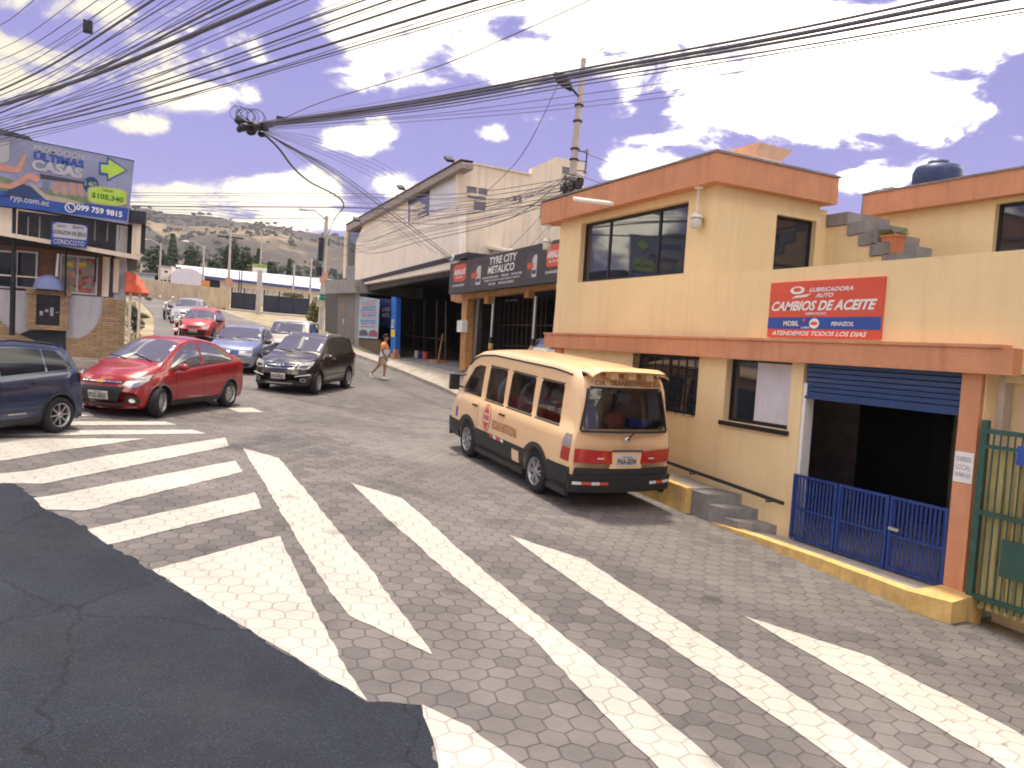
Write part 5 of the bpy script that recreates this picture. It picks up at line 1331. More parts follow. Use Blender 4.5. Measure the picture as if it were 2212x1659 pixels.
def wheel_meshes(r, w, spokes=5, steel=False, rr=.64):
    ty = MB(); ty.lathe([(rr*r,-w/2),(r*.90,-w/2),(r*.975,-w*.38),(r,-w*.25),(r,w*.25),(r*.975,w*.38),(r*.90,w/2),(rr*r,w/2),(rr*r,-w/2)], (0,0,0), (0,1,0), 32, False)
    rim = MB(); R1 = rr*r
    rim.lathe([(R1*1.0,w*.50),(R1*1.02,w*.53),(R1*.95,w*.49),(R1*.90,w*.12)], (0,0,0), (0,1,0), 32, False)
    rim.lathe([(.16*r,w*.30),(.16*r,w*.44),(.10*r,w*.47),(0,w*.47)], (0,0,0), (0,1,0), 14)
    if steel:
        rim.lathe([(R1*.92,w*.20),(R1*.75,w*.42),(R1*.5,w*.38),(R1*.25,w*.42),(0.001,w*.42)], (0,0,0), (0,1,0), 28, False)
    else:
        for k in range(spokes):
            a = 2*math.pi*k/spokes; 
            for da in (-.12, .12) if spokes < 8 else (0,):
                d0 = Vector((math.cos(a+da*.7), 0, math.sin(a+da*.7))); d1 = Vector((math.cos(a+da*1.6), 0, math.sin(a+da*1.6))); t0 = Vector((-math.sin(a), 0, math.cos(a)))
                p0 = d0*.12*r+Vector((0,w*.44,0)); p1 = d1*R1*.97+Vector((0,w*.42,0)); tw = r*(.055 if spokes < 8 else .04)
                rim.hexa([p0-t0*tw*1.2-Vector((0,w*.1,0)), p0+t0*tw*1.2-Vector((0,w*.1,0)), p1+t0*tw-Vector((0,w*.15,0)), p1-t0*tw-Vector((0,w*.15,0))],
                         [p0-t0*tw*1.1, p0+t0*tw*1.1, p1+t0*tw*.9, p1-t0*tw*.9])
    hub = MB(); hub.lathe([(0,-w*.1),(R1*.98,-w*.1),(R1*.98,w*.1),(0,w*.1)], (0,0,0), (0,1,0), 24)
    if steel:
        for k in range(8):
            a = 2*math.pi*k/8; c = Vector((math.cos(a)*R1*.66, w*.405, math.sin(a)*R1*.66)); hub.lathe([(R1*.11,0),(0,.004)], c, (0,1,0), 8)
    return ty.mesh('tyre', M_tyre), rim.mesh('rim', M_rim), hub.mesh('brake_disc', M_trim)
def add_wheels(root, r, w, axles, track, meshes, front_steer=0.0, name='wheel'):
    for (x, ri) in axles:
        for sg in (1, -1):
            e = bpy.data.objects.new(name, None); col.objects.link(e); e.parent = root
            e.location = (x, sg*(track/2), ri); e.rotation_euler = (0, random.uniform(0,1.2), (front_steer if x > 0 else 0)+(0 if sg > 0 else math.pi)); e.empty_display_size = .1
            for nm, me in zip(('tyre','rim','brake_disc'), meshes):
                o = bpy.data.objects.new(nm, me); col.objects.link(o); o.parent = e
def lpart(root, name, mb, mt_, label=None): return part(root, name, mb, mt_, local=True, label=label)
def boolean_body(mb, mats, cutters):
    """subtract cutter meshes; the cut faces take the second material"""
    me = mb.mesh('body', mats); o = bpy.data.objects.new('body', me); col.objects.link(o)
    tmp = []
    for c in cutters:
        cm = c.mesh('cut', mats); cm.polygons.foreach_set('material_index', [1]*len(cm.polygons)); co = bpy.data.objects.new('cut', cm); col.objects.link(co); tmp.append(co)
        md = o.modifiers.new('b', 'BOOLEAN'); md.object = co; md.operation = 'DIFFERENCE'; md.solver = 'EXACT'
    dg = bpy.context.evaluated_depsgraph_get(); dg.update()
    out = bpy.data.meshes.new_from_object(o.evaluated_get(dg))
    for co in tmp: me2 = co.data; bpy.data.objects.remove(co); bpy.data.meshes.remove(me2)
    bpy.data.objects.remove(o)
    out.set_sharp_from_angle(angle=R(38))
    return out
def arches(B, axles, r, depth=.3, k=1.13):
    cs = []
    for x, ri in axles:
        for sg in (1, -1):
            c = MB(); y1 = B.W*1.2*sg; y0 = (B.W-depth)*sg
            c.cyl((x, min(y0,y1), ri+.01), (x, max(y0,y1), ri+.01), r*k, n=36); cs.append(c)
    return cs
def arch_lips(root, B, axles, r, mt_, k=1.15, wd=.035, proud=.012):
    for x, ri in axles:
        for sg in (1, -1):
            m = MB(); m.smooth = True
            def fn(s, t):
                a = math.pi*(-.04+1.08*s); rr = r*(k-.03)+wd*t; px = x+rr*math.cos(a); pz = max(B.zb+.02, ri+rr*math.sin(a))
                p = B.side(px, pz, sg); p.y = sg*(abs(p.y)+proud*(1-t*.6)); return p
            m.grid(fn, 26, 2); lpart(root, 'wheel_arch', m, mt_)
def place(wf, wr_, base, axf):
    """root matrix from two near wheel contact points (front, rear); returns location, heading matrix, scale"""
    d = (wf-wr_); sc = d.length/base; fx = d.normalized()
    return fx, sc
def vehicle(name, label, cat, near_front, near_rear, base, track, xf, side, scale=None, group=None):
    """near_* : ground points below the wheels on the near side (side=+1 left, -1 right)"""
    fx = (near_front-near_rear).normalized(); up = Vector((0,0,1)); ly = up.cross(fx).normalized(); up = fx.cross(ly).normalized()
    sc = scale or (near_front-near_rear).length/base
    mid = (near_front+near_rear)/2
    org = mid-ly*side*(track/2)*sc-fx*(xf-base/2)*sc
    M3 = Matrix((fx, ly, up)).transposed()
    t = thing(name, label, cat, org, M3=M3, scale=sc, group=group)
    print('VEH', name, 'scale %.2f' % sc, [round(c,2) for c in org])
    return t
def plate(root, fn, yc, zc, w, h, txt, sgn=1):
    lpart(root, 'number_plate', panel(fn, [(yc-w/2,zc-h/2),(yc+w/2,zc-h/2)], [(yc-w/2,zc+h/2),(yc+w/2,zc+h/2)], 2, 2, off=.022, th=.01), M_plate)
    p = fn(yc, zc); n = Vector((sgn,0,0)); u = Vector((0,sgn,0))
    m = MB(); put_text(m, txt, Vector((p.x+sgn*.026,yc,zc)), u, Z, n, -w*.44, w*.44, -h*.38, h*.22, .003, bold=.02); lpart(root, 'lettering', m, M_txtk)
    m = MB(); put_text(m, 'ECUADOR', Vector((p.x+sgn*.026,yc,zc)), u, Z, n, -w*.2, w*.2, h*.28, h*.42, .003); lpart(root, 'lettering', m, M_txtk)
def mirror(root, x, y, z, sg, mt_, s=1.0):
    m = MB(); m.smooth = True
    c = Vector((x, sg*(y+.14*s), z)); m.ball(c, (.075*s,.12*s,.075*s), 12, 8)
    m.smooth = False; m.tube([(x+.02, sg*(y-.02), z-.05*s), (x+.01, sg*(y+.08), z-.02)], .022*s, 6)
    o = lpart(root, 'side_mirror', m, mt_)
def handle(root, B, x, z, mt_, sg):
    lpart(root, 'door_handle', panel(lambda a,b: B.side(a,b,sg), [(x-.09,z-.015),(x+.09,z-.015)], [(x-.09,z+.015),(x+.09,z+.015)], 6, 2, off=.03, th=.0), mt_)
def wipers(root, B, x0, ys, sweep=.5, mt_=None):
    for y in ys:
        a = B.top(x0, y); b = B.top(x0-.16, y-sweep); m = MB(); m.tube([a+Z*.02, a.lerp(b,.5)+Z*.03, b+Z*.02], .009, 5); lpart(root, 'wiper', m, M_trim)

# ---- generic passenger car -------------------------------------------------
def car(name, label, cat, nf, nr, side, S, group=None, scale=None):
    B = Body(S['L'], S['W'], S['prof'], S['belt'], S.get('zb',.2), S.get('wr',.76), S.get('kf',.24), S.get('kr',.16), S.get('win',.16), S.get('plan'), crown=S.get('crown',.035))
    r = S['r']; xf, xr_ = S['xf'], S['xr']; base = xf-xr_; track = 2*S['W']-.20
    t = vehicle(name, label, cat, nf, nr, base, track, xf, side, scale, group)
    axles = [(xf, r), (xr_, r)]
    P = S['paint']
    me = boolean_body(B.build(), [P, M_trim], arches(B, axles, r))
    me.name = 'body'; bo = bpy.data.objects.new('body', me); col.objects.link(bo); bo.parent = t
    add_wheels(t, r, .20, axles, 2*S['W']-.20, wheel_meshes(r, .20, S.get('spokes',5), S.get('steel',False)), S.get('steer',0))
    if S.get('lips', True): arch_lips(t, B, axles, r, S.get('lipmat', P))
    # glass: (x list along the belt, x list along the roof)
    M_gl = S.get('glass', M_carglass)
    ws0, ws1 = S['ws']     # windscreen base / top x
    wy = lambda x: B.ring(x)[13][0]-.05
    n = 8; xs = [ws0+(ws1-ws0)*i/n for i in range(n+1)]
    lo = [(x, -wy(x)) for x in xs]; hi = [(x, wy(x)) for x in xs]
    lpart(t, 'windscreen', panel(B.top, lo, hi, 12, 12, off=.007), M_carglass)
    if 'rw' in S:
        a, b = S['rw']; xs = [a+(b-a)*i/n for i in range(n+1)]
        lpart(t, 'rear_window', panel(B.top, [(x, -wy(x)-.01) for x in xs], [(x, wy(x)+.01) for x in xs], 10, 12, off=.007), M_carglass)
    for sg in (1, -1):
        f = lambda x, z: B.side(x, z, sg)
        for (x0, x1, cut0, cut1) in S['win_side']:
            xs = [x0+(x1-x0)*i/10 for i in range(11)]
            bl = lambda x: float(np.interp(x, B.bg, B.bz))+.025
            up = lambda x: max(bl(x)+.004, min(B.zt(x)-S.get('hdr',.085), bl(x)+cut0*(x-x0)+.004 if cut0 else 9, bl(x)+cut1*(x1-x)+.004 if cut1 else 9))
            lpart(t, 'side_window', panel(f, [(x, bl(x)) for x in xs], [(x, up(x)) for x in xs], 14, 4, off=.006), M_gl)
        if S.get('beltchrome'):
            x0, x1 = S['beltchrome']; xs = [x0+(x1-x0)*i/12 for i in range(13)]
            bl = lambda x: float(np.interp(x, B.bg, B.bz))
            lpart(t, 'belt_moulding', panel(f, [(x, bl(x)-.0) for x in xs], [(x, bl(x)+.02) for x in xs], 14, 1, off=.012), M_chrome)
        for x, z in S.get('handles', ()): handle(t, B, x, z, P if not S.get('chromeh') else M_chrome, sg)
        if S.get('sill'):
            x0, x1 = xr_+r*1.2, xf-r*1.2
            lpart(t, 'sill', panel(f, [(x0,B.zb+.015),(x1,B.zb+.015)], [(x0,B.zb+.12),(x1,B.zb+.12)], 10, 2, off=.014), M_trim)
        if S.get('doors'):
            for x in S['doors']:
                zb_, z_1 = B.zb+.14, float(np.interp(x, B.bg, B.bz))-.01
                m = panel(f, [(x-.004,zb_),(x+.004,zb_)], [(x-.004,z_1),(x+.004,z_1)], 1, 14, off=.0025, th=.0); lpart(t, 'door_gap', m, M_trim)
        mirror(t, S['mx'], B.w(S['mx'])*.93, float(np.interp(S['mx'], B.bg, B.bz))+.07, sg, S.get('mirmat', P), S.get('ms',1))
    wipers(t, B, ws0+.03, (.45, -.1), .5)
    return t, B
def fpan(t, B, name, lo, hi, mt_, off=.008, th=.012, both=False, fn=None, label=None, n=14, k=6):
    fn = fn or B.front
    lpart(t, name, panel(fn, lo, hi, n, k, off=off, th=th), mt_, label)
    if both: lpart(t, name, panel(fn, [(-a, b) for a, b in lo], [(-a, b) for a, b in hi], n, k, off=off, th=th), mt_, label)

# ---- red sedan
M_redp = paint('red_car_paint', (.30,.010,.014), .1)
S = dict(L=3.95, W=.80, r=.29, xf=1.23, xr=-1.17, zb=.19, paint=M_redp, steel=True, wr=.70, kf=.34, kr=.24, crown=.045,
  prof=[(-1.98,.52),(-1.97,.80),(-1.93,1.02),(-1.80,1.10),(-1.55,1.14),(-1.30,1.22),(-.85,1.42),(-.4,1.49),(.05,1.49),(.35,1.42),(.95,1.10),(1.15,.98),(1.55,.88),(1.83,.76),(1.94,.62),(1.98,.45)],
  belt=[(-1.98,.98),(-1.2,1.02),(0,.95),(1.0,.86),(1.5,.78),(1.98,.60)], ws=(1.06,.36), rw=(-1.42,-.88),
  win_side=[(-1.28,-.20,1.6,0),(-.11,.92,0,.95)], handles=[(-.95,.86),(-.02,.80)], doors=(.78,-.16,-1.05), mx=.72, sill=True, beltchrome=(-1.25,.85), lipmat=mat('grey_arch', (.10,.09,.10), .6, var=.1), steer=.25, spokes=8)
t, B = car('parked_car', 'red four door sedan facing left across the crossing stripes', 'car', gp(339,901), gp(488,878), 1, S)
t.name = 'sedan_car'
fpan(t, B, 'upper_grille', [(-.40,.655),(.40,.655)], [(-.44,.70),(.44,.70)], M_trim)
fpan(t, B, 'grille_chrome', [(-.40,.675),(.40,.675)], [(-.40,.69),(.40,.69)], M_chrome, off=.014)
fpan(t, B, 'lower_grille', [(-.34,.335),(.34,.335)], [(-.46,.60),(.46,.60)], M_trim, off=.009)
fpan(t, B, 'bowtie_badge', [(-.07,.66),(.07,.66)], [(-.06,.70),(.06,.70)], mat('gold_badge', (.5,.36,.12), .3, metal=.7), off=.02)
fpan(t, B, 'bumper_inlet', [(-.42,.245),(.42,.245)], [(-.46,.30),(.46,.30)], M_trim, off=.009)
fpan(t, B, 'headlight', [(.44,.635),(.54,.58),(.66,.60),(.76,.72)], [(.46,.70),(.56,.74),(.66,.79),(.76,.83)], M_lampg, both=True, off=.01)
fpan(t, B, 'headlight_core', [(.48,.64),(.60,.61)], [(.50,.69),(.62,.70)], M_chrome, both=True, off=.016)
lo, hi = ell(.58,.36,.11,.075); fpan(t, B, 'fog_lamp', lo, hi, M_trim, both=True, off=.01)
lo, hi = ell(.58,.355,.045,.04); fpan(t, B, 'fog_lamp_lens', lo, hi, M_chrome, both=True, off=.02)
plate(t, B.front, 0, .44, .40, .15, 'PDG-5832')
lo, hi = ell(-.62,.88,.12,.12)
fpan(t, B, 'tail_light', [(.55,.80),(.74,.80)], [(.55,.98),(.74,.96)], M_lampr, both=True, fn=B.rear)
m = panel(B.top, [(.66,.52),(.56,.52)], [(.66,.57),(.56,.57)], 3, 2, off=.012); lpart(t, 'sticker', m, M_wht2)
m = panel(B.top, [(.53,.50),(.47,.50)], [(.53,.55),(.47,.55)], 3, 2, off=.012); lpart(t, 'sticker', m, M_wht2)

# ---- dark blue hatchback
M_navy = paint('dark_blue_paint', (.018,.032,.085), .35)
S = dict(L=4.0, W=.85, r=.32, xf=1.27, xr=-1.22, zb=.20, paint=M_navy, glass=mat('tinted_glass', (.012,.016,.026), .08, spec=.3), wr=.74, kf=.26, kr=.30, spokes=8, crown=.04,
  prof=[(-2.0,.50),(-1.98,.85),(-1.92,1.02),(-1.80,1.16),(-1.62,1.42),(-1.35,1.50),(-.6,1.56),(.0,1.56),(.35,1.48),(.95,1.12),(1.2,1.02),(1.6,.93),(1.88,.78),(1.98,.6),(2.0,.48)],
  belt=[(-2,1.12),(-1.4,1.08),(0,1.0),(1.0,.92),(2,.62)], ws=(1.05,.36), rw=(-1.84,-1.58),
  win_side=[(-1.60,-1.0,.9,0),(-.95,-.12,0,0),(-.04,.92,0,1.0)], handles=[(-.75,.9),(.15,.86)], doors=(.85,-.08,-1.0), mx=.8, sill=True, lipmat=M_trim)
pr_ = gp(120,935); hd = R(222)     # heading measured from +Y towards +X
hv = Vector((math.sin(hd), math.cos(hd), 0)); pf = pr_+hv*2.49*.93; pf.z = gz(pf.x, pf.y)
t, B = car('hatchback_car', 'dark blue hatchback cut off by the left edge of the photo', 'car', pf, pr_, 1, S, scale=.93)
fpan(t, B, 'tail_light', [(.50,.88),(.62,.86),(.80,.90)], [(.50,1.00),(.62,1.02),(.80,1.04)], M_lampr, both=True, fn=B.rear, off=.02)
fpan(t, B, 'rear_spoiler', [(-1.66,-.50),(-1.45,-.56)], [(-1.66,.50),(-1.45,.56)], M_navy, fn=B.top, off=.05)
fpan(t, B, 'rear_bumper_trim', [(-.75,.24),(.75,.24)], [(-.75,.42),(.75,.42)], M_trim, fn=B.rear, off=.012)
lpart(t, 'chrome_strip', panel(lambda a,b: B.side(a,b,1), [(-.55,.40),(-.20,.40)], [(-.55,.42),(-.20,.42)], 4, 1, off=.012), M_chrome)
for sg in (1,-1): m = MB(); m.tube([B.top(.2, sg*.56)+Z*.03, B.top(-.5, sg*.57)+Z*.05, B.top(-1.3, sg*.55)+Z*.03], .018, 6); lpart(t, 'roof_rail', m, M_trim)

# ---- dark brown SUV
M_brown = paint('dark_brown_paint', (.045,.036,.030), .45)
S = dict(L=4.45, W=.91, r=.355, xf=1.38, xr=-1.23, zb=.27, paint=M_brown, wr=.76, kf=.34, kr=.24, spokes=5, crown=.04, win=.14,
  prof=[(-2.23,.60),(-2.2,.95),(-2.12,1.18),(-1.95,1.52),(-1.75,1.66),(-1.0,1.73),(-.1,1.73),(.25,1.66),(.90,1.22),(1.15,1.12),(1.75,1.02),(2.05,.90),(2.18,.75),(2.22,.55)],
  belt=[(-2.22,1.22),(-1.3,1.16),(0,1.07),(1.0,1.02),(1.7,.93),(2.22,.72)], ws=(1.02,.30), rw=(-2.05,-1.88),
  win_side=[(-1.85,-1.08,.95,0),(-1.02,-.10,0,0),(-.02,.98,0,.95)], handles=[(-.75,.98),(.2,.94)], doors=(.92,-.06,-1.03), mx=.86, sill=True, beltchrome=(-1.8,.92), lipmat=M_trim, steer=.08, mirmat=M_brown, ms=1.15)
t, B = car('suv_car', 'dark brown suv with a chrome framed grille facing left in the middle distance', 'car', gp(679,852), gp(747,838), 1, S, scale=.93)
fpan(t, B, 'grille_frame', [(-.42,.76),(.42,.76)], [(-.52,.94),(.52,.94)], M_chrome, off=.012)
fpan(t, B, 'grille', [(-.39,.785),(.39,.785)], [(-.47,.915),(.47,.915)], mat('dark_grille', (.015,.02,.05), .4), off=.018)
fpan(t, B, 'grille_bar', [(-.43,.845),(.43,.845)], [(-.43,.86),(.43,.86)], M_chrome, off=.024)
lo, hi = ell(0,.853,.13,.05); fpan(t, B, 'badge', lo, hi, M_chrome, off=.032)
lo, hi = ell(0,.853,.095,.03); fpan(t, B, 'badge_core', lo, hi, M_trim, off=.038)
m = MB(); 
fpan(t, B, 'badge_bars', [(-.05,.835),(.05,.835)], [(-.018,.868),(.018,.868)], M_chrome, off=.044)
fpan(t, B, 'headlight', [(.50,.78),(.66,.74),(.80,.78),(.86,.88)], [(.56,.93),(.68,.95),(.80,.97),(.87,.99)], M_lampg, both=True, off=.012)
fpan(t, B, 'headlight_core', [(.56,.80),(.74,.80)], [(.58,.85),(.78,.87)], M_lampd, both=True, off=.018)
fpan(t, B, 'running_light', [(.48,.54),(.86,.60)], [(.48,.565),(.86,.625)], M_wht2, both=True, off=.014)
lo, hi = ell(.68,.45,.08,.06); fpan(t, B, 'fog_lamp', lo, hi, M_chrome, both=True, off=.01)
lo, hi = ell(.68,.45,.055,.04); fpan(t, B, 'fog_lamp_lens', lo, hi, M_lampd, both=True, off=.02)
fpan(t, B, 'lower_bumper', [(-.80,.29),(.80,.29)], [(-.80,.40),(.80,.40)], M_trim, off=.01)
fpan(t, B, 'skid_plate', [(-.38,.33),(.38,.33)], [(-.42,.36),(.42,.36)], M_alu, off=.02)
plate(t, B.front, 0, .55, .42, .16, 'PDN-9022')
fpan(t, B, 'tail_light', [(.66,1.0),(.85,1.0)], [(.66,1.14),(.85,1.16)], M_lampr, both=True, fn=B.rear, off=.02)
for sg in (1,-1): m = MB(); m.tube([B.top(.1, sg*.60)-Z*.01, B.top(0, sg*.60)+Z*.05, B.top(-1.3, sg*.60)+Z*.05, B.top(-1.45, sg*.60)-Z*.01], .018, 6); lpart(t, 'roof_rail', m, M_alu)
for k in range(4):
    m = panel(B.top, [(.84-k*.085,.60),(.79-k*.085,.60)], [(.84-k*.085,.67),(.79-k*.085,.67)], 2, 2, off=.012); lpart(t, 'sticker', m, M_wht2)
m = panel(B.top, [(.42,.02),(.35,.02)], [(.42,.12),(.35,.12)], 2, 2, off=.012); lpart(t, 'inner_mirror', m, M_wht2)
lpart(t, 'body_moulding', panel(lambda a,b: B.side(a,b,1), [(-.85,.50),(.85,.46)], [(-.85,.525),(.85,.485)], 10, 1, off=.014), M_alu)
SUV, SUVB = t, B

# ---- silver blue sedan behind
M_sblp = paint('silver_blue_paint', (.26,.30,.46), .5)
S = dict(L=4.1, W=.80, r=.29, xf=1.35, xr=-1.15, zb=.22, paint=M_sblp, steel=True, wr=.74, kf=.18, kr=.16, crown=.03,
  prof=[(-2.05,.5),(-2.03,.9),(-1.85,.98),(-1.4,1.05),(-.85,1.36),(-.2,1.40),(.2,1.34),(.82,1.0),(1.0,.95),(1.7,.84),(1.95,.76),(2.03,.55)],
  belt=[(-2.05,.90),(0,.90),(1.0,.88),(2.05,.66)], ws=(.92,.22), rw=(-1.3,-.88),
  win_side=[(-1.2,-.1,1.1,0),(-.02,.82,0,1.0)], mx=.68, lips=False, mirmat=M_trim)
def by_center(px, py_ground, d, yaw_view, base, xf, track, front=True):
    pass
def car_at(name, label, cat, P, az, S, side=1, group=None, scale=1.0):
    """P: ground point under the middle of the front bumper; az: heading from +Y towards +X"""
    hv = Vector((math.sin(az), math.cos(az), 0)); lv = Vector((-hv.y, hv.x, 0)); tr = 2*S['W']-.20
    lv = Vector((0,0,1)).cross(hv)
    f = P-hv*(S['L']/2-S['xf'])*scale+lv*side*tr/2*scale; r_ = f-hv*(S['xf']-S['xr'])*scale
    f.z = gz(f.x, f.y); r_.z = gz(r_.x, r_.y)
    return car(name, label, cat, f, r_, side, S, group, scale)
t, B = car_at('sedan_car', 'silver blue sedan seen head on behind the red sedan', 'car', gp(490,806), R(200), S, scale=1.05)
fpan(t, B, 'grille', [(-.30,.60),(.30,.60)], [(-.30,.72),(.30,.72)], mat('deep_blue_grille', (.02,.05,.22), .4))
fpan(t, B, 'badge', [(-.05,.625),(.05,.625)], [(-.05,.71),(.05,.71)], M_chrome, off=.02)
fpan(t, B, 'headlight', [(.34,.59),(.66,.60)], [(.34,.72),(.68,.72)], M_lampg, both=True)
fpan(t, B, 'bumper', [(-.72,.36),(.72,.36)], [(-.72,.54),(.72,.54)], mat('pale_bumper', (.30,.29,.27), .5), off=.03)
fpan(t, B, 'lower_grille', [(-.60,.25),(.60,.25)], [(-.60,.34),(.60,.34)], M_trim, off=.01)
m = panel(B.top, [(.60,.56),(.50,.56)], [(.60,.62),(.50,.62)], 2, 2, off=.012); lpart(t, 'sticker', m, M_wht2)

# ---- pickup
M_bei = paint('pale_beige_paint', (.52,.47,.40), .1, .35, .5)
S = dict(L=4.9, W=.86, r=.34, xf=1.55, xr=-1.35, zb=.36, paint=M_bei, steel=True, wr=.78, kf=.14, kr=.10, crown=.03,
  prof=[(-2.45,1.08),(-.85,1.10),(-.80,1.15),(-.62,1.68),(-.3,1.72),(.35,1.72),(.62,1.66),(1.10,1.22),(1.25,1.16),(2.2,1.06),(2.40,.98),(2.44,.7)],
  belt=[(-2.45,1.04),(-.8,1.1),(1.1,1.10),(2.44,.9)], ws=(1.16,.60), rw=(-.78,-.66),
  win_side=[(-.72,.02,1.6,0),(.1,1.06,0,1.1)], mx=1.0, lips=False, mirmat=M_trim, ms=1.5)
t, B = car_at('pickup_truck', 'pale beige pickup half hidden behind the dark brown suv', 'pickup', Vector((4.8,28.4,gz(4.8,28.4))), R(203), S, scale=1.0)
fpan(t, B, 'headlight', [(.52,.80),(.80,.80)], [(.52,.95),(.80,.95)], M_lampg, both=True)
fpan(t, B, 'grille', [(-.48,.78),(.48,.78)], [(-.48,.96),(.48,.96)], M_trim)
fpan(t, B, 'bumper', [(-.80,.45),(.80,.45)], [(-.80,.65),(.80,.65)], M_alu, off=.05)
m = MB(); 
for sg in (1,-1): m.tube([(-.95,sg*.7,1.05),(-.95,sg*.7,1.60)], .03, 6)
m.tube([(-.95,-.7,1.6),(-.95,.7,1.6)], .03, 6); lpart(t, 'roll_bar', m, M_trim)

# ---- small red hatchback and silver car further up
M_red2 = paint('faded_red_paint', (.46,.04,.04), .1, .35, .5)
S = dict(L=3.8, W=.80, r=.28, xf=1.2, xr=-1.2, zb=.22, paint=M_red2, steel=True, wr=.72, kf=.26, kr=.2, crown=.04,
  prof=[(-1.9,.6),(-1.88,.95),(-1.6,1.34),(-1.1,1.42),(-.1,1.42),(.3,1.34),(.85,1.0),(1.1,.93),(1.6,.82),(1.8,.68),(1.9,.5)],
  belt=[(-1.9,.98),(0,.9),(1,.85),(1.9,.62)], ws=(.98,.28), win_side=[(-1.5,-.25,1.2,0),(-.15,.85,0,1.0)], mx=.7, lips=False, mirmat=M_trim, ms=1.15)
t, B = car_at('hatchback_car', 'small faded red hatchback with a motorcycle beside its front corner', 'car', gp(416,735), R(196), S, scale=1.0)
fpan(t, B, 'grille', [(-.26,.60),(.26,.60)], [(-.26,.70),(.26,.70)], M_trim)
fpan(t, B, 'headlight', [(.36,.56),(.62,.58)], [(.38,.70),(.66,.74)], M_lampg, both=True)
fpan(t, B, 'lower_grille', [(-.5,.28),(.5,.28)], [(-.5,.40),(.5,.40)], M_trim)
plate(t, B.front, 0, .47, .36, .12, 'PBO-2174')
M_sil = paint('silver_paint', (.40,.39,.40), .5, .3, .6)
S2 = dict(S); S2.update(paint=M_sil, L=4.2, W=.84)
t, B = car_at('sedan_car', 'silver car furthest up the road behind the small red hatchback', 'car', gp(399,702), R(190), S2, scale=1.05)
fpan(t, B, 'headlight', [(.36,.56),(.62,.58)], [(.38,.70),(.66,.74)], M_lampg, both=True)
fpan(t, B, 'grille', [(-.26,.60),(.26,.60)], [(-.26,.70),(.26,.70)], M_trim)
# grey car parked in the tyre shop forecourt behind the van
S3 = dict(S2); S3.update(paint=paint('grey_paint', (.30,.29,.29), .4))
pg = W.P(1165,800,1.6); pg.z = 1.0
t, B = car_at('parked_car', 'grey car roof peeping over the school van inside the tyre shop', 'car', Vector((11.3,17.4,0)), R(183), S3, scale=.88)
t.location.z += FLZ-.1-gz(11.3,17.4)

# ------------------------------------------------------------------ school van
M_van = paint('school_van_paint', (.84,.57,.31), .0, .30, .5)
M_vglass = emis_less_glass('van_glass', (.72,.72,.72))
M_cloth = mat('grey_seat_cloth', (.34,.30,.28), .95, var=.25, scale=8)
vf, vr = gp(1014,986), gp(1160,1063)
vb = 2.60; LV, WV, HV_ = 4.95, .88, 2.0
B = Body(LV, WV, [(-2.48,1.20),(-2.47,1.72),(-2.40,1.86),(-2.2,1.94),(-1.5,1.98),(.6,1.98),(1.15,1.93),(1.45,1.82),(2.08,1.22),(2.22,1.10),(2.38,.95),(2.46,.6),(2.475,.45)],
     [(-2.48,1.12),(1.4,1.10),(2.1,1.05),(2.48,.70)], zb=.24, wr=.83, kf=.30, kr=.14, win=.12, crown=.05, lean=.16, plan=[(-2.48,.965),(-2.1,1),(1.6,1),(2.2,.97),(2.48,.90)])
AX = [(1.22,.325), (-1.38,.325)]
van = vehicle('school_van', 'orange yellow school van with dark lower panels parked beside the yellow building', 'van', vf, vr, vb, 2*WV-.2, 1.22, 1)
cuts = arches(B, AX, .325, .28, 1.16)
cav = MB(); cav.hexa([Vector(q) for q in ((-2.30,-.76,.80),(1.30,-.76,.80),(1.30,.76,.80),(-2.30,.76,.80))],[Vector(q) for q in ((-2.18,-.66,1.90),(1.05,-.66,1.90),(1.05,.66,1.90),(-2.18,.66,1.90))])
cuts.append(cav)
VW = [(-1.93,-1.20),(-1.06,-.20),(-.06,.66)]          # side panes: x ranges at belt
def vwin(sg, x0, x1, z0=1.13, z1=1.70, sl=.05):
    lo = [(x0+(x1-x0)*i/8, z0+.03*(x-0)) for i, x in enumerate([0]*9)]; hi = [(x0+sl+(x1-x0-sl*.6)*i/8, z1) for i in range(9)]
    return lo, hi
def prism_cut(pts, sg):
    c = MB(); a = [Vector((x, sg*.60, z)) for x, z in pts]; b = [Vector((x, sg*1.1, z)) for x, z in pts]
    if sg > 0: a, b = b, a
    c.hexa(a, b); return c
FW = [(.84,1.13),(1.62,1.13),(1.66,1.20),(1.30,1.62),(1.10,1.68),(.86,1.68)]
for sg in (1, -1):
    for x0, x1 in VW:
        cuts.append(prism_cut([(x0+.03,1.13),(x1-.03,1.13),(x1,1.17),(x1,1.66),(x1-.04,1.70),(x0+.08,1.70),(x0+.04,1.66),(x0,1.17)], sg))
    cuts.append(prism_cut(FW, sg))
rc = MB(); q = [(-.66,1.14),(.66,1.14),(.72,1.20),(.64,1.66),(.58,1.71),(-.58,1.71),(-.64,1.66),(-.72,1.20)]
rc.hexa([Vector((-3,y,z)) for y, z in q], [Vector((-2.1,y,z)) for y, z in q]); cuts.append(rc)
me = boolean_body(B.build(), [M_van, mat('van_lining', (.34,.29,.24), .9, var=.2)], cuts); me.name = 'body'
bo = bpy.data.objects.new('body', me); col.objects.link(bo); bo.parent = van
add_wheels(van, .325, .20, AX, 2*WV-.24, wheel_meshes(.325, .20, 6))
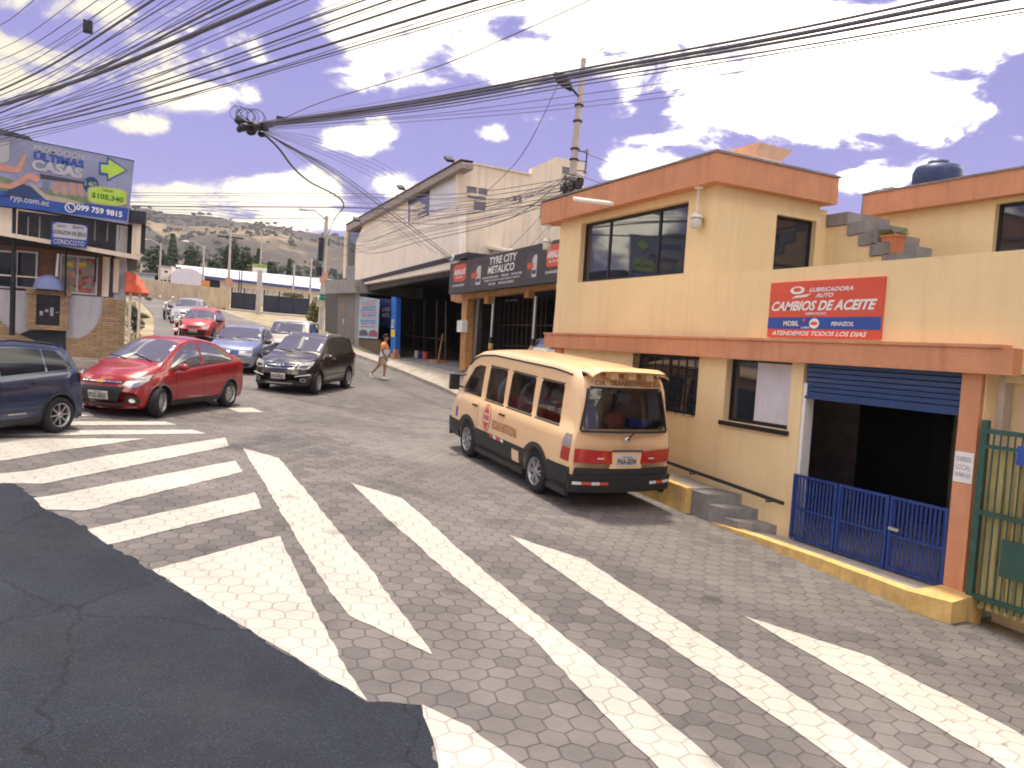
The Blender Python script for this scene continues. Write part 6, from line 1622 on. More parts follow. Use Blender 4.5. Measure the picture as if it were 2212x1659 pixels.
for sg in (1, -1):
    f = lambda x, z: B.side(x, z, sg)
    for x0, x1 in VW:
        lpart(van, 'side_window', panel(f, [(x0-.015,1.115),(x1+.015,1.115)], [(x0+.03,1.715),(x1-.005,1.715)], 10, 6, off=-.012, th=.004), M_vglass)
        for lo, hi in (([(x0-.02,1.105),(x1+.02,1.105)],[(x0-.02,1.125),(x1+.02,1.125)]), ([(x0+.03,1.705),(x1,1.705)],[(x0+.03,1.725),(x1,1.725)])):
            lpart(van, 'window_rubber', panel(f, lo, hi, 8, 1, off=.006, th=.01), M_trim)
    lpart(van, 'side_window', panel(f, [(.84,1.115),(1.64,1.115)], [(.86,1.69),(1.30,1.69)], 10, 6, off=-.012, th=.004), M_vglass, label='front door window')
    # black lower cladding with cut outs at the wheels
    def clad(x0, x1, nm='side_cladding'):
        xs = [x0+(x1-x0)*i/16 for i in range(17)]
        def top_(x):
            z = .60
            return z
        lpart(van, nm, panel(f, [(x, B.zb+.002) for x in xs], [(x, top_(x)) for x in xs], 18, 6, off=.010, th=.01), M_trim)
    clad(-1.0, .84); clad(1.60, 2.44); clad(-2.46, -1.76)
    for x, ri in AX:
        m = MB(); m.smooth = True
        def fn(s, t_):
            a = math.pi*(-.02+1.04*s); rr = .37+.075*t_; px = x+rr*math.cos(a); pz = max(B.zb+.015, ri+rr*math.sin(a))
            p = B.side(px, pz, sg); p.y = sg*(abs(p.y)+.022*(1-t_*.5)); return p
        m.grid(fn, 28, 2); lpart(van, 'wheel_arch', m, M_trim)
    # roof gutter
    xs = [-2.15+3.7*i/24 for i in range(25)]
    m = MB(); m.tube([B.D(x, sg*(B.ring(x)[13][0]+.012), B.ring(x)[13][1]-.01) for x in xs], .014, 6); lpart(van, 'gutter', m, M_trim)
    # mirrors
    m = MB(); c = Vector((1.72, sg*.98, 1.30)); m.box(c, (.09,.17,.28)); m.tube([(1.70,sg*.80,1.20),(1.72,sg*.94,1.24)], .018, 6); m.tube([(1.60,sg*.80,1.45),(1.72,sg*.94,1.40)], .014, 6)
    lpart(van, 'side_mirror', m, M_trim)
    handle(van, B, .95, .98, M_trim, sg); handle(van, B, -.15, .98, M_trim, sg)
    for x in (.80,) + ((-1.0,.72) if sg < 0 else ()):
        lpart(van, 'door_gap', panel(f, [(x-.004,.6),(x+.004,.6)], [(x-.004,1.10),(x+.004,1.10)], 1, 8, off=.002, th=0), M_trim)
    # reflectors and flap on the cladding
    for k, mt_ in enumerate((M_red, M_wht2, M_red, M_wht2)):
        x = .22-k*.14; lpart(van, 'reflector', panel(f, [(x,.555),(x-.10,.545)], [(x,.60),(x-.10,.59)], 3, 2, off=.016), mt_)
    lpart(van, 'fuel_flap', panel(f, [(-.86,.34),(-.62,.34)], [(-.86,.52),(-.62,.52)], 3, 3, off=.014), M_van)
    # emblem, lettering, sticker
    lo, hi = ell(.42,.84,.16,.235,14); lpart(van, 'round_emblem', panel(f, lo, hi, 20, 6, off=.006, th=.0), mat('faded_orange_ring', (.62,.20,.08), .5))
    lo, hi = ell(.42,.84,.135,.205,14); lpart(van, 'emblem_field', panel(f, lo, hi, 20, 6, off=.010, th=.0), M_plate)
    lpart(van, 'red_triangle', panel(f, [(.31,.92),(.53,.92)], [(.40,1.03),(.44,1.03)], 4, 4, off=.014, th=0), M_red)
    lpart(van, 'red_triangle', panel(f, [(.40,.65),(.44,.65)], [(.31,.77),(.53,.77)], 4, 4, off=.014, th=0), M_red)
    u = Vector((-sg,0,0)); y = B.side(0,.8,sg).y
    m = MB(); put_text(m, 'ESCOLAR E INSTITUCIONAL', Vector((.17 if sg > 0 else -.75, y+sg*.006, .70)), u, Z, Vector((0,sg,0)), 0, .92, 0, .15, .003, bold=.02); lpart(van, 'lettering', m, mat('faded_red_lettering', (.42,.15,.05), .6))
    m = MB(); put_text(m, 'PARE', Vector((.53 if sg > 0 else .31, y+sg*.012, .80)), u, Z, Vector((0,sg,0)), 0, .22, 0, .09, .004, bold=.03); lpart(van, 'lettering', m, M_red)
    lpart(van, 'sticker', panel(f, [(1.78,.66),(1.92,.66)], [(1.78,.84),(1.92,.84)], 2, 2, off=.006, th=0), M_sblue)
fpan(van, B, 'front_bumper', [(-.80,.25),(.80,.25)], [(-.80,.60),(.80,.60)], M_trim, off=.012)
for sg in (1, -1):
    m = MB(); m.span((-2.30, sg*.80, .19), (-1.76, sg*.865, .275)); m.span((-1.0, sg*.80, .19), (.84, sg*.868, .275)); lpart(van, 'side_skirt', m, M_trim)
# windscreen
xs = [2.02+( 1.40-2.02)*i/8 for i in range(9)]
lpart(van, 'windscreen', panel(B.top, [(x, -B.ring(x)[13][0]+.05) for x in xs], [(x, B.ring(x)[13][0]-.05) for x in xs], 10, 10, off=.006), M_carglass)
# tail
lpart(van, 'rear_window', panel(B.rear, [(-.70,1.125),(.70,1.125)], [(-.62,1.72),(.62,1.72)], 10, 6, off=-.012, th=.004), M_vglass)
for lo, hi in (([(-.72,1.10),(.72,1.10)],[(-.74,1.13),(.74,1.13)]), ([(-.60,1.71),(.60,1.71)],[(-.60,1.735),(.60,1.735)]), ([(-.75,1.13),(-.72,1.13)],[(-.64,1.71),(-.61,1.71)]), ([(.72,1.13),(.75,1.13)],[(.61,1.71),(.64,1.71)])):
    lpart(van, 'window_rubber', panel(B.rear, lo, hi, 8, 4, off=.008, th=.01), M_trim)
for sg in (1, -1):
    fpan(van, B, 'tail_light', [(sg*.24,.67),(sg*.52,.67),(sg*.80,.68)], [(sg*.26,.85),(sg*.52,.86),(sg*.80,.87)], M_lampr, fn=B.rear, off=.02)
    f = lambda x, z: B.side(x, z, sg)
    lpart(van, 'tail_light', panel(f, [(-2.44,.68),(-2.22,.69)], [(-2.44,.87),(-2.24,.87)], 4, 3, off=.02), M_lampr)
    lpart(van, 'reversing_light', panel(f, [(-2.44,.885),(-2.20,.885)], [(-2.44,1.06),(-2.30,1.06)], 4, 3, off=.018), M_lampg)
    fpan(van, B, 'tail_light_bar', [(sg*.38,.735),(sg*.48,.735)], [(sg*.38,.755),(sg*.48,.755)], M_plate, fn=B.rear, off=.028)
    for k, mt_ in enumerate((M_wht2, M_red, M_wht2, M_red)[: 4 if sg > 0 else 3]):
        y = sg*(.80-k*.13); fpan(van, B, 'reflector', [(y,.385),(y-sg*.12,.385)], [(y,.425),(y-sg*.12,.425)], mt_, fn=B.rear, off=.098 if False else .075, n=3, k=2)
fpan(van, B, 'rear_bumper', [(-.84,.27),(.84,.27)], [(-.84,.50),(.84,.50)], M_trim, fn=B.rear, off=.065, th=.05)
fpan(van, B, 'bumper_step', [(-.80,.50),(.80,.50)], [(-.78,.60),(.78,.60)], M_trim, fn=B.rear, off=.02)
fpan(van, B, 'chrome_bar', [(-.26,.845),(.26,.845)], [(-.26,.87),(.26,.87)], M_chrome, fn=B.rear, off=.03)
fpan(van, B, 'plate_surround', [(-.27,.60),(.27,.60)], [(-.25,.84),(.25,.84)], M_van, fn=B.rear, off=.012)
plate(van, B.rear, 0, .715, .36, .15, 'PAA-0594', -1)
p = B.rear(0,1.01); m = MB(); m.smooth = True; m.ball(p+Vector((-.01,0,0)), (.015,.06,.04), 14, 8); lpart(van, 'badge', m, M_chrome)
m = MB(); a = B.rear(-.02,1.05); m.tube([a+Vector((-.02,0,0)), a+Vector((-.03,-.10,.09))], .012, 5); lpart(van, 'wiper', m, M_trim)
m = MB(); p = B.rear(0,1.79); put_text(m, 'CIA.  TRANSEXPRESS S.A.', Vector((p.x-.01,0,1.76)), Vector((0,-1,0)), Z, Vector((-1,0,0)), -.55, .60, 0, .07, .012, bold=.02); lpart(van, 'lettering', m, mat('brown_lettering', (.20,.11,.05), .6))
# rear roof spoiler with three brackets
m = MB(); m.smooth = True
def spf(s, t_):
    y = -.66+1.32*s; q = abs(y)/.66
    x = -2.12-.40*t_+.10*q**3; z = 1.995-.02*q**2-.015*t_+.035*math.sin(math.pi*t_)-.07*max(0,q-.85)/.15*1
    return Vector((x, y, z))
m.grid(spf, 24, 8); m.smooth = True
m.grid(lambda s, t_: spf(s, 1-t_)+Vector((0,0,-.022)), 24, 8); lpart(van, 'spoiler', m, M_van)
for y in (-.30,.0,.30): m = MB(); m.box((-2.36,y,1.915),(.14,.12,.10)); lpart(van, 'spoiler_bracket', m, M_van)
# ceiling camera mirror and seats
m = MB(); m.box((-2.36,.10,1.60),(.12,.20,.12)); m.tube([(-2.3,.1,1.66),(-2.2,.1,1.80)], .012, 5); lpart(van, 'inner_mirror', m, M_trim)
for x in (-1.75,-.95,-.15,.65):
    for y in (-.38,.36):
        m = MB(); m.smooth = True
        def seat(s, t_):
            a = 2*math.pi*s; zz = .95+.62*t_; w_ = (.27-.10*max(0,(t_-.72)/.28)**.6)*(1 if t_ < .98 else .5)
            return Vector((x-.06-.10*t_+.055*math.sin(a), y+w_*max(-1,min(1,1.25*math.cos(a))), zz))
        m.grid(seat, 20, 12); m.smooth = False; m.box((x-.16,y,1.565),(.06,.2,.02))
        m.box((x+.15,y,.92),(.42,.50,.14)); lpart(van, 'seat', m, M_cloth if (x+y) % .5 < .3 else mat('brown_seat_cloth', (.26,.17,.12), .95, var=.2, scale=8))
m = MB(); m.box((-2.1,-.42,1.20),(.10,.40,.12)); lpart(van, 'blue_box', m, M_sblue)
m = MB(); m.smooth=True; m.ball((-2.05,-.02,1.20),(.1,.14,.14),12,8); lpart(van, 'red_bag', m, mat('faded_red_bag', (.40,.12,.09), .8))
m = MB(); m.tube([(1.0,0,.95),(1.35,.35,1.08)], .03, 6); m.lathe([(.19,-.012),(.205,0),(.19,.012)], (1.28,.38,1.18), (-.8,0,.6), 20); lpart(van, 'steering_wheel', m, M_trim)
# ------------------------------------------------------------------ far side of the road
M_bwall = mat('stained_beige_wall', (.46,.36,.24), .95, var=.2, scale=.5, streak=.7, dirt=(.24,.20,.16), bump=.4, bscale=8)
M_gdark = mat('dark_sheet_gate', (.012,.018,.035), .6, var=.2, scale=.5)
M_roofw = mat('pale_roof_sheet', (.62,.60,.66), .5, var=.12, scale=.15)
M_bfas = mat('blue_fascia', (.05,.08,.24), .6, var=.15)
M_cpole = mat('concrete_pole', (.44,.40,.37), .9, var=.15, scale=2, streak=.3)
def gw(px, py):    # ground point below a pixel
    p = gp(px, py); p.z = gz(p.x, p.y); return p
# beige wall running along the bend
wa, wb_, wc = gp(342,644), gp(430,663), gp(495,668)
h = 2.05
m = MB()
for p, q in ((wa+(wa-wb_)*.6, wb_),(wb_, wc)):
    n_ = max(3, int((q-p).length/4))
    for i in range(n_):
        a = p.lerp(q, i/n_); b = p.lerp(q, (i+1)/n_); d = (b-a).normalized(); w_ = Vector((d.y,-d.x,0))*-.2
        za, zb_ = gz(a.x,a.y), gz(b.x,b.y)
        m.hexa([Vector((a.x,a.y,za-.8)),Vector((b.x,b.y,zb_-.8)),Vector((b.x,b.y,zb_-.8))+w_,Vector((a.x,a.y,za-.8))+w_],
               [Vector((a.x,a.y,za+h)),Vector((b.x,b.y,zb_+h)),Vector((b.x,b.y,zb_+h))+w_,Vector((a.x,a.y,za+h))+w_])
solo('wall', m, M_bwall, 'stained beige boundary wall along the outer side of the bend', 'wall')
GY = wc.y+.3
G = Fr((0,GY,0), (1,0,0), (0,-1,0))
def far_gate(x0, x1, ytop, ybot, lab, posts):
    t = thing('gate', lab, 'gate', G.P((x0+x1)/2, ybot), group=None)
    m = MB(); a0, a1 = G.ab(x0, ybot)[0], G.ab(x1, ybot)[0]; zt = G.ab((x0+x1)/2, ytop)[1]; zb_ = min(gz(a0,GY),gz(a1,GY))-.3
    G.bx(m, a0, a1, zb_, zt, .1); part(t, 'sheet', m, M_gdark)
    for k in range(posts+1):
        m = MB(); a = a0+(a1-a0)*k/posts; G.bx(m, a-.06, a+.06, zb_, zt+.5, .12, .06); part(t, 'post', m, M_dkmetal)
    m = MB()
    for k in range(int((a1-a0)/.6)):
        a = a0+.3+k*.6; m.tube([Vector((a,GY,zt)),Vector((a,GY-.02,zt+.35)),Vector((a+.12,GY-.2,zt+.55))], .02, 4)
    m.cyl((a0,GY-.04,zt+.25),(a1,GY-.04,zt+.25),.015,n=4); m.cyl((a0,GY-.1,zt+.42),(a1,GY-.1,zt+.42),.015,n=4); part(t, 'barbed_wire', m, M_dkmetal)
    return a0, a1, zt
far_gate(499, 553, 633, 672, 'shorter dark sheet gate between the beige wall and the pole with a two part sign', 2)
far_gate(568, 665, 641, 690, 'longer dark sheet gate right of the pole with a two part sign', 3)
m = MB(); a0, a1 = G.ab(494,668)[0], G.ab(700,700)[0]
v = []; 
for i in range(13):
    x = a0-.6+(a1+2-a0)*i/12
    for y in (GY-.15, GY-2.6): v.append((x, y, gz(x,y)+.12))
    v.append((x, GY-2.62, gz(x, GY-2.62)-.3))
m.add(v, [(i*3+j, (i+1)*3+j, (i+1)*3+j+1, i*3+j+1) for i in range(12) for j in range(2)])
struct('pavement', m, M_conc, 'pale pavement strip below the dark gates', 'pavement')
# shrubs over the gate and by the pole
def leaves(m, c, rx, ry, rz, n, s, seed=0, squash=1.0, clumps=7):
    rnd = random.Random(seed); cl = []
    for k in range(clumps):
        while True:
            q = Vector((rnd.uniform(-1,1), rnd.uniform(-1,1), rnd.uniform(-1,1)))
            if q.length < 1: break
        cl.append((q*.62, rnd.uniform(.30,.52)))
    for k in range(n):
        q, r_ = cl[rnd.randrange(clumps)]
        d = Vector((rnd.gauss(0,1), rnd.gauss(0,1), rnd.gauss(0,1))).normalized()
        p = q+d*r_*rnd.uniform(.72,1.0)
        P = Vector(c)+Vector((p.x*rx, p.y*ry, p.z*rz))
        nn = (d+Vector((rnd.uniform(-.6,.6), rnd.uniform(-.6,.6), rnd.uniform(-.2,.8)))).normalized()
        a = nn.orthogonal().normalized(); b = nn.cross(a); t_ = rnd.uniform(0,6.28); a, b = a*math.cos(t_)+b*math.sin(t_), b*math.cos(t_)-a*math.sin(t_)
        ss = s*rnd.uniform(.6,1.3)
        m.mi_set = 0; m.cur = 0 if rnd.random() < .55 else 1
        m.add([P-a*ss*.5, P+b*ss*.42, P+a*ss*.6, P-b*ss*.42], [(0,1,2,3)])
    m.cur = 0
def crown_conifer(m, base, h_, r_, n, s, seed):
    rnd = random.Random(seed)
    for k in range(n):
        t_ = rnd.random()**.8; rr = r_*(1-t_)**.75*(.55+.45*math.sin(t_*34+seed)**2)*rnd.uniform(.6,1.05)+.15
        a = rnd.uniform(0,6.28); P = base+Vector((rr*math.cos(a), rr*math.sin(a), t_*h_))
        nn = Vector((math.cos(a), math.sin(a), rnd.uniform(-.2,.9))).normalized(); u = nn.orthogonal().normalized(); v_ = nn.cross(u); ss = s*rnd.uniform(.6,1.3)
        m.cur = 0 if rnd.random() < .6 else 1
        m.add([P-u*ss*.5, P+v_*ss*.4, P+u*ss*.6, P-v_*ss*.4], [(0,1,2,3)])
    m.cur = 0
M_lf = [mat('foliage_dark', (.022,.040,.022), .8, var=.4, scale=.6), mat('foliage_mid', (.045,.068,.028), .8, var=.4, scale=.6)]
M_lfl = [mat('foliage_olive', (.10,.11,.035), .85, var=.4, scale=1), mat('foliage_dry', (.17,.15,.06), .85, var=.35, scale=1)]
M_bark = mat('bark', (.11,.08,.055), .95, var=.3, scale=5, bump=.6, bscale=14)
def tree(name, P, H, Rr, lab, kind='broad', n=1500, s=.5, seed=1, mats=M_lf, group=None, trunk=.25):
    t = thing(name, lab, 'tree', P, group=group)
    rnd = random.Random(seed)
    m = MB(); top = P+Z*H*.62; m.tube([P-Z*.3, P+Z*H*.25+Vector((.1,0,0)), top], [trunk, trunk*.75, trunk*.3], 8)
    if kind == 'broad':
        for k in range(6):
            a = k*1.05+seed; z0 = P+Z*H*(.28+.05*k); m.tube([z0, z0+Vector((math.cos(a)*Rr*.35, math.sin(a)*Rr*.35, H*.12)), z0+Vector((math.cos(a)*Rr*.65, math.sin(a)*Rr*.65, H*.26))], [trunk*.45, trunk*.28, trunk*.1], 6)
    part(t, 'trunk', m, M_bark)
    m = MB()
    if kind == 'broad':
        leaves(m, P+Z*H*.62, Rr, Rr*.9, H*.42, n, s, seed, clumps=11)
    else: crown_conifer(m, P+Z*H*.12, H*.9, Rr, n, s, seed)
    part(t, 'crown', m, mats)
    return t
def far_tree(px, ptop, pbot, wpx, Y, lab, kind, seed, n=1300, name='tree', mats=M_lf):
    p = ony(px, pbot, Y); d = (p-CAM).dot(_f); top = ony(px, ptop, Y); z0 = gz(p.x,p.y)
    H = top.z-z0; Rr = wpx/FPX*d/2*(1.3 if kind == 'broad' else 1.0)
    if kind == 'broad':  # keep crowns up where they are seen
        pass
    tree(name, Vector((p.x,Y,z0)), H, Rr, lab, kind, n, max(.35, d*.0042), seed, mats, trunk=.3)
far_tree(325, 520, 585, 44, 128, 'dark round tree just right of the corner shop', 'broad', 3)
far_tree(371, 509, 590, 46, 132, 'tall dark pointed tree, second from the left above the houses', 'conifer', 5, 1700, 'conifer_tree')
far_tree(411, 526, 590, 40, 135, 'lower dark tree beside the pointed one', 'broad', 8)
far_tree(347, 545, 590, 50, 124, 'low dark hedge like tree between the round and the pointed one', 'broad', 11)
far_tree(507, 513, 600, 52, 145, 'broad dark tree behind the crossarm pole', 'broad', 14, 1700)
far_tree(535, 532, 600, 46, 142, 'dark spreading tree right of the crossarm pole', 'broad', 17, 1600)
far_tree(470, 549, 597, 46, 140, 'low dark tree left of the crossarm pole', 'broad', 19)
far_tree(556, 541, 600, 16, 141, 'slim dark conifer above the warehouse roof', 'conifer', 23, 900, 'conifer_tree')
far_tree(541, 566, 602, 30, 139, 'small olive bush above the two part sign', 'broad', 27, 900, 'bush', M_lfl)
far_tree(584, 561, 604, 40, 142, 'round dark tree right of the slim conifer', 'broad', 29)
far_tree(623, 562, 612, 18, 144, 'small pointed tree near the signed concrete pole', 'conifer', 31, 900, 'conifer_tree')
t = thing('bush', 'olive green bush at the foot of the signed concrete pole', 'bush', gw(677,694)); p = gw(677,696)
m = MB(); leaves(m, p+Vector((0,.8,1.2)), 1.0, .9, 1.5, 900, .22, 41); part(t, 'foliage', m, M_lfl)
t = thing('bush', 'straggly creeper spilling over the longer dark gate', 'bush', G.P(626,637)); m = MB(); leaves(m, G.P(626,638,-.3), 1.6, .5, .35, 700, .2, 43); part(t, 'foliage', m, M_lfl)
# warehouse
WY = 118.0; Hh = Fr((0,WY,0), (1,0,0), (0,-1,0))
wh = thing('warehouse', 'long low warehouse with a pale sheet roof and blue fascia behind the gates', 'warehouse', Hh.P(560,640))
m = MB(); Hh.poly(m, [(386,586),(435,595),(740,622),(740,680),(386,640)], 10, -.6); part(wh, 'wall', m, M_whpan)
def sheet(px, dz, dy, off=0):
    m = MB(); lo = [Hh.P(*q) for q in px]; return lo
pl_, pr2 = Hh.P(386,589.5), Hh.P(740,630)
ql, qr = ony(392,573,WY+9), ony(740,606,WY+9)
m = MB(); m.add([pl_+Vector((0,-.8,0)), pr2+Vector((0,-.8,0)), Vector((pr2.x+1,WY+9,qr.z)), Vector((pl_.x,WY+9,ql.z))], [(0,1,2,3)]); 
m.add([p-Z*.06 for p in m.v[:4]], [(3,2,1,0)]); part(wh, 'roof', m, M_roofw)
m = MB(); Hh.poly(m, [(386,589.7),(740,630.2),(740,636),(386,594.5)], .2, .85); part(wh, 'fascia', m, M_bfas)
m = MB(); Hh.poly(m, [(396,597),(406,598),(406,616),(396,614)], .05, -.55); part(wh, 'doorway', m, M_gdark)
m = MB(); Hh.poly(m, [(408,598),(475,606),(475,622),(408,616)], .05, -.55); part(wh, 'opening', m, M_gdark)
m = MB(); Hh.poly(m, [(388,586),(371,574),(371,630),(388,630)], .3, .0); part(wh, 'gable', m, M_whpan)
m = MB(); m.smooth = True
m.grid(lambda s,t_: Vector((Hh.P(368,580).x+(Hh.P(440,590).x-Hh.P(368,580).x)*s, WY-2+12*t_, Hh.P(404,592).z+1.0*math.sin(math.pi*s)**.8-.3)), 16, 2); m.smooth = False; m.add([m.v[i*3]+Z*0 for i in range(17)]+[Vector((m.v[i*3].x, WY-2, m.v[0].z-1.4)) for i in range(17)], [(17+i,18+i,i+1,i) for i in range(16)]); part(wh, 'arched_roof', m, M_roofw)
ob = MB(); Hh.box(ob, 435, 606, 453, 621, .6, 24); solo('kiosk_sign', ob, mat('orange_sheet', (.60,.26,.06), .7), 'small orange board above the beige wall', 'sign')
# small houses left
def house(px0, py0, px1, py1, Y, wallc, lab, wins, roof=None):
    F_ = Fr((0,Y,0), (1,0,0), (0,-1,0)); t = thing('house', lab, 'house', F_.P((px0+px1)/2, py1))
    m = MB(); q = F_.box(m, px0, py0, px1, py1, 7); a0,a1,b0,b1 = q; m.span((a0,Y+.01,b0),(a1,Y+7,b0-4)); part(t, 'wall', m, wallc)
    m = MB(); F_.bx(m, a0-.3, a1+.3, b1, b1+.22, 7.6, .3); part(t, 'roof', m, roof or M_grey)
    for (x0,y0,x1,y1) in wins:
        m = MB(); F_.box(m, x0, y0, x1, y1, .04, .03); part(t, 'window', m, M_glass)
house(303, 569, 341, 612, 125, M_cream, 'cream two storey house right of the red awning', [(308,572,313,578),(320,573,326,579),(306,584,315,592),(322,585,332,593)])
house(342, 578, 386, 618, 122, M_whpan, 'white flat roofed house with small windows above the beige wall', [(355,585,363,589),(372,586,379,591),(346,604,351,611),(354,604,359,611),(364,605,369,612)])
house(292, 592, 334, 622, 118, mat('pale_blue_wall', (.35,.42,.50), .9), 'pale blue shed just above the beige wall', [])

# ------------------------------------------------------------------ hills
def hills():
    RX = [-900,-300,0,292,410,468,512,578,644,698,742,800,1000,1300,1700,2212,3000]
    RY = [440,430,440,455,465,474,480,491,502,510,517,540,610,690,780,850,900]
    from mathutils import noise as nz
    def ridge(px): return float(np.interp(px, RX, RY))
    m = MB(); m.smooth = True; m_ = 70; cols = list(range(-900, 3001, 13)); v = []
    prof = lambda t_: t_**1.25
    for i, px in enumerate(cols):
        ry = ridge(px)
        hor = 695+.0647*(px-272)
        d2 = _r*((px-1106)/FPX)*1.0
        az = AZ+math.atan((px-1106)/FPX)
        hd = Vector((math.sin(az), math.cos(az), 0))
        ca = math.cos(math.atan((px-1106)/FPX))
        D1 = 1350
        Hr = max(2, (hor-ry)/FPX*D1*ca)
        for j in range(m_+1):
            t_ = j/m_; d = 330+(D1-330)*t_ if j < m_ else D1+300
            p = hd*d
            nn = nz.fractal(Vector((p.x*.0045, p.y*.0045, 3.1)), 1, 2, 6)*26*math.sin(math.pi*min(1, t_))**.6 + nz.fractal(Vector((p.x*.03, p.y*.03, 1.1)), 1, 2, 5)*5*min(1, t_*4)
            z = 10+(Hr-8)*(prof(t_) if j < m_ else .8)+nn*(1 if Hr > 20 else .1)
            v.append((p.x, p.y, z-6*(1-min(1,t_*8))))
    k = m_+1
    m.add(v, [(i*k+j, (i+1)*k+j, (i+1)*k+j+1, i*k+j+1) for i in range(len(cols)-1) for j in range(m_)])
    mt_ = bpy.data.materials.new('hillside'); mt_.use_nodes = True
    nt = mt_.node_tree; N = nt.nodes; L = nt.links; b = N['Principled BSDF']; b.inputs['Roughness'].default_value = 1; b.inputs['Specular IOR Level'].default_value = .1
    tc = N.new('ShaderNodeTexCoord')
    def nse(sc, det, ro):
        n = N.new('ShaderNodeTexNoise'); L.new(tc.outputs['Object'], n.inputs['Vector']); n.inputs['Scale'].default_value = sc; n.inputs['Detail'].default_value = det; n.inputs['Roughness'].default_value = ro; return n.outputs[0]
    a = nse(.0045, 10, .62); c = nse(.05, 6, .7)
    mm = N.new('ShaderNodeMath'); mm.operation = 'MULTIPLY_ADD'; L.new(c, mm.inputs[0]); mm.inputs[1].default_value = .35; 
    L.new(a, mm.inputs[2])
    r = N.new('ShaderNodeValToRGB'); L.new(mm.outputs[0], r.inputs[0]); e = r.color_ramp.elements
    e[0].position = .56; e[0].color = (.045,.045,.04,1); e[1].position = .88; e[1].color = (.35,.27,.17,1)
    q = e.new(.70); q.color = (.10,.085,.07,1); q = e.new(.78); q.color = (.26,.20,.12,1)
    L.new(r.outputs[0], b.inputs['Base Color'])
    struct('hills', m, mt_, 'brown and green hillside behind the houses', 'hill')
    # scattered woods on the slope: reads as one mass
    bm_ = MB(); rnd = random.Random(5)
    for k in range(5200):
        i = rnd.randrange(len(cols)-1); j = min(m_-1, int(rnd.random()**.8*m_)); P = Vector(v[i*(m_+1)+j]).lerp(Vector(v[(i+1)*(m_+1)+j]), rnd.random())
        w_ = nz.fractal(Vector((P.x*.006, P.y*.006, 9.0)), 1, 2, 4)
        if w_ < -.18 and j < m_-2: continue
        s = rnd.uniform(2.5,5.5); 
        for _ in range(5):
            o = Vector((rnd.uniform(-1,1), rnd.uniform(-1,1), rnd.uniform(0,.9)))*s*.7
            nn = Vector((rnd.gauss(0,1),rnd.gauss(0,1),rnd.gauss(0,1))).normalized(); u = nn.orthogonal().normalized(); w2 = nn.cross(u); c0 = P+o+Z*s*.4
            bm_.add([c0+u*s*.5, c0+w2*s*.5, c0-u*s*.5, c0-w2*s*.5, c0+nn*s*.4, c0-nn*s*.3], [(0,1,4),(1,2,4),(2,3,4),(3,0,4),(1,0,5),(2,1,5),(3,2,5),(0,3,5)])
    solo('hill_trees', bm_, M_lf[0], 'scattered dark scrub and trees over the hillside', 'trees', kind='stuff', loc=(0,0,0))
hills()

# verge: dry grass and shrubs between the corner shop and the parked motorcycles
def verge():
    m = MB(); rnd = random.Random(2)
    for k in range(9000):
        y = rnd.uniform(27, 75); x = rnd.uniform(-9, min(.45+.0*y, XL(y)-.1)) if y > 34 else rnd.uniform(.0, XL(y)-.05)
        if y < 34 and rnd.random() < .5: continue
        z = gz(x, y)-.06; hgt = rnd.uniform(.05,.26)*(1 if rnd.random() < .9 else 1.8); a = rnd.uniform(0,6.28); w_ = .02+.0007*y
        u = Vector((math.cos(a)*w_, math.sin(a)*w_, 0)); ln = Vector((rnd.uniform(-.1,.1), rnd.uniform(-.1,.1), hgt)); m.cur = 0 if rnd.random() < .3 else 1
        m.add([Vector((x,y,z))-u, Vector((x,y,z))+u, Vector((x,y,z))+ln], [(0,1,2)])
    solo('grass', m, [mat('green_grass', (.12,.15,.05), .9, var=.3), mat('straw_grass', (.42,.34,.19), .9, var=.3)], 'dry grass tufts on the verge left of the road', 'grass', kind='stuff', loc=(0,0,0))
verge()
for i, (px, py, w_, h_, lab) in enumerate(((291,720,.55,1.0,'dark green shrub beside the awning post'),(285,690,.35,.8,'smaller dark shrub above the one by the awning post'),(322,650,.6,.4,'low olive tuft on the verge left of the motorcycles'),(306,688,.5,.3,'flat green tuft on the verge below the red awning'))):
    p = gw(px, py); t = thing('shrub', lab, 'shrub', p)
    m = MB()
    for k in range(5): a = k*1.3; m.tube([p, p+Vector((math.cos(a)*w_*.4, math.sin(a)*w_*.4, h_*.6))], [.02,.008], 5)
    part(t, 'stems', m, M_bark)
    m = MB(); leaves(m, p+Z*h_*.55, w_, w_*.9, h_*.6, 700, .085, 60+i); part(t, 'foliage', m, M_lf if i < 2 else M_lfl)

# ------------------------------------------------------------------ poles
def pole(base, top, r0, r1, lab, extras=None, name='utility_pole', mt_=M_cpole):
    t = thing(name, lab, 'pole', base)
    m = MB(); m.cyl(base-Z*.3, top, r0, r1, 16); part(t, 'pole_shaft', m, mt_)
    return t
# main pole between yellow building and tyre shop
PB = Vector((9.75,16.6,gz(9.75,16.6))); topP = onplane(1261,126,PB,_f.normalized()); topP2 = Vector(topP)
PB = Vector((topP.x-.25, topP.y+.1, .6))
mp_ = pole(PB, topP, .15, .065, 'tall concrete utility pole rising behind the roof of the yellow building')
pd = (topP-PB).normalized()
def onpole(py):   # point on the main pole at a pixel height
    lo, hi = 0.0, 1.2
    L_ = (topP-PB).length
    def proj_y(p): d = p-CAM; return 829.5-FPX*d.dot(CU)/d.dot(_f)
    for _ in range(30):
        mid = (lo+hi)/2
        if proj_y(PB+pd*L_*mid) > py: lo = mid
        else: hi = mid
    return PB+pd*L_*lo
m = MB(); p = onpole(212); q = atd(1212,172,(topP-CAM).dot(_f)-.5); m.tube([p, p.lerp(q,.55)+Z*.05, q+Vector((0.15,0,-.05))], .03, 6); part(mp_, 'lamp_arm', m, M_dkmetal)
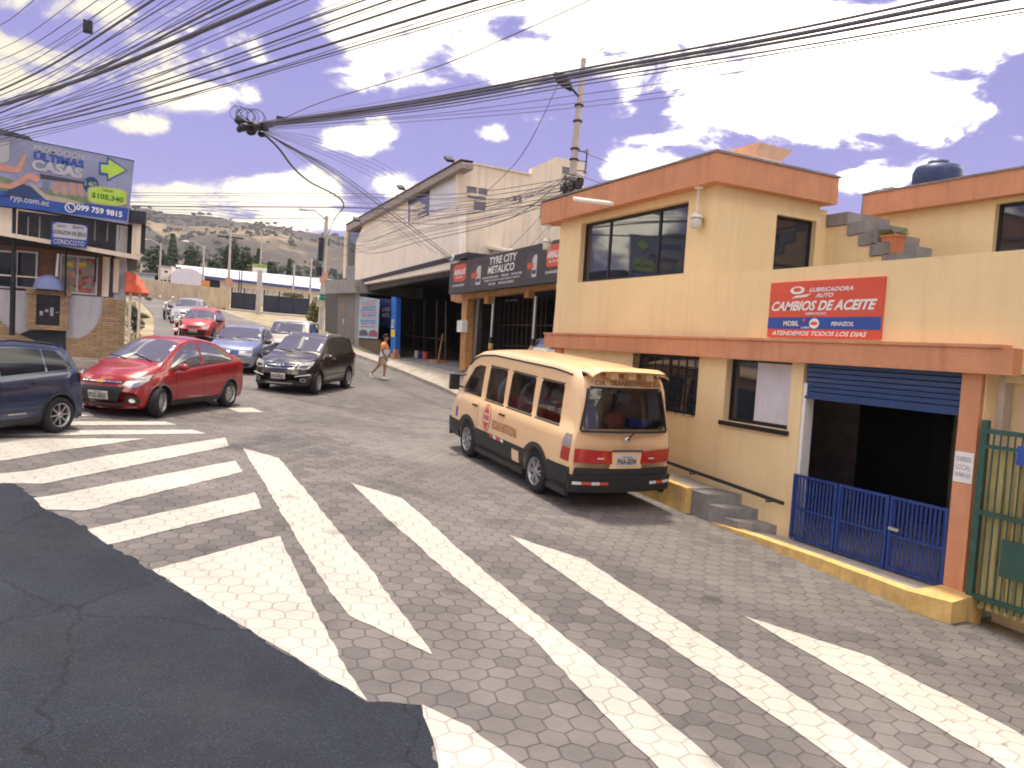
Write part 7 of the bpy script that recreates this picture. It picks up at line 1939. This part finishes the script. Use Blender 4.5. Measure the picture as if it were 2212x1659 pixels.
m = MB(); dd = (q-p).normalized(); m.tube([p.lerp(q,.45), p.lerp(q,.7)+Z*.03, q+Z*.02, q+dd*.25], [.05,.13,.15,.06], 8); part(mp_, 'lamp_head', m, M_dkmetal)
for py in (228, 322, 345, 262):
    m = MB(); p = onpole(py); m.lathe([(.115,-.02),(.125,0),(.115,.02)], p, n=16); part(mp_, 'clamp', m, M_dkmetal)
rk = MB(); a = onpole(326)+Vector((.28,-.14,0)); b = onpole(368)+Vector((.28,-.14,0)); rk.cyl(a,b,.018,n=6)
for f_ in (0,.5,1): q = a.lerp(b,f_); rk.cyl(q, q+Vector((-.25,.12,0)), .012, n=5)
part(mp_, 'insulator_rack', rk, M_dkmetal)
for f_ in (0,1): m = MB(); m.lathe([(.03,-.06),(.055,-.05),(.035,0),(.055,.05),(.03,.06)], a.lerp(b,f_), n=10); part(mp_, 'insulator', m, M_wht2 if False else mat('grey_porcelain', (.2,.2,.24), .3))
m = MB(); rnd = random.Random(4); ptsT = []
c0, c1 = onpole(385), onpole(452)
for k in range(26):
    f_ = rnd.random(); c = c0.lerp(c1, f_); pts = []; rr = rnd.uniform(.14,.30); a0 = rnd.uniform(0,6.28)
    for j in range(9): a_ = a0+j*.8*rnd.choice((1,1,1.1)); pts.append(c+Vector((rr*math.cos(a_), rr*math.sin(a_), rnd.uniform(-.12,.12))))
    m.tube(pts, .013, 4)
for k in range(9):
    c = c0.lerp(c1, rnd.random())+Vector((rnd.uniform(-.25,.25), rnd.uniform(-.25,.1), 0)); m.box(c, (.12,.10,.18))
part(mp_, 'cable_tangle', m, M_black)
# distant poles
def dpole(px, ptop, pbot, d, lab, r0=.16, arm=None, head=None, r1=.1):
    b = atd(px, pbot, d); b.z = gz(b.x, b.y); t_ = atd(px+(pbot-ptop)*.062, ptop, d)
    t = pole(b, Vector((b.x,b.y,t_.z)), r0, r1, lab)
    t_ = Vector((b.x,b.y,t_.z))
    if arm: m = MB(); m.span(t_+Vector((-arm,-.06,-.9)), t_+Vector((arm,.06,-.75))); part(t, 'crossarm', m, M_dkmetal)
    if head:
        m = MB(); m.tube([t_-Z*.3, t_+Vector((head,0,.35)), t_+Vector((head*1.5,0,.3))], .05, 5); part(t, 'lamp_arm', m, M_cpole)
        m = MB(); m.ball(t_+Vector((head*1.75,0,.28)), (.45,.15,.12), 10, 6); part(t, 'lamp_head', m, M_roofw)
    return t, t_
P2, T2 = dpole(693, 469, 709, 60, 'concrete street light pole with an orange plate and green signs', .24, head=-1.0, r1=.14)
m = MB(); m.box(T2-Z*2.6+Vector((-.35,-.1,0)), (.35,.35,1.8)); m.box(T2-Z*4.3+Vector((-.4,-.1,0)), (.4,.4,.7)); part(P2, 'cable_box', m, M_dkmetal)
p = atd(699,599,59.6); m = MB(); m.box(p, (.62,.05,.80)); sg2 = solo('sign', m, mat('faded_orange_plate', (.52,.28,.20), .7, var=.15, scale=2), 'faded orange plate high on the street light pole', 'sign')
p = atd(696,642,59.5); gs = thing('road_sign', 'green road sign with two white arrows on the street light pole', 'sign', p)
m = MB(); m.box(p, (.78,.05,.48)); part(gs, 'panel', m, mat('sign_green', (.01,.16,.10), .5))
for dx, fl_ in ((-.3,0),(.3,0)):
    m = MB(); m.prism([(dx-.16,.0),(dx-.05,.0),(dx-.05,-.22),(dx+.05,-.22),(dx+.05,.0),(dx+.16,.0),(dx,.24)], p+Vector((0,-.03,0)), (1,0,0), Z, (0,-1,0), .01); part(gs, 'arrow', m, M_txtw)
m = MB(); p3 = atd(694,656,59.5); m.box(p3, (.75,.05,.48)); solo('sign', m, M_conc, 'blank grey plate below the green road sign', 'sign')
P3, T3 = dpole(491, 497, 667, 82, 'slender pole with a crossarm before the dark spreading tree', .17, arm=1.3)
m = MB(); p = atd(494,609,81.7); m.box(p, (.7,.05,.9)); solo('sign', m, mat('faded_orange_plate', (.5,.3,.2)), 'small pale plate on the crossarm pole', 'sign')
P4, T4 = dpole(557, 585, 686, 76, 'thick concrete pole standing between the two dark gates', .26, r1=.26)
p = atd(561,581,75.8); ts4 = thing('road_sign', 'two part sign, green over white, on top of the thick pole between the gates', 'sign', p)
m = MB(); m.box(p+Z*.30, (1.35,.06,.32)); part(ts4, 'panel', m, mat('sign_lime', (.36,.45,.10), .6))
m = MB(); m.box(p-Z*.12, (1.35,.06,.48)); part(ts4, 'panel', m, M_wht2, label='white lower half')
m = MB(); put_text(m, 'CALLE', p+Z*.17+Vector((0,-.03,0)), (1,0,0), Z, (0,-1,0), -.5, .5, .04, .22, .01); part(ts4, 'lettering', m, mat('sign_green', (.01,.16,.10)))
for (px, t0, b0_, d, lab, hd_) in ((344,526,620,100,'thin street light pole left above the small houses',-1.2),(437,531,625,95,'thin street light pole at the left end of the warehouse',-1.2),(562,505,585,110,'far thin pole behind the two part sign',None),(632,572,650,88,'thin pole rising over the warehouse roof',None),(668,560,660,86,'thin pole just right of the street light pole',None)):
    dpole(px, t0, b0_, d, lab, .13, head=hd_)
for px in (515, 520): b = atd(px, 636, 84); m = MB(); m.cyl(b-Z*.2, atd(px+3, 586, 84), .06, n=6); solo('thin_post', m, M_dkmetal, 'thin dark post behind the shorter dark gate, '+('left' if px == 515 else 'right')+' of a pair', 'post')

# ------------------------------------------------------------------ overhead cables
M_cab = mat('cable_rubber', (.12,.115,.15), .6, var=.1)
def ath(px, py, zc): return onz(px, py, zc)
def cable(pts, r, lab, grp, sag=0.0, n=22, name='overhead_cable', mt_=M_cab, seg=6):
    """smooth curve through points"""
    pts = [Vector(p) for p in pts]; out = []
    if len(pts) == 2:
        for i in range(n+1):
            t_ = i/n; p = pts[0].lerp(pts[1], t_); p.z -= sag*4*t_*(1-t_); out.append(p)
    else:
        P = [pts[0]*2-pts[1]]+pts+[pts[-1]*2-pts[-2]]
        for i in range(1, len(P)-2):
            for k in range(n//2):
                t_ = k/(n//2); a, b, c, d = P[i-1], P[i], P[i+1], P[i+2]
                out.append(.5*((2*b)+(c-a)*t_+(2*a-5*b+4*c-d)*t_*t_+(3*b-a-3*c+d)*t_**3))
        out.append(pts[-1])
    m = MB(); m.tube(out, r*.85, seg); o = solo(name, m, mt_, lab, 'cable', grp)
    return o
ORD = ['first','second','third','fourth','fifth','sixth','seventh','eighth','ninth','tenth','eleventh','twelfth','thirteenth','fourteenth','fifteenth','sixteenth','seventeenth','eighteenth','nineteenth','twentieth','twenty first','twenty second','twenty third','twenty fourth','twenty fifth','twenty sixth','twenty seventh','twenty eighth','twenty ninth','thirtieth','thirty first','thirty second']
fan = 'cables crossing overhead at the upper left'
HC = 5.9
lines = [ # (x0,y0,x1,y1,radius)
 (-60,70,90,-12,.006),(-60,155,255,-30,.006),(-60,190,330,-30,.005),(-60,222,378,-30,.018),(-60,232,430,-30,.009),(-60,262,500,-30,.007),(-60,268,560,-30,.021),
 (-60,246,690,-40,.036),(-60,240,640,-45,.012),(-60,286,760,-40,.008),(-60,276,860,-25,.011),(-60,296,930,-30,.013),(-60,300,1010,-30,.015),(-60,304,1095,-20,.018),
 (-60,315,1180,-20,.010),(-60,322,1240,-30,.008),(-60,330,1030,10,.006),(-60,212,360,-30,.006),(-60,250,600,-60,.008),(-60,130,190,-20,.005),(-60,265,455,-30,.005),(-60,283,520,-35,.005),(-60,292,600,-25,.006),(-60,299,660,-40,.005),(-60,306,820,-30,.005),(-60,255,395,-25,.006),(-60,310,960,-35,.006),(-60,205,300,-35,.004),(-60,175,300,-30,.005),(-60,275,700,-25,.006),(-60,290,880,-40,.006)]
tops = [x0+(x1-x0)*y0/(y0-y1) for (x0,y0,x1,y1,r_) in lines]
for i, (x0,y0,x1,y1,r_) in enumerate(lines):
    h_ = HC+random.Random(i).uniform(-.25,.35)
    a = ath(x0,y0,h_); b = ath(x1,y1,h_); d = (b-a); a2 = a-d*.15; b2 = b+d*.4
    mid = a.lerp(b,.5)-Z*.10
    cable([a2, a, mid, b, b2], r_, ('thick' if r_ > .016 else 'thin')+' black overhead cable leaving the top edge of the photo '+ORD[sorted(range(len(lines)), key=lambda q: tops[q]).index(i)]+' from the left', fan if r_ <= .016 else 'thick cables crossing overhead at the upper left', n=16)
b = ath(190,58,HC); m = MB(); m.box(b, (.10,.12,.12)); solo('cable_joint', m, M_black, 'small black joint box hanging in the upper left cable fan', 'cable joint')
# splitter knot in mid air and the trunk line across the sky
hub = atd(548,270,14.0)
m = MB(); rnd = random.Random(9)
for k in range(16):
    c = hub+Vector((rnd.uniform(-.28,.22), rnd.uniform(-.15,.15), rnd.uniform(-.12,.08))); m.ball(c, (rnd.uniform(.05,.12), .07, rnd.uniform(.04,.08)), 8, 6)
for k in range(7):
    a = rnd.uniform(-.3,.1); pts = [hub+Vector((a+.16*math.cos(t_), .02*k-.06, .14+.14*math.sin(t_))) for t_ in [j*.7 for j in range(10)]]; m.tube(pts, .006, 4)
m.tube([hub, hub-_r*.22+Z*.16+_r*0, hub-_r*.36+Z*.34], .009, 4)
m.box(hub+_r*.5+Z*.12, (.18,.1,.1))
knot = solo('cable_knot', m, M_black, 'tangled black knot of splices where the hanging cables meet', 'cable knot')
D = lambda px, py, d: atd(px, py, d)
tr = 'long line of cables from the knot to the upper right corner'
trunk_pts = [[D(560,268,14.0), D(900,221,12.4), D(1250,158,10.4), D(1700,78,8.8), D(2235,-30,7.3)], .038]
far_end = lambda p: p+[p[-1]+(p[-1]-p[-2])*2.5]
cable(far_end(trunk_pts[0]), .030, 'thickest black cable bundle running from the knot to the top right', tr)
for i, (pts, r_) in enumerate((
  ([D(560,266,14.0),D(900,216,12.4),D(1250,150,10.4),D(1700,66,8.8),D(2235,-48,7.3)], .020),
  ([D(560,272,14.0),D(900,228,12.4),D(1250,166,10.4),D(1700,88,8.8),D(2235,-12,7.3)], .022),
  ([D(560,274,14.0),D(900,234,12.3),D(1250,176,10.3),D(1700,104,8.7),D(2235,14,7.2)], .014),
  ([D(560,275,14.0),D(900,240,12.3),D(1250,184,10.2),D(1700,112,8.6),D(2235,22,7.1)], .010),
  ([D(560,277,14.0),D(900,250,12.3),D(1250,205,10.2),D(1700,140,8.5),D(2235,55,7.1)], .006),
  ([D(560,279,14.0),D(900,254,12.3),D(1250,222,10.2),D(1700,160,8.5),D(2235,84,7.1)], .005),
  ([D(560,281,14.0),D(900,262,12.3),D(1250,232,10.2),D(1700,176,8.5),D(2235,98,7.1)], .005),
  ([D(560,264,14.0),D(900,206,12.3),D(1250,132,10.2),D(1500,82,9.2),D(1780,-10,8.5)], .004),
  ([D(590,266,14.0),D(702,218,12.6),D(941,145,10.6),D(1120,70,9.4),D(1330,-25,8.6)], .009))):
    cable(far_end(pts), r_, 'thinner black cable by the thickest bundle, '+('just above it','in its upper edge','just below it','second below it','third below it','fourth below it','lowest but one below it','lowest below it')[(1,2,3,4,5,6,7,0)[i] if False else {0:1,1:2,2:3,3:4,4:5,5:6,6:7,7:0}[i]] if i < 8 else 'single black cable rising steeply from the knot to the top edge', tr)
for k, (px, py) in enumerate(((720,246),(980,208))):
    pass
# from the knot down towards the shops
kn = 'cables hanging from the knot down towards the shops'
for i in range(9):
    rnd = random.Random(40+i); e = W.P(880+i*14+rnd.uniform(-8,8), 520+i*6, 1.2)
    mid = D(690+i*9, 372+i*3+rnd.uniform(-4,4), 18.5); cable([hub+Vector((.05,0,-.05)), D(610+i*4, 312+i*1.5, 15.6), mid, e], rnd.choice((.006,.008,.012)), ORD[i]+' black cable from the left hanging from the knot towards the signboard', kn)
cable([hub, D(600,318,15.2), D(632,360,16.2), D(668,392,17.4), D(742,440,22), D(722,475,40), T2-Z*1.8], .026, 'thick lumpy cable bundle hanging from the knot towards the off white building', kn)
for i in range(5):
    cable([hub+Vector((.05,0,-.05)), D(690+i*6,300+i*10,16.5), D(820+i*10,350+i*16,19.5), D(880+i*12,392+i*20,23)], .006, ORD[i]+' highest thin cable leaving the knot low to the right', kn)
# from the main pole across the building fronts
pg_ = 'cables from the utility pole along the shop fronts'
FP = Vector((T2.x, T2.y, T2.z))
rnd = random.Random(12)
for i in range(24):
    s0 = onpole(382+rnd.random()*66)+Vector((-.15,0,0))
    if i < 12:      # long runs to the pole far behind, low sag over the white wall
        px1, py1 = 728, 505+rnd.uniform(0,60); mx, my = 905+rnd.uniform(-30,30), 452+i*6.5+rnd.uniform(-4,4)
        e = D(px1, py1, 45); mid = D(mx, my, 24.5); pre = D(1100, (s0-CAM).dot(_f)*0+ 430+i*4+rnd.uniform(-3,3), 20.8)
        if py1 < 0: continue
        cable([s0, pre, mid, D(790, 500+i*4.2, 32), e], rnd.choice((.007,.009,.013)), ORD[i]+' highest black cable sagging from the utility pole across the off white wall', pg_)
    elif i < 21:
        y1 = 408+ (i-12)*6.5+rnd.uniform(-3,3)
        e = D(262, y1+8, 24.8); cable([s0, D(985, y1+14+rnd.uniform(-5,5), 20), D(720, y1+10, 20.5), e], rnd.choice((.005,.007,.010)), ORD[i-12]+' highest black cable from the utility pole over to the corner shop', 'cables from the utility pole across to the corner shop')
    else:
        e = W.P(1040+(i-21)*30, 572, .5); cable([s0, e], .006, 'thin black cable dropping to the black signboard, '+('leftmost','middle','rightmost')[i-21]+' of three', 'cables dropping to the signboard', sag=.35)
for i, (a, b) in enumerate((((1250,320),(1380,368)),((1250,372),(1390,420)),((1256,405),(1390,440)))):
    s0 = onpole(a[1]); e = onplane(b[0], b[1], Vector((10.2,14,5)), Vector((1,0,0))); cable([s0, e], .012, 'thick cable from the utility pole down behind the roof band, '+('top','middle','lowest')[i]+' of three', 'cables behind the terracotta roof band', sag=.05)
cable([D(1370,50,13), topP+Vector((.05,0,-.1))], .010, 'black cable going up and away from the top of the utility pole', 'cables at the pole top')
cable([onpole(190)+Vector((-.5,0,.3)), D(1130,330,20), W.P(1048,418,.6)], .012, 'slanting black cable from the lamp arm down to the side wall', 'cables at the pole top')
for i in range(5):
    cable([D(262, 436+i*6, 25), D(500, 448+i*7, 40), T2-Z*(.6+i*.35)+Vector((0,.0,0))], .012, ORD[i]+' highest far cable between the corner shop and the street light pole', 'far cables to the street light pole', sag=0)

# ------------------------------------------------------------------ people and motorcycles
def skin(name, joints, edges, mats, root=None, sub_=2, smooth=True):
    """joints: name -> (pos, rx, ry); one continuous skinned surface"""
    keys = list(joints); me = bpy.data.meshes.new(name)
    me.from_pydata([tuple(joints[k][0]) for k in keys], [(keys.index(a), keys.index(b)) for a, b in edges], [])
    o = bpy.data.objects.new(name, me); col.objects.link(o)
    md = o.modifiers.new('s', 'SKIN'); md.use_smooth_shade = True
    if not me.skin_vertices:
        bm = bmesh.new(); bm.from_mesh(me); bm.verts.layers.skin.verify(); bm.to_mesh(me); bm.free()
    for i, k in enumerate(keys):
        me.skin_vertices[0].data[i].radius = joints[k][1:3]; me.skin_vertices[0].data[i].use_root = (i == 0)
    if sub_: s2 = o.modifiers.new('d', 'SUBSURF'); s2.levels = sub_; s2.render_levels = sub_
    dg = bpy.context.evaluated_depsgraph_get(); dg.update()
    out = bpy.data.meshes.new_from_object(o.evaluated_get(dg)); out.name = name
    bpy.data.objects.remove(o)
    out.materials.clear(); out.materials.append(mats)
    for p in out.polygons: p.use_smooth = True
    q = bpy.data.objects.new(name, out); col.objects.link(q); q.parent = root
    return q
M_skin = mat('skin', (.36,.18,.11), .55, var=.06)
M_hair = mat('black_hair', (.012,.010,.010), .7, var=.2, scale=30)
def walker():
    P = gp(826,820); r2 = Vector((_r.x, _r.y, 0))
    M3 = Matrix((r2, Vector((-r2.y, r2.x, 0)), Z)).transposed()
    t = thing('person', 'person in an orange and white shirt and beige shorts walking past the workshop', 'person', P, M3=M3)
    k = 1.0
    J = dict(pelvis=((-.02,0,.86),.11,.11), belly=((.02,0,1.0),.11,.11), chest=((0,0,1.18),.11,.11), neck0=((.01,0,1.33),.07,.065), neck=((.035,0,1.40),.052,.052),
      head=((.06,0,1.48),.078,.085), crown=((.05,0,1.565),.07,.078),
      shR=((0,-.16,1.28),.055,.055), elR=((-.03,-.21,1.03),.040,.040), wrR=((.10,-.19,.84),.026,.028), haR=((.14,-.18,.79),.028,.020),
      shL=((0,.16,1.28),.055,.055), elL=((.06,.20,1.05),.040,.040), wrL=((.20,.15,.92),.026,.028), haL=((.24,.14,.88),.028,.020),
      hipR=((-.0,-.085,.80),.095,.095), knR=((.08,-.09,.46),.058,.058), anR=((.06,-.09,.09),.036,.036), toR=((.17,-.09,.045),.034,.028),
      hipL=((-.04,.085,.80),.095,.095), knL=((-.20,.09,.47),.058,.058), anL=((-.46,.09,.16),.036,.036), toL=((-.38,.09,.05),.034,.028))
    E = [('pelvis','belly'),('belly','chest'),('chest','neck0'),('neck0','neck'),('neck','head'),('head','crown'),
         ('chest','shR'),('shR','elR'),('elR','wrR'),('wrR','haR'),('chest','shL'),('shL','elL'),('elL','wrL'),('wrL','haL'),
         ('pelvis','hipR'),('hipR','knR'),('knR','anR'),('anR','toR'),('pelvis','hipL'),('hipL','knL'),('knL','anL'),('anL','toL')]
    for side, y in (('R',-1),('L',1)):
        h = Vector(J['ha'+side][0]); d = (h-Vector(J['wr'+side][0])).normalized()
        for f in range(4):
            o = Vector((0, y*0, 0))+Vector((.0,(f-1.5)*.017,0)); a = h+d*.03+o; b = a+d*.035+Vector((.004,0,-.01)); c = b+Vector((-.004,0,-.026+.004*abs(f-1.5)))
            J['f%s%d'%(side,f)] = (a,.0095,.0095); J['g%s%d'%(side,f)] = (b,.0085,.0085); J['k%s%d'%(side,f)] = (c,.0075,.0075)
            E += [('ha'+side,'f%s%d'%(side,f)),('f%s%d'%(side,f),'g%s%d'%(side,f)),('g%s%d'%(side,f),'k%s%d'%(side,f))]
        a = h+Vector((.028,-y*.02,.0)); J['t'+side] = (a,.010,.010); J['u'+side] = (a+Vector((.015,-y*.004,-.028)),.009,.009); E += [('ha'+side,'t'+side),('t'+side,'u'+side)]
    skin('body', J, E, M_skin, t, 2)
    m = MB(); m.smooth = True
    m.ball((.035,0,1.60), (.088,.080,.055), 14, 9); m.ball((.0,0,1.555), (.075,.080,.075), 14, 9); o = lpart(t, 'hair', m, M_hair)
    m = MB(); m.smooth = True; m.ball((.155,0,1.495), (.018,.012,.022), 8, 6); lpart(t, 'nose', m, M_skin)
    for y in (-.034,.034): m = MB(); m.smooth = True; m.ball((.137,y,1.525), (.010,.013,.008), 8, 6); lpart(t, 'eye', m, M_hair)
    for y in (-.082,.082): m = MB(); m.smooth = True; m.ball((.055,y,1.505), (.022,.010,.032), 8, 6); lpart(t, 'ear', m, M_skin)
    m = MB(); m.smooth = True; m.ball((.136,0,1.457), (.008,.022,.006), 8, 6); lpart(t, 'mouth', m, mat('lips', (.25,.08,.07), .5))
    def loft(rings, nm, mt_, n=22):
        m = MB(); m.smooth = True
        for i, (z, cx, rx, ry) in enumerate(rings): m.v += [Vector((cx+rx*math.cos(2*math.pi*k/n), ry*math.sin(2*math.pi*k/n), z)) for k in range(n)]
        for i in range(len(rings)-1):
            for k in range(n): m.f.append([i*n+k, i*n+(k+1) % n, (i+1)*n+(k+1) % n, (i+1)*n+k]); m.mi.append(0); m.sm.append(True)
        lpart(t, nm, m, mt_)
    osh = mat('orange_shirt', (.80,.34,.14), .9, var=.08)
    loft([(1.10,.035,.160,.178),(1.16,.02,.150,.180),(1.24,.005,.135,.185),(1.30,.0,.115,.175),(1.345,.005,.085,.125),(1.375,.015,.062,.075)], 'shirt', osh)
    loft([(.84,.0,.150,.172),(.90,.02,.165,.178),(.98,.045,.180,.182),(1.05,.045,.175,.180),(1.102,.035,.162,.179)], 'shirt_front', mat('white_shirt', (.66,.66,.68), .9, var=.05))
    loft([(1.10,.035,.163,.181),(1.125,.03,.158,.183)], 'shirt_stripe', M_black)
    m = MB(); m.tube([(0,-.14,1.30),(-.01,-.19,1.24),(-.03,-.215,1.08)], [.075,.075,.070], 12); lpart(t, 'sleeve', m, osh)
    m = MB(); m.tube([(0,.14,1.30),(.02,.19,1.24),(.05,.205,1.09)], [.075,.075,.070], 12); lpart(t, 'sleeve', m, osh)
    Q = dict(a=((-.01,0,.86),.162,.140), r0=((.005,-.09,.76),.118,.118), r1=((.06,-.095,.50),.098,.095), l0=((-.05,.09,.76),.118,.118), l1=((-.185,.095,.52),.098,.095))
    skin('shorts', Q, [('a','r0'),('r0','r1'),('a','l0'),('l0','l1')], mat('beige_shorts', (.46,.38,.28), .95, var=.1, scale=8), t, 2)
    m = MB(); m.smooth = True; m.ball((.12,-.09,.045), (.145,.052,.05), 14, 8); m.ball((.05,-.09,.08), (.06,.048,.055), 12, 8); lpart(t, 'shoe', m, M_wht2)
    m = MB(); m.smooth = True
    c = Vector((-.44,.09,.10)); m.ball(c, (.06,.05,.125), 14, 8); m.ball(c+Vector((.045,0,-.055)), (.07,.05,.045), 12, 8); lpart(t, 'shoe', m, M_wht2)
walker()
# driver's arm out of the suv window
def driver():
    B_ = SUVB; mw = SUV.matrix_world
    t = thing('person', 'driver resting an elbow on the open window of the dark brown suv', 'person', mw @ Vector((-.05,.45,.5)), M3=mw.to_3x3().normalized(), scale=.93)
    J = dict(pelvis=((-.1,-.05,.12),.14,.13), chest=((-.12,-.02,.48),.16,.12), neck0=((-.08,0,.66),.07,.07), neck=((-.05,0,.72),.055,.055), head=((-.02,0,.82),.08,.088), crown=((-.02,0,.90),.07,.078),
             shL=((-.08,.18,.60),.06,.06), elL=((.02,.40,.50),.048,.048), wrL=((.24,.44,.54),.034,.034), haL=((.30,.43,.55),.034,.024))
    E = [('pelvis','chest'),('chest','neck0'),('neck0','neck'),('neck','head'),('head','crown'),('chest','shL'),('shL','elL'),('elL','wrL'),('wrL','haL')]
    for f in range(4):
        a = Vector((.335,.40+f*.018,.552)); J['f%d'%f] = (a,.0095,.0095); J['g%d'%f] = (a+Vector((.035,0,-.006)),.0085,.0085); J['k%d'%f] = (a+Vector((.05,0,-.028)),.0075,.0075); E += [('haL','f%d'%f),('f%d'%f,'g%d'%f),('g%d'%f,'k%d'%f)]
    J['t0'] = ((.31,.40,.57),.010,.010); J['t1'] = ((.345,.39,.575),.009,.009); E += [('haL','t0'),('t0','t1')]
    skin('body', J, E, M_skin, t, 2)
    Q = dict(a=((-.12,-.02,.20),.17,.15), b=((-.12,-.02,.50),.175,.13), c=((-.085,.17,.60),.075,.07), d=((-.02,.32,.53),.066,.062)); skin('shirt', Q, [('a','b'),('b','c'),('c','d')], mat('dark_shirt', (.05,.05,.07), .9), t, 1)
    m = MB(); m.smooth = True; m.ball((-.035,0,.90), (.088,.084,.07), 12, 8); lpart(t, 'hair', m, M_hair)
driver()

def motorcycle(loc, az, lab, tank_m, name='motorcycle', scale=1.0):
    t = thing(name, lab, 'motorcycle', loc, rot=math.pi/2-az, group=None, scale=scale)
    ty = MB(); ty.lathe([(.23,-.05),(.28,-.045),(.30,0),(.28,.045),(.23,.05),(.23,-.05)], (0,0,0), (0,1,0), 26, False); tm = ty.mesh('tyre', M_tyre)
    ri = MB(); ri.lathe([(.22,-.035),(.235,-.03),(.235,.03),(.22,.035),(.22,-.035)], (0,0,0), (0,1,0), 26, False); ri.lathe([(.05,-.04),(.05,.04)], (0,0,0), (0,1,0), 10)
    for k in range(6): a = k*math.pi/3; ri.cyl((0,0,0),(.225*math.cos(a),0,.225*math.sin(a)),.012,n=5)
    rm_ = ri.mesh('rim', M_rim)
    for x in (.68,-.62):
        e = bpy.data.objects.new('wheel', None); col.objects.link(e); e.parent = t; e.location = (x,0,.30); e.empty_display_size = .1
        for nm, me in (('tyre',tm),('rim',rm_)): o = bpy.data.objects.new(nm, me); col.objects.link(o); o.parent = e
    for y in (.08,-.08): m = MB(); m.cyl((.68,y,.30),(.42,y,.98),.022,n=8); lpart(t, 'fork', m, M_chrome)
    m = MB(); m.smooth = True; m.grid(lambda s,u: Vector((.68+.34*math.cos(.5+1.9*s), (u-.5)*.14, .30+.34*math.sin(.5+1.9*s))), 12, 2); lpart(t, 'mudguard', m, tank_m)
    m = MB(); m.lathe([(.02,-.10),(.08,-.06),(.10,0),(.095,.03),(0,.035)], (.52,0,.86), (1,0,.05), 16); lpart(t, 'headlight_shell', m, M_trim)
    m = MB(); m.lathe([(.088,0),(.07,.02),(0,.03)], (.558,0,.862), (1,0,.05), 16); lpart(t, 'headlight', m, M_wht2)
    m = MB(); m.tube([(.34,.36,1.0),(.42,.20,1.02),(.42,0,.98),(.42,-.20,1.02),(.34,-.36,1.0)], .014, 6); lpart(t, 'handlebar', m, M_chrome)
    for s_ in (1,-1):
        m = MB(); m.tube([(.40,s_*.22,1.02),(.42,s_*.30,1.20)], .008, 5); m.ball((.42,s_*.33,1.24), (.02,.075,.045), 10, 6); lpart(t, 'mirror', m, M_chrome)
        m = MB(); m.ball((.48,s_*.17,.84), (.04,.03,.03), 8, 6); lpart(t, 'indicator', m, mat('amber_lens', (.6,.25,.03), .3))
    m = MB(); m.smooth = True; m.ball((.16,0,.84), (.28,.14,.13), 14, 9); lpart(t, 'tank', m, tank_m)
    m = MB(); m.smooth = True; m.ball((-.36,0,.80), (.38,.13,.06), 14, 8); lpart(t, 'seat', m, M_trim)
    m = MB(); m.box((.08,0,.45),(.34,.24,.28)); m.cyl((.12,0,.5),(.2,0,.72),.075,n=12); lpart(t, 'engine', m, M_dkmetal)
    m = MB(); m.tube([(.42,0,.95),(.2,0,.7),(.0,0,.30),(-.2,0,.32),(-.62,0,.30)], .025, 6); m.tube([(.2,0,.7),(-.4,0,.72),(-.75,0,.78)], .022, 6); lpart(t, 'frame', m, M_dkmetal)
    m = MB(); m.tube([(.2,-.12,.42),(.05,-.14,.22),(-.3,-.15,.26),(-.75,-.16,.38)], [.02,.022,.035,.04], 8); lpart(t, 'exhaust', m, M_chrome)
    m = MB(); m.tube([(-.1,.12,.3),(-.12,.26,.0)], .012, 5); lpart(t, 'side_stand', m, M_dkmetal)
    m = MB(); m.smooth = True; m.ball((-.80,0,.72), (.05,.07,.05), 10, 6); lpart(t, 'tail_light', m, M_lampr)
    return t
p = gw(383,744); motorcycle(p, R(188), 'red and black motorcycle standing beside the small faded red hatchback', mat('motorbike_red', (.40,.03,.02), .25, coat=.6), scale=1.15)
p = gw(361,690); motorcycle(p, R(193), 'black motorcycle with raised mirrors left of the silver car', mat('motorbike_dark', (.03,.03,.04), .25, coat=.6), scale=1.1)

# ------------------------------------------------------------------ across the street, seen in the window glass
def across(x0, y0, x1, y1, h_, wallc, lab):
    t = thing('building', lab, 'building', ((x0+x1)/2,(y0+y1)/2,0)); m = MB(); m.span((x0,y0,-2.5),(x1,y1,h_)); part(t, 'wall', m, wallc)
    m = MB(); m.span((x0-.3,y0-.3,h_+.002),(x1+.3,y1+.3,h_+.3)); part(t, 'roof', m, M_grey)
    for k in range(4):
        for z in (1.0, 4.2):
            if z+1.6 > h_: continue
            m = MB()
            if x1-x0 > y1-y0: a = x0+(x1-x0)*(k+.5)/4; m.span((a-.8,y1+.002,z),(a+.8,y1+.04,z+1.6))
            else: a = y0+(y1-y0)*(k+.5)/4; m.span((x1+.002,a-.7,z),(x1+.04,a+.7,z+1.6))
            part(t, 'window', m, M_glass)
across(-26,-2,-17,9,5.6, M_whpan, 'white building reflected in the dark windows, outside the frame')
across(-14,-24,2,-16,8.5, M_grey, 'grey building behind the camera, outside the frame')
for i, (x, y, h_) in enumerate(((-19,14,9),(-21,19,11),(-20,-7,10))):
    tree('tree', Vector((x,y,gz(x,y))), h_, 3.2, ('tall','taller','broad')[i]+' dark tree across the street, outside the frame', 'broad', 1400, .45, 80+i)
# ------------------------------------------------------------------ air
HAZE = True
if HAZE:
    m = MB(); m.span((-3050,-420,-12),(3050,3050,235))
    hz = bpy.data.materials.new('haze_air'); hz.use_nodes = True; nt = hz.node_tree; nt.nodes.clear()
    o_ = nt.nodes.new('ShaderNodeOutputMaterial'); v_ = nt.nodes.new('ShaderNodeVolumePrincipled'); v_.inputs['Color'].default_value = (.86,.84,.95,1); v_.inputs['Density'].default_value = .00016; v_.inputs['Anisotropy'].default_value = .2
    nt.links.new(v_.outputs[0], o_.inputs['Volume'])
    solo('haze', m, hz, 'thin pale haze over the valley', 'haze', kind='stuff', loc=(0,0,0))
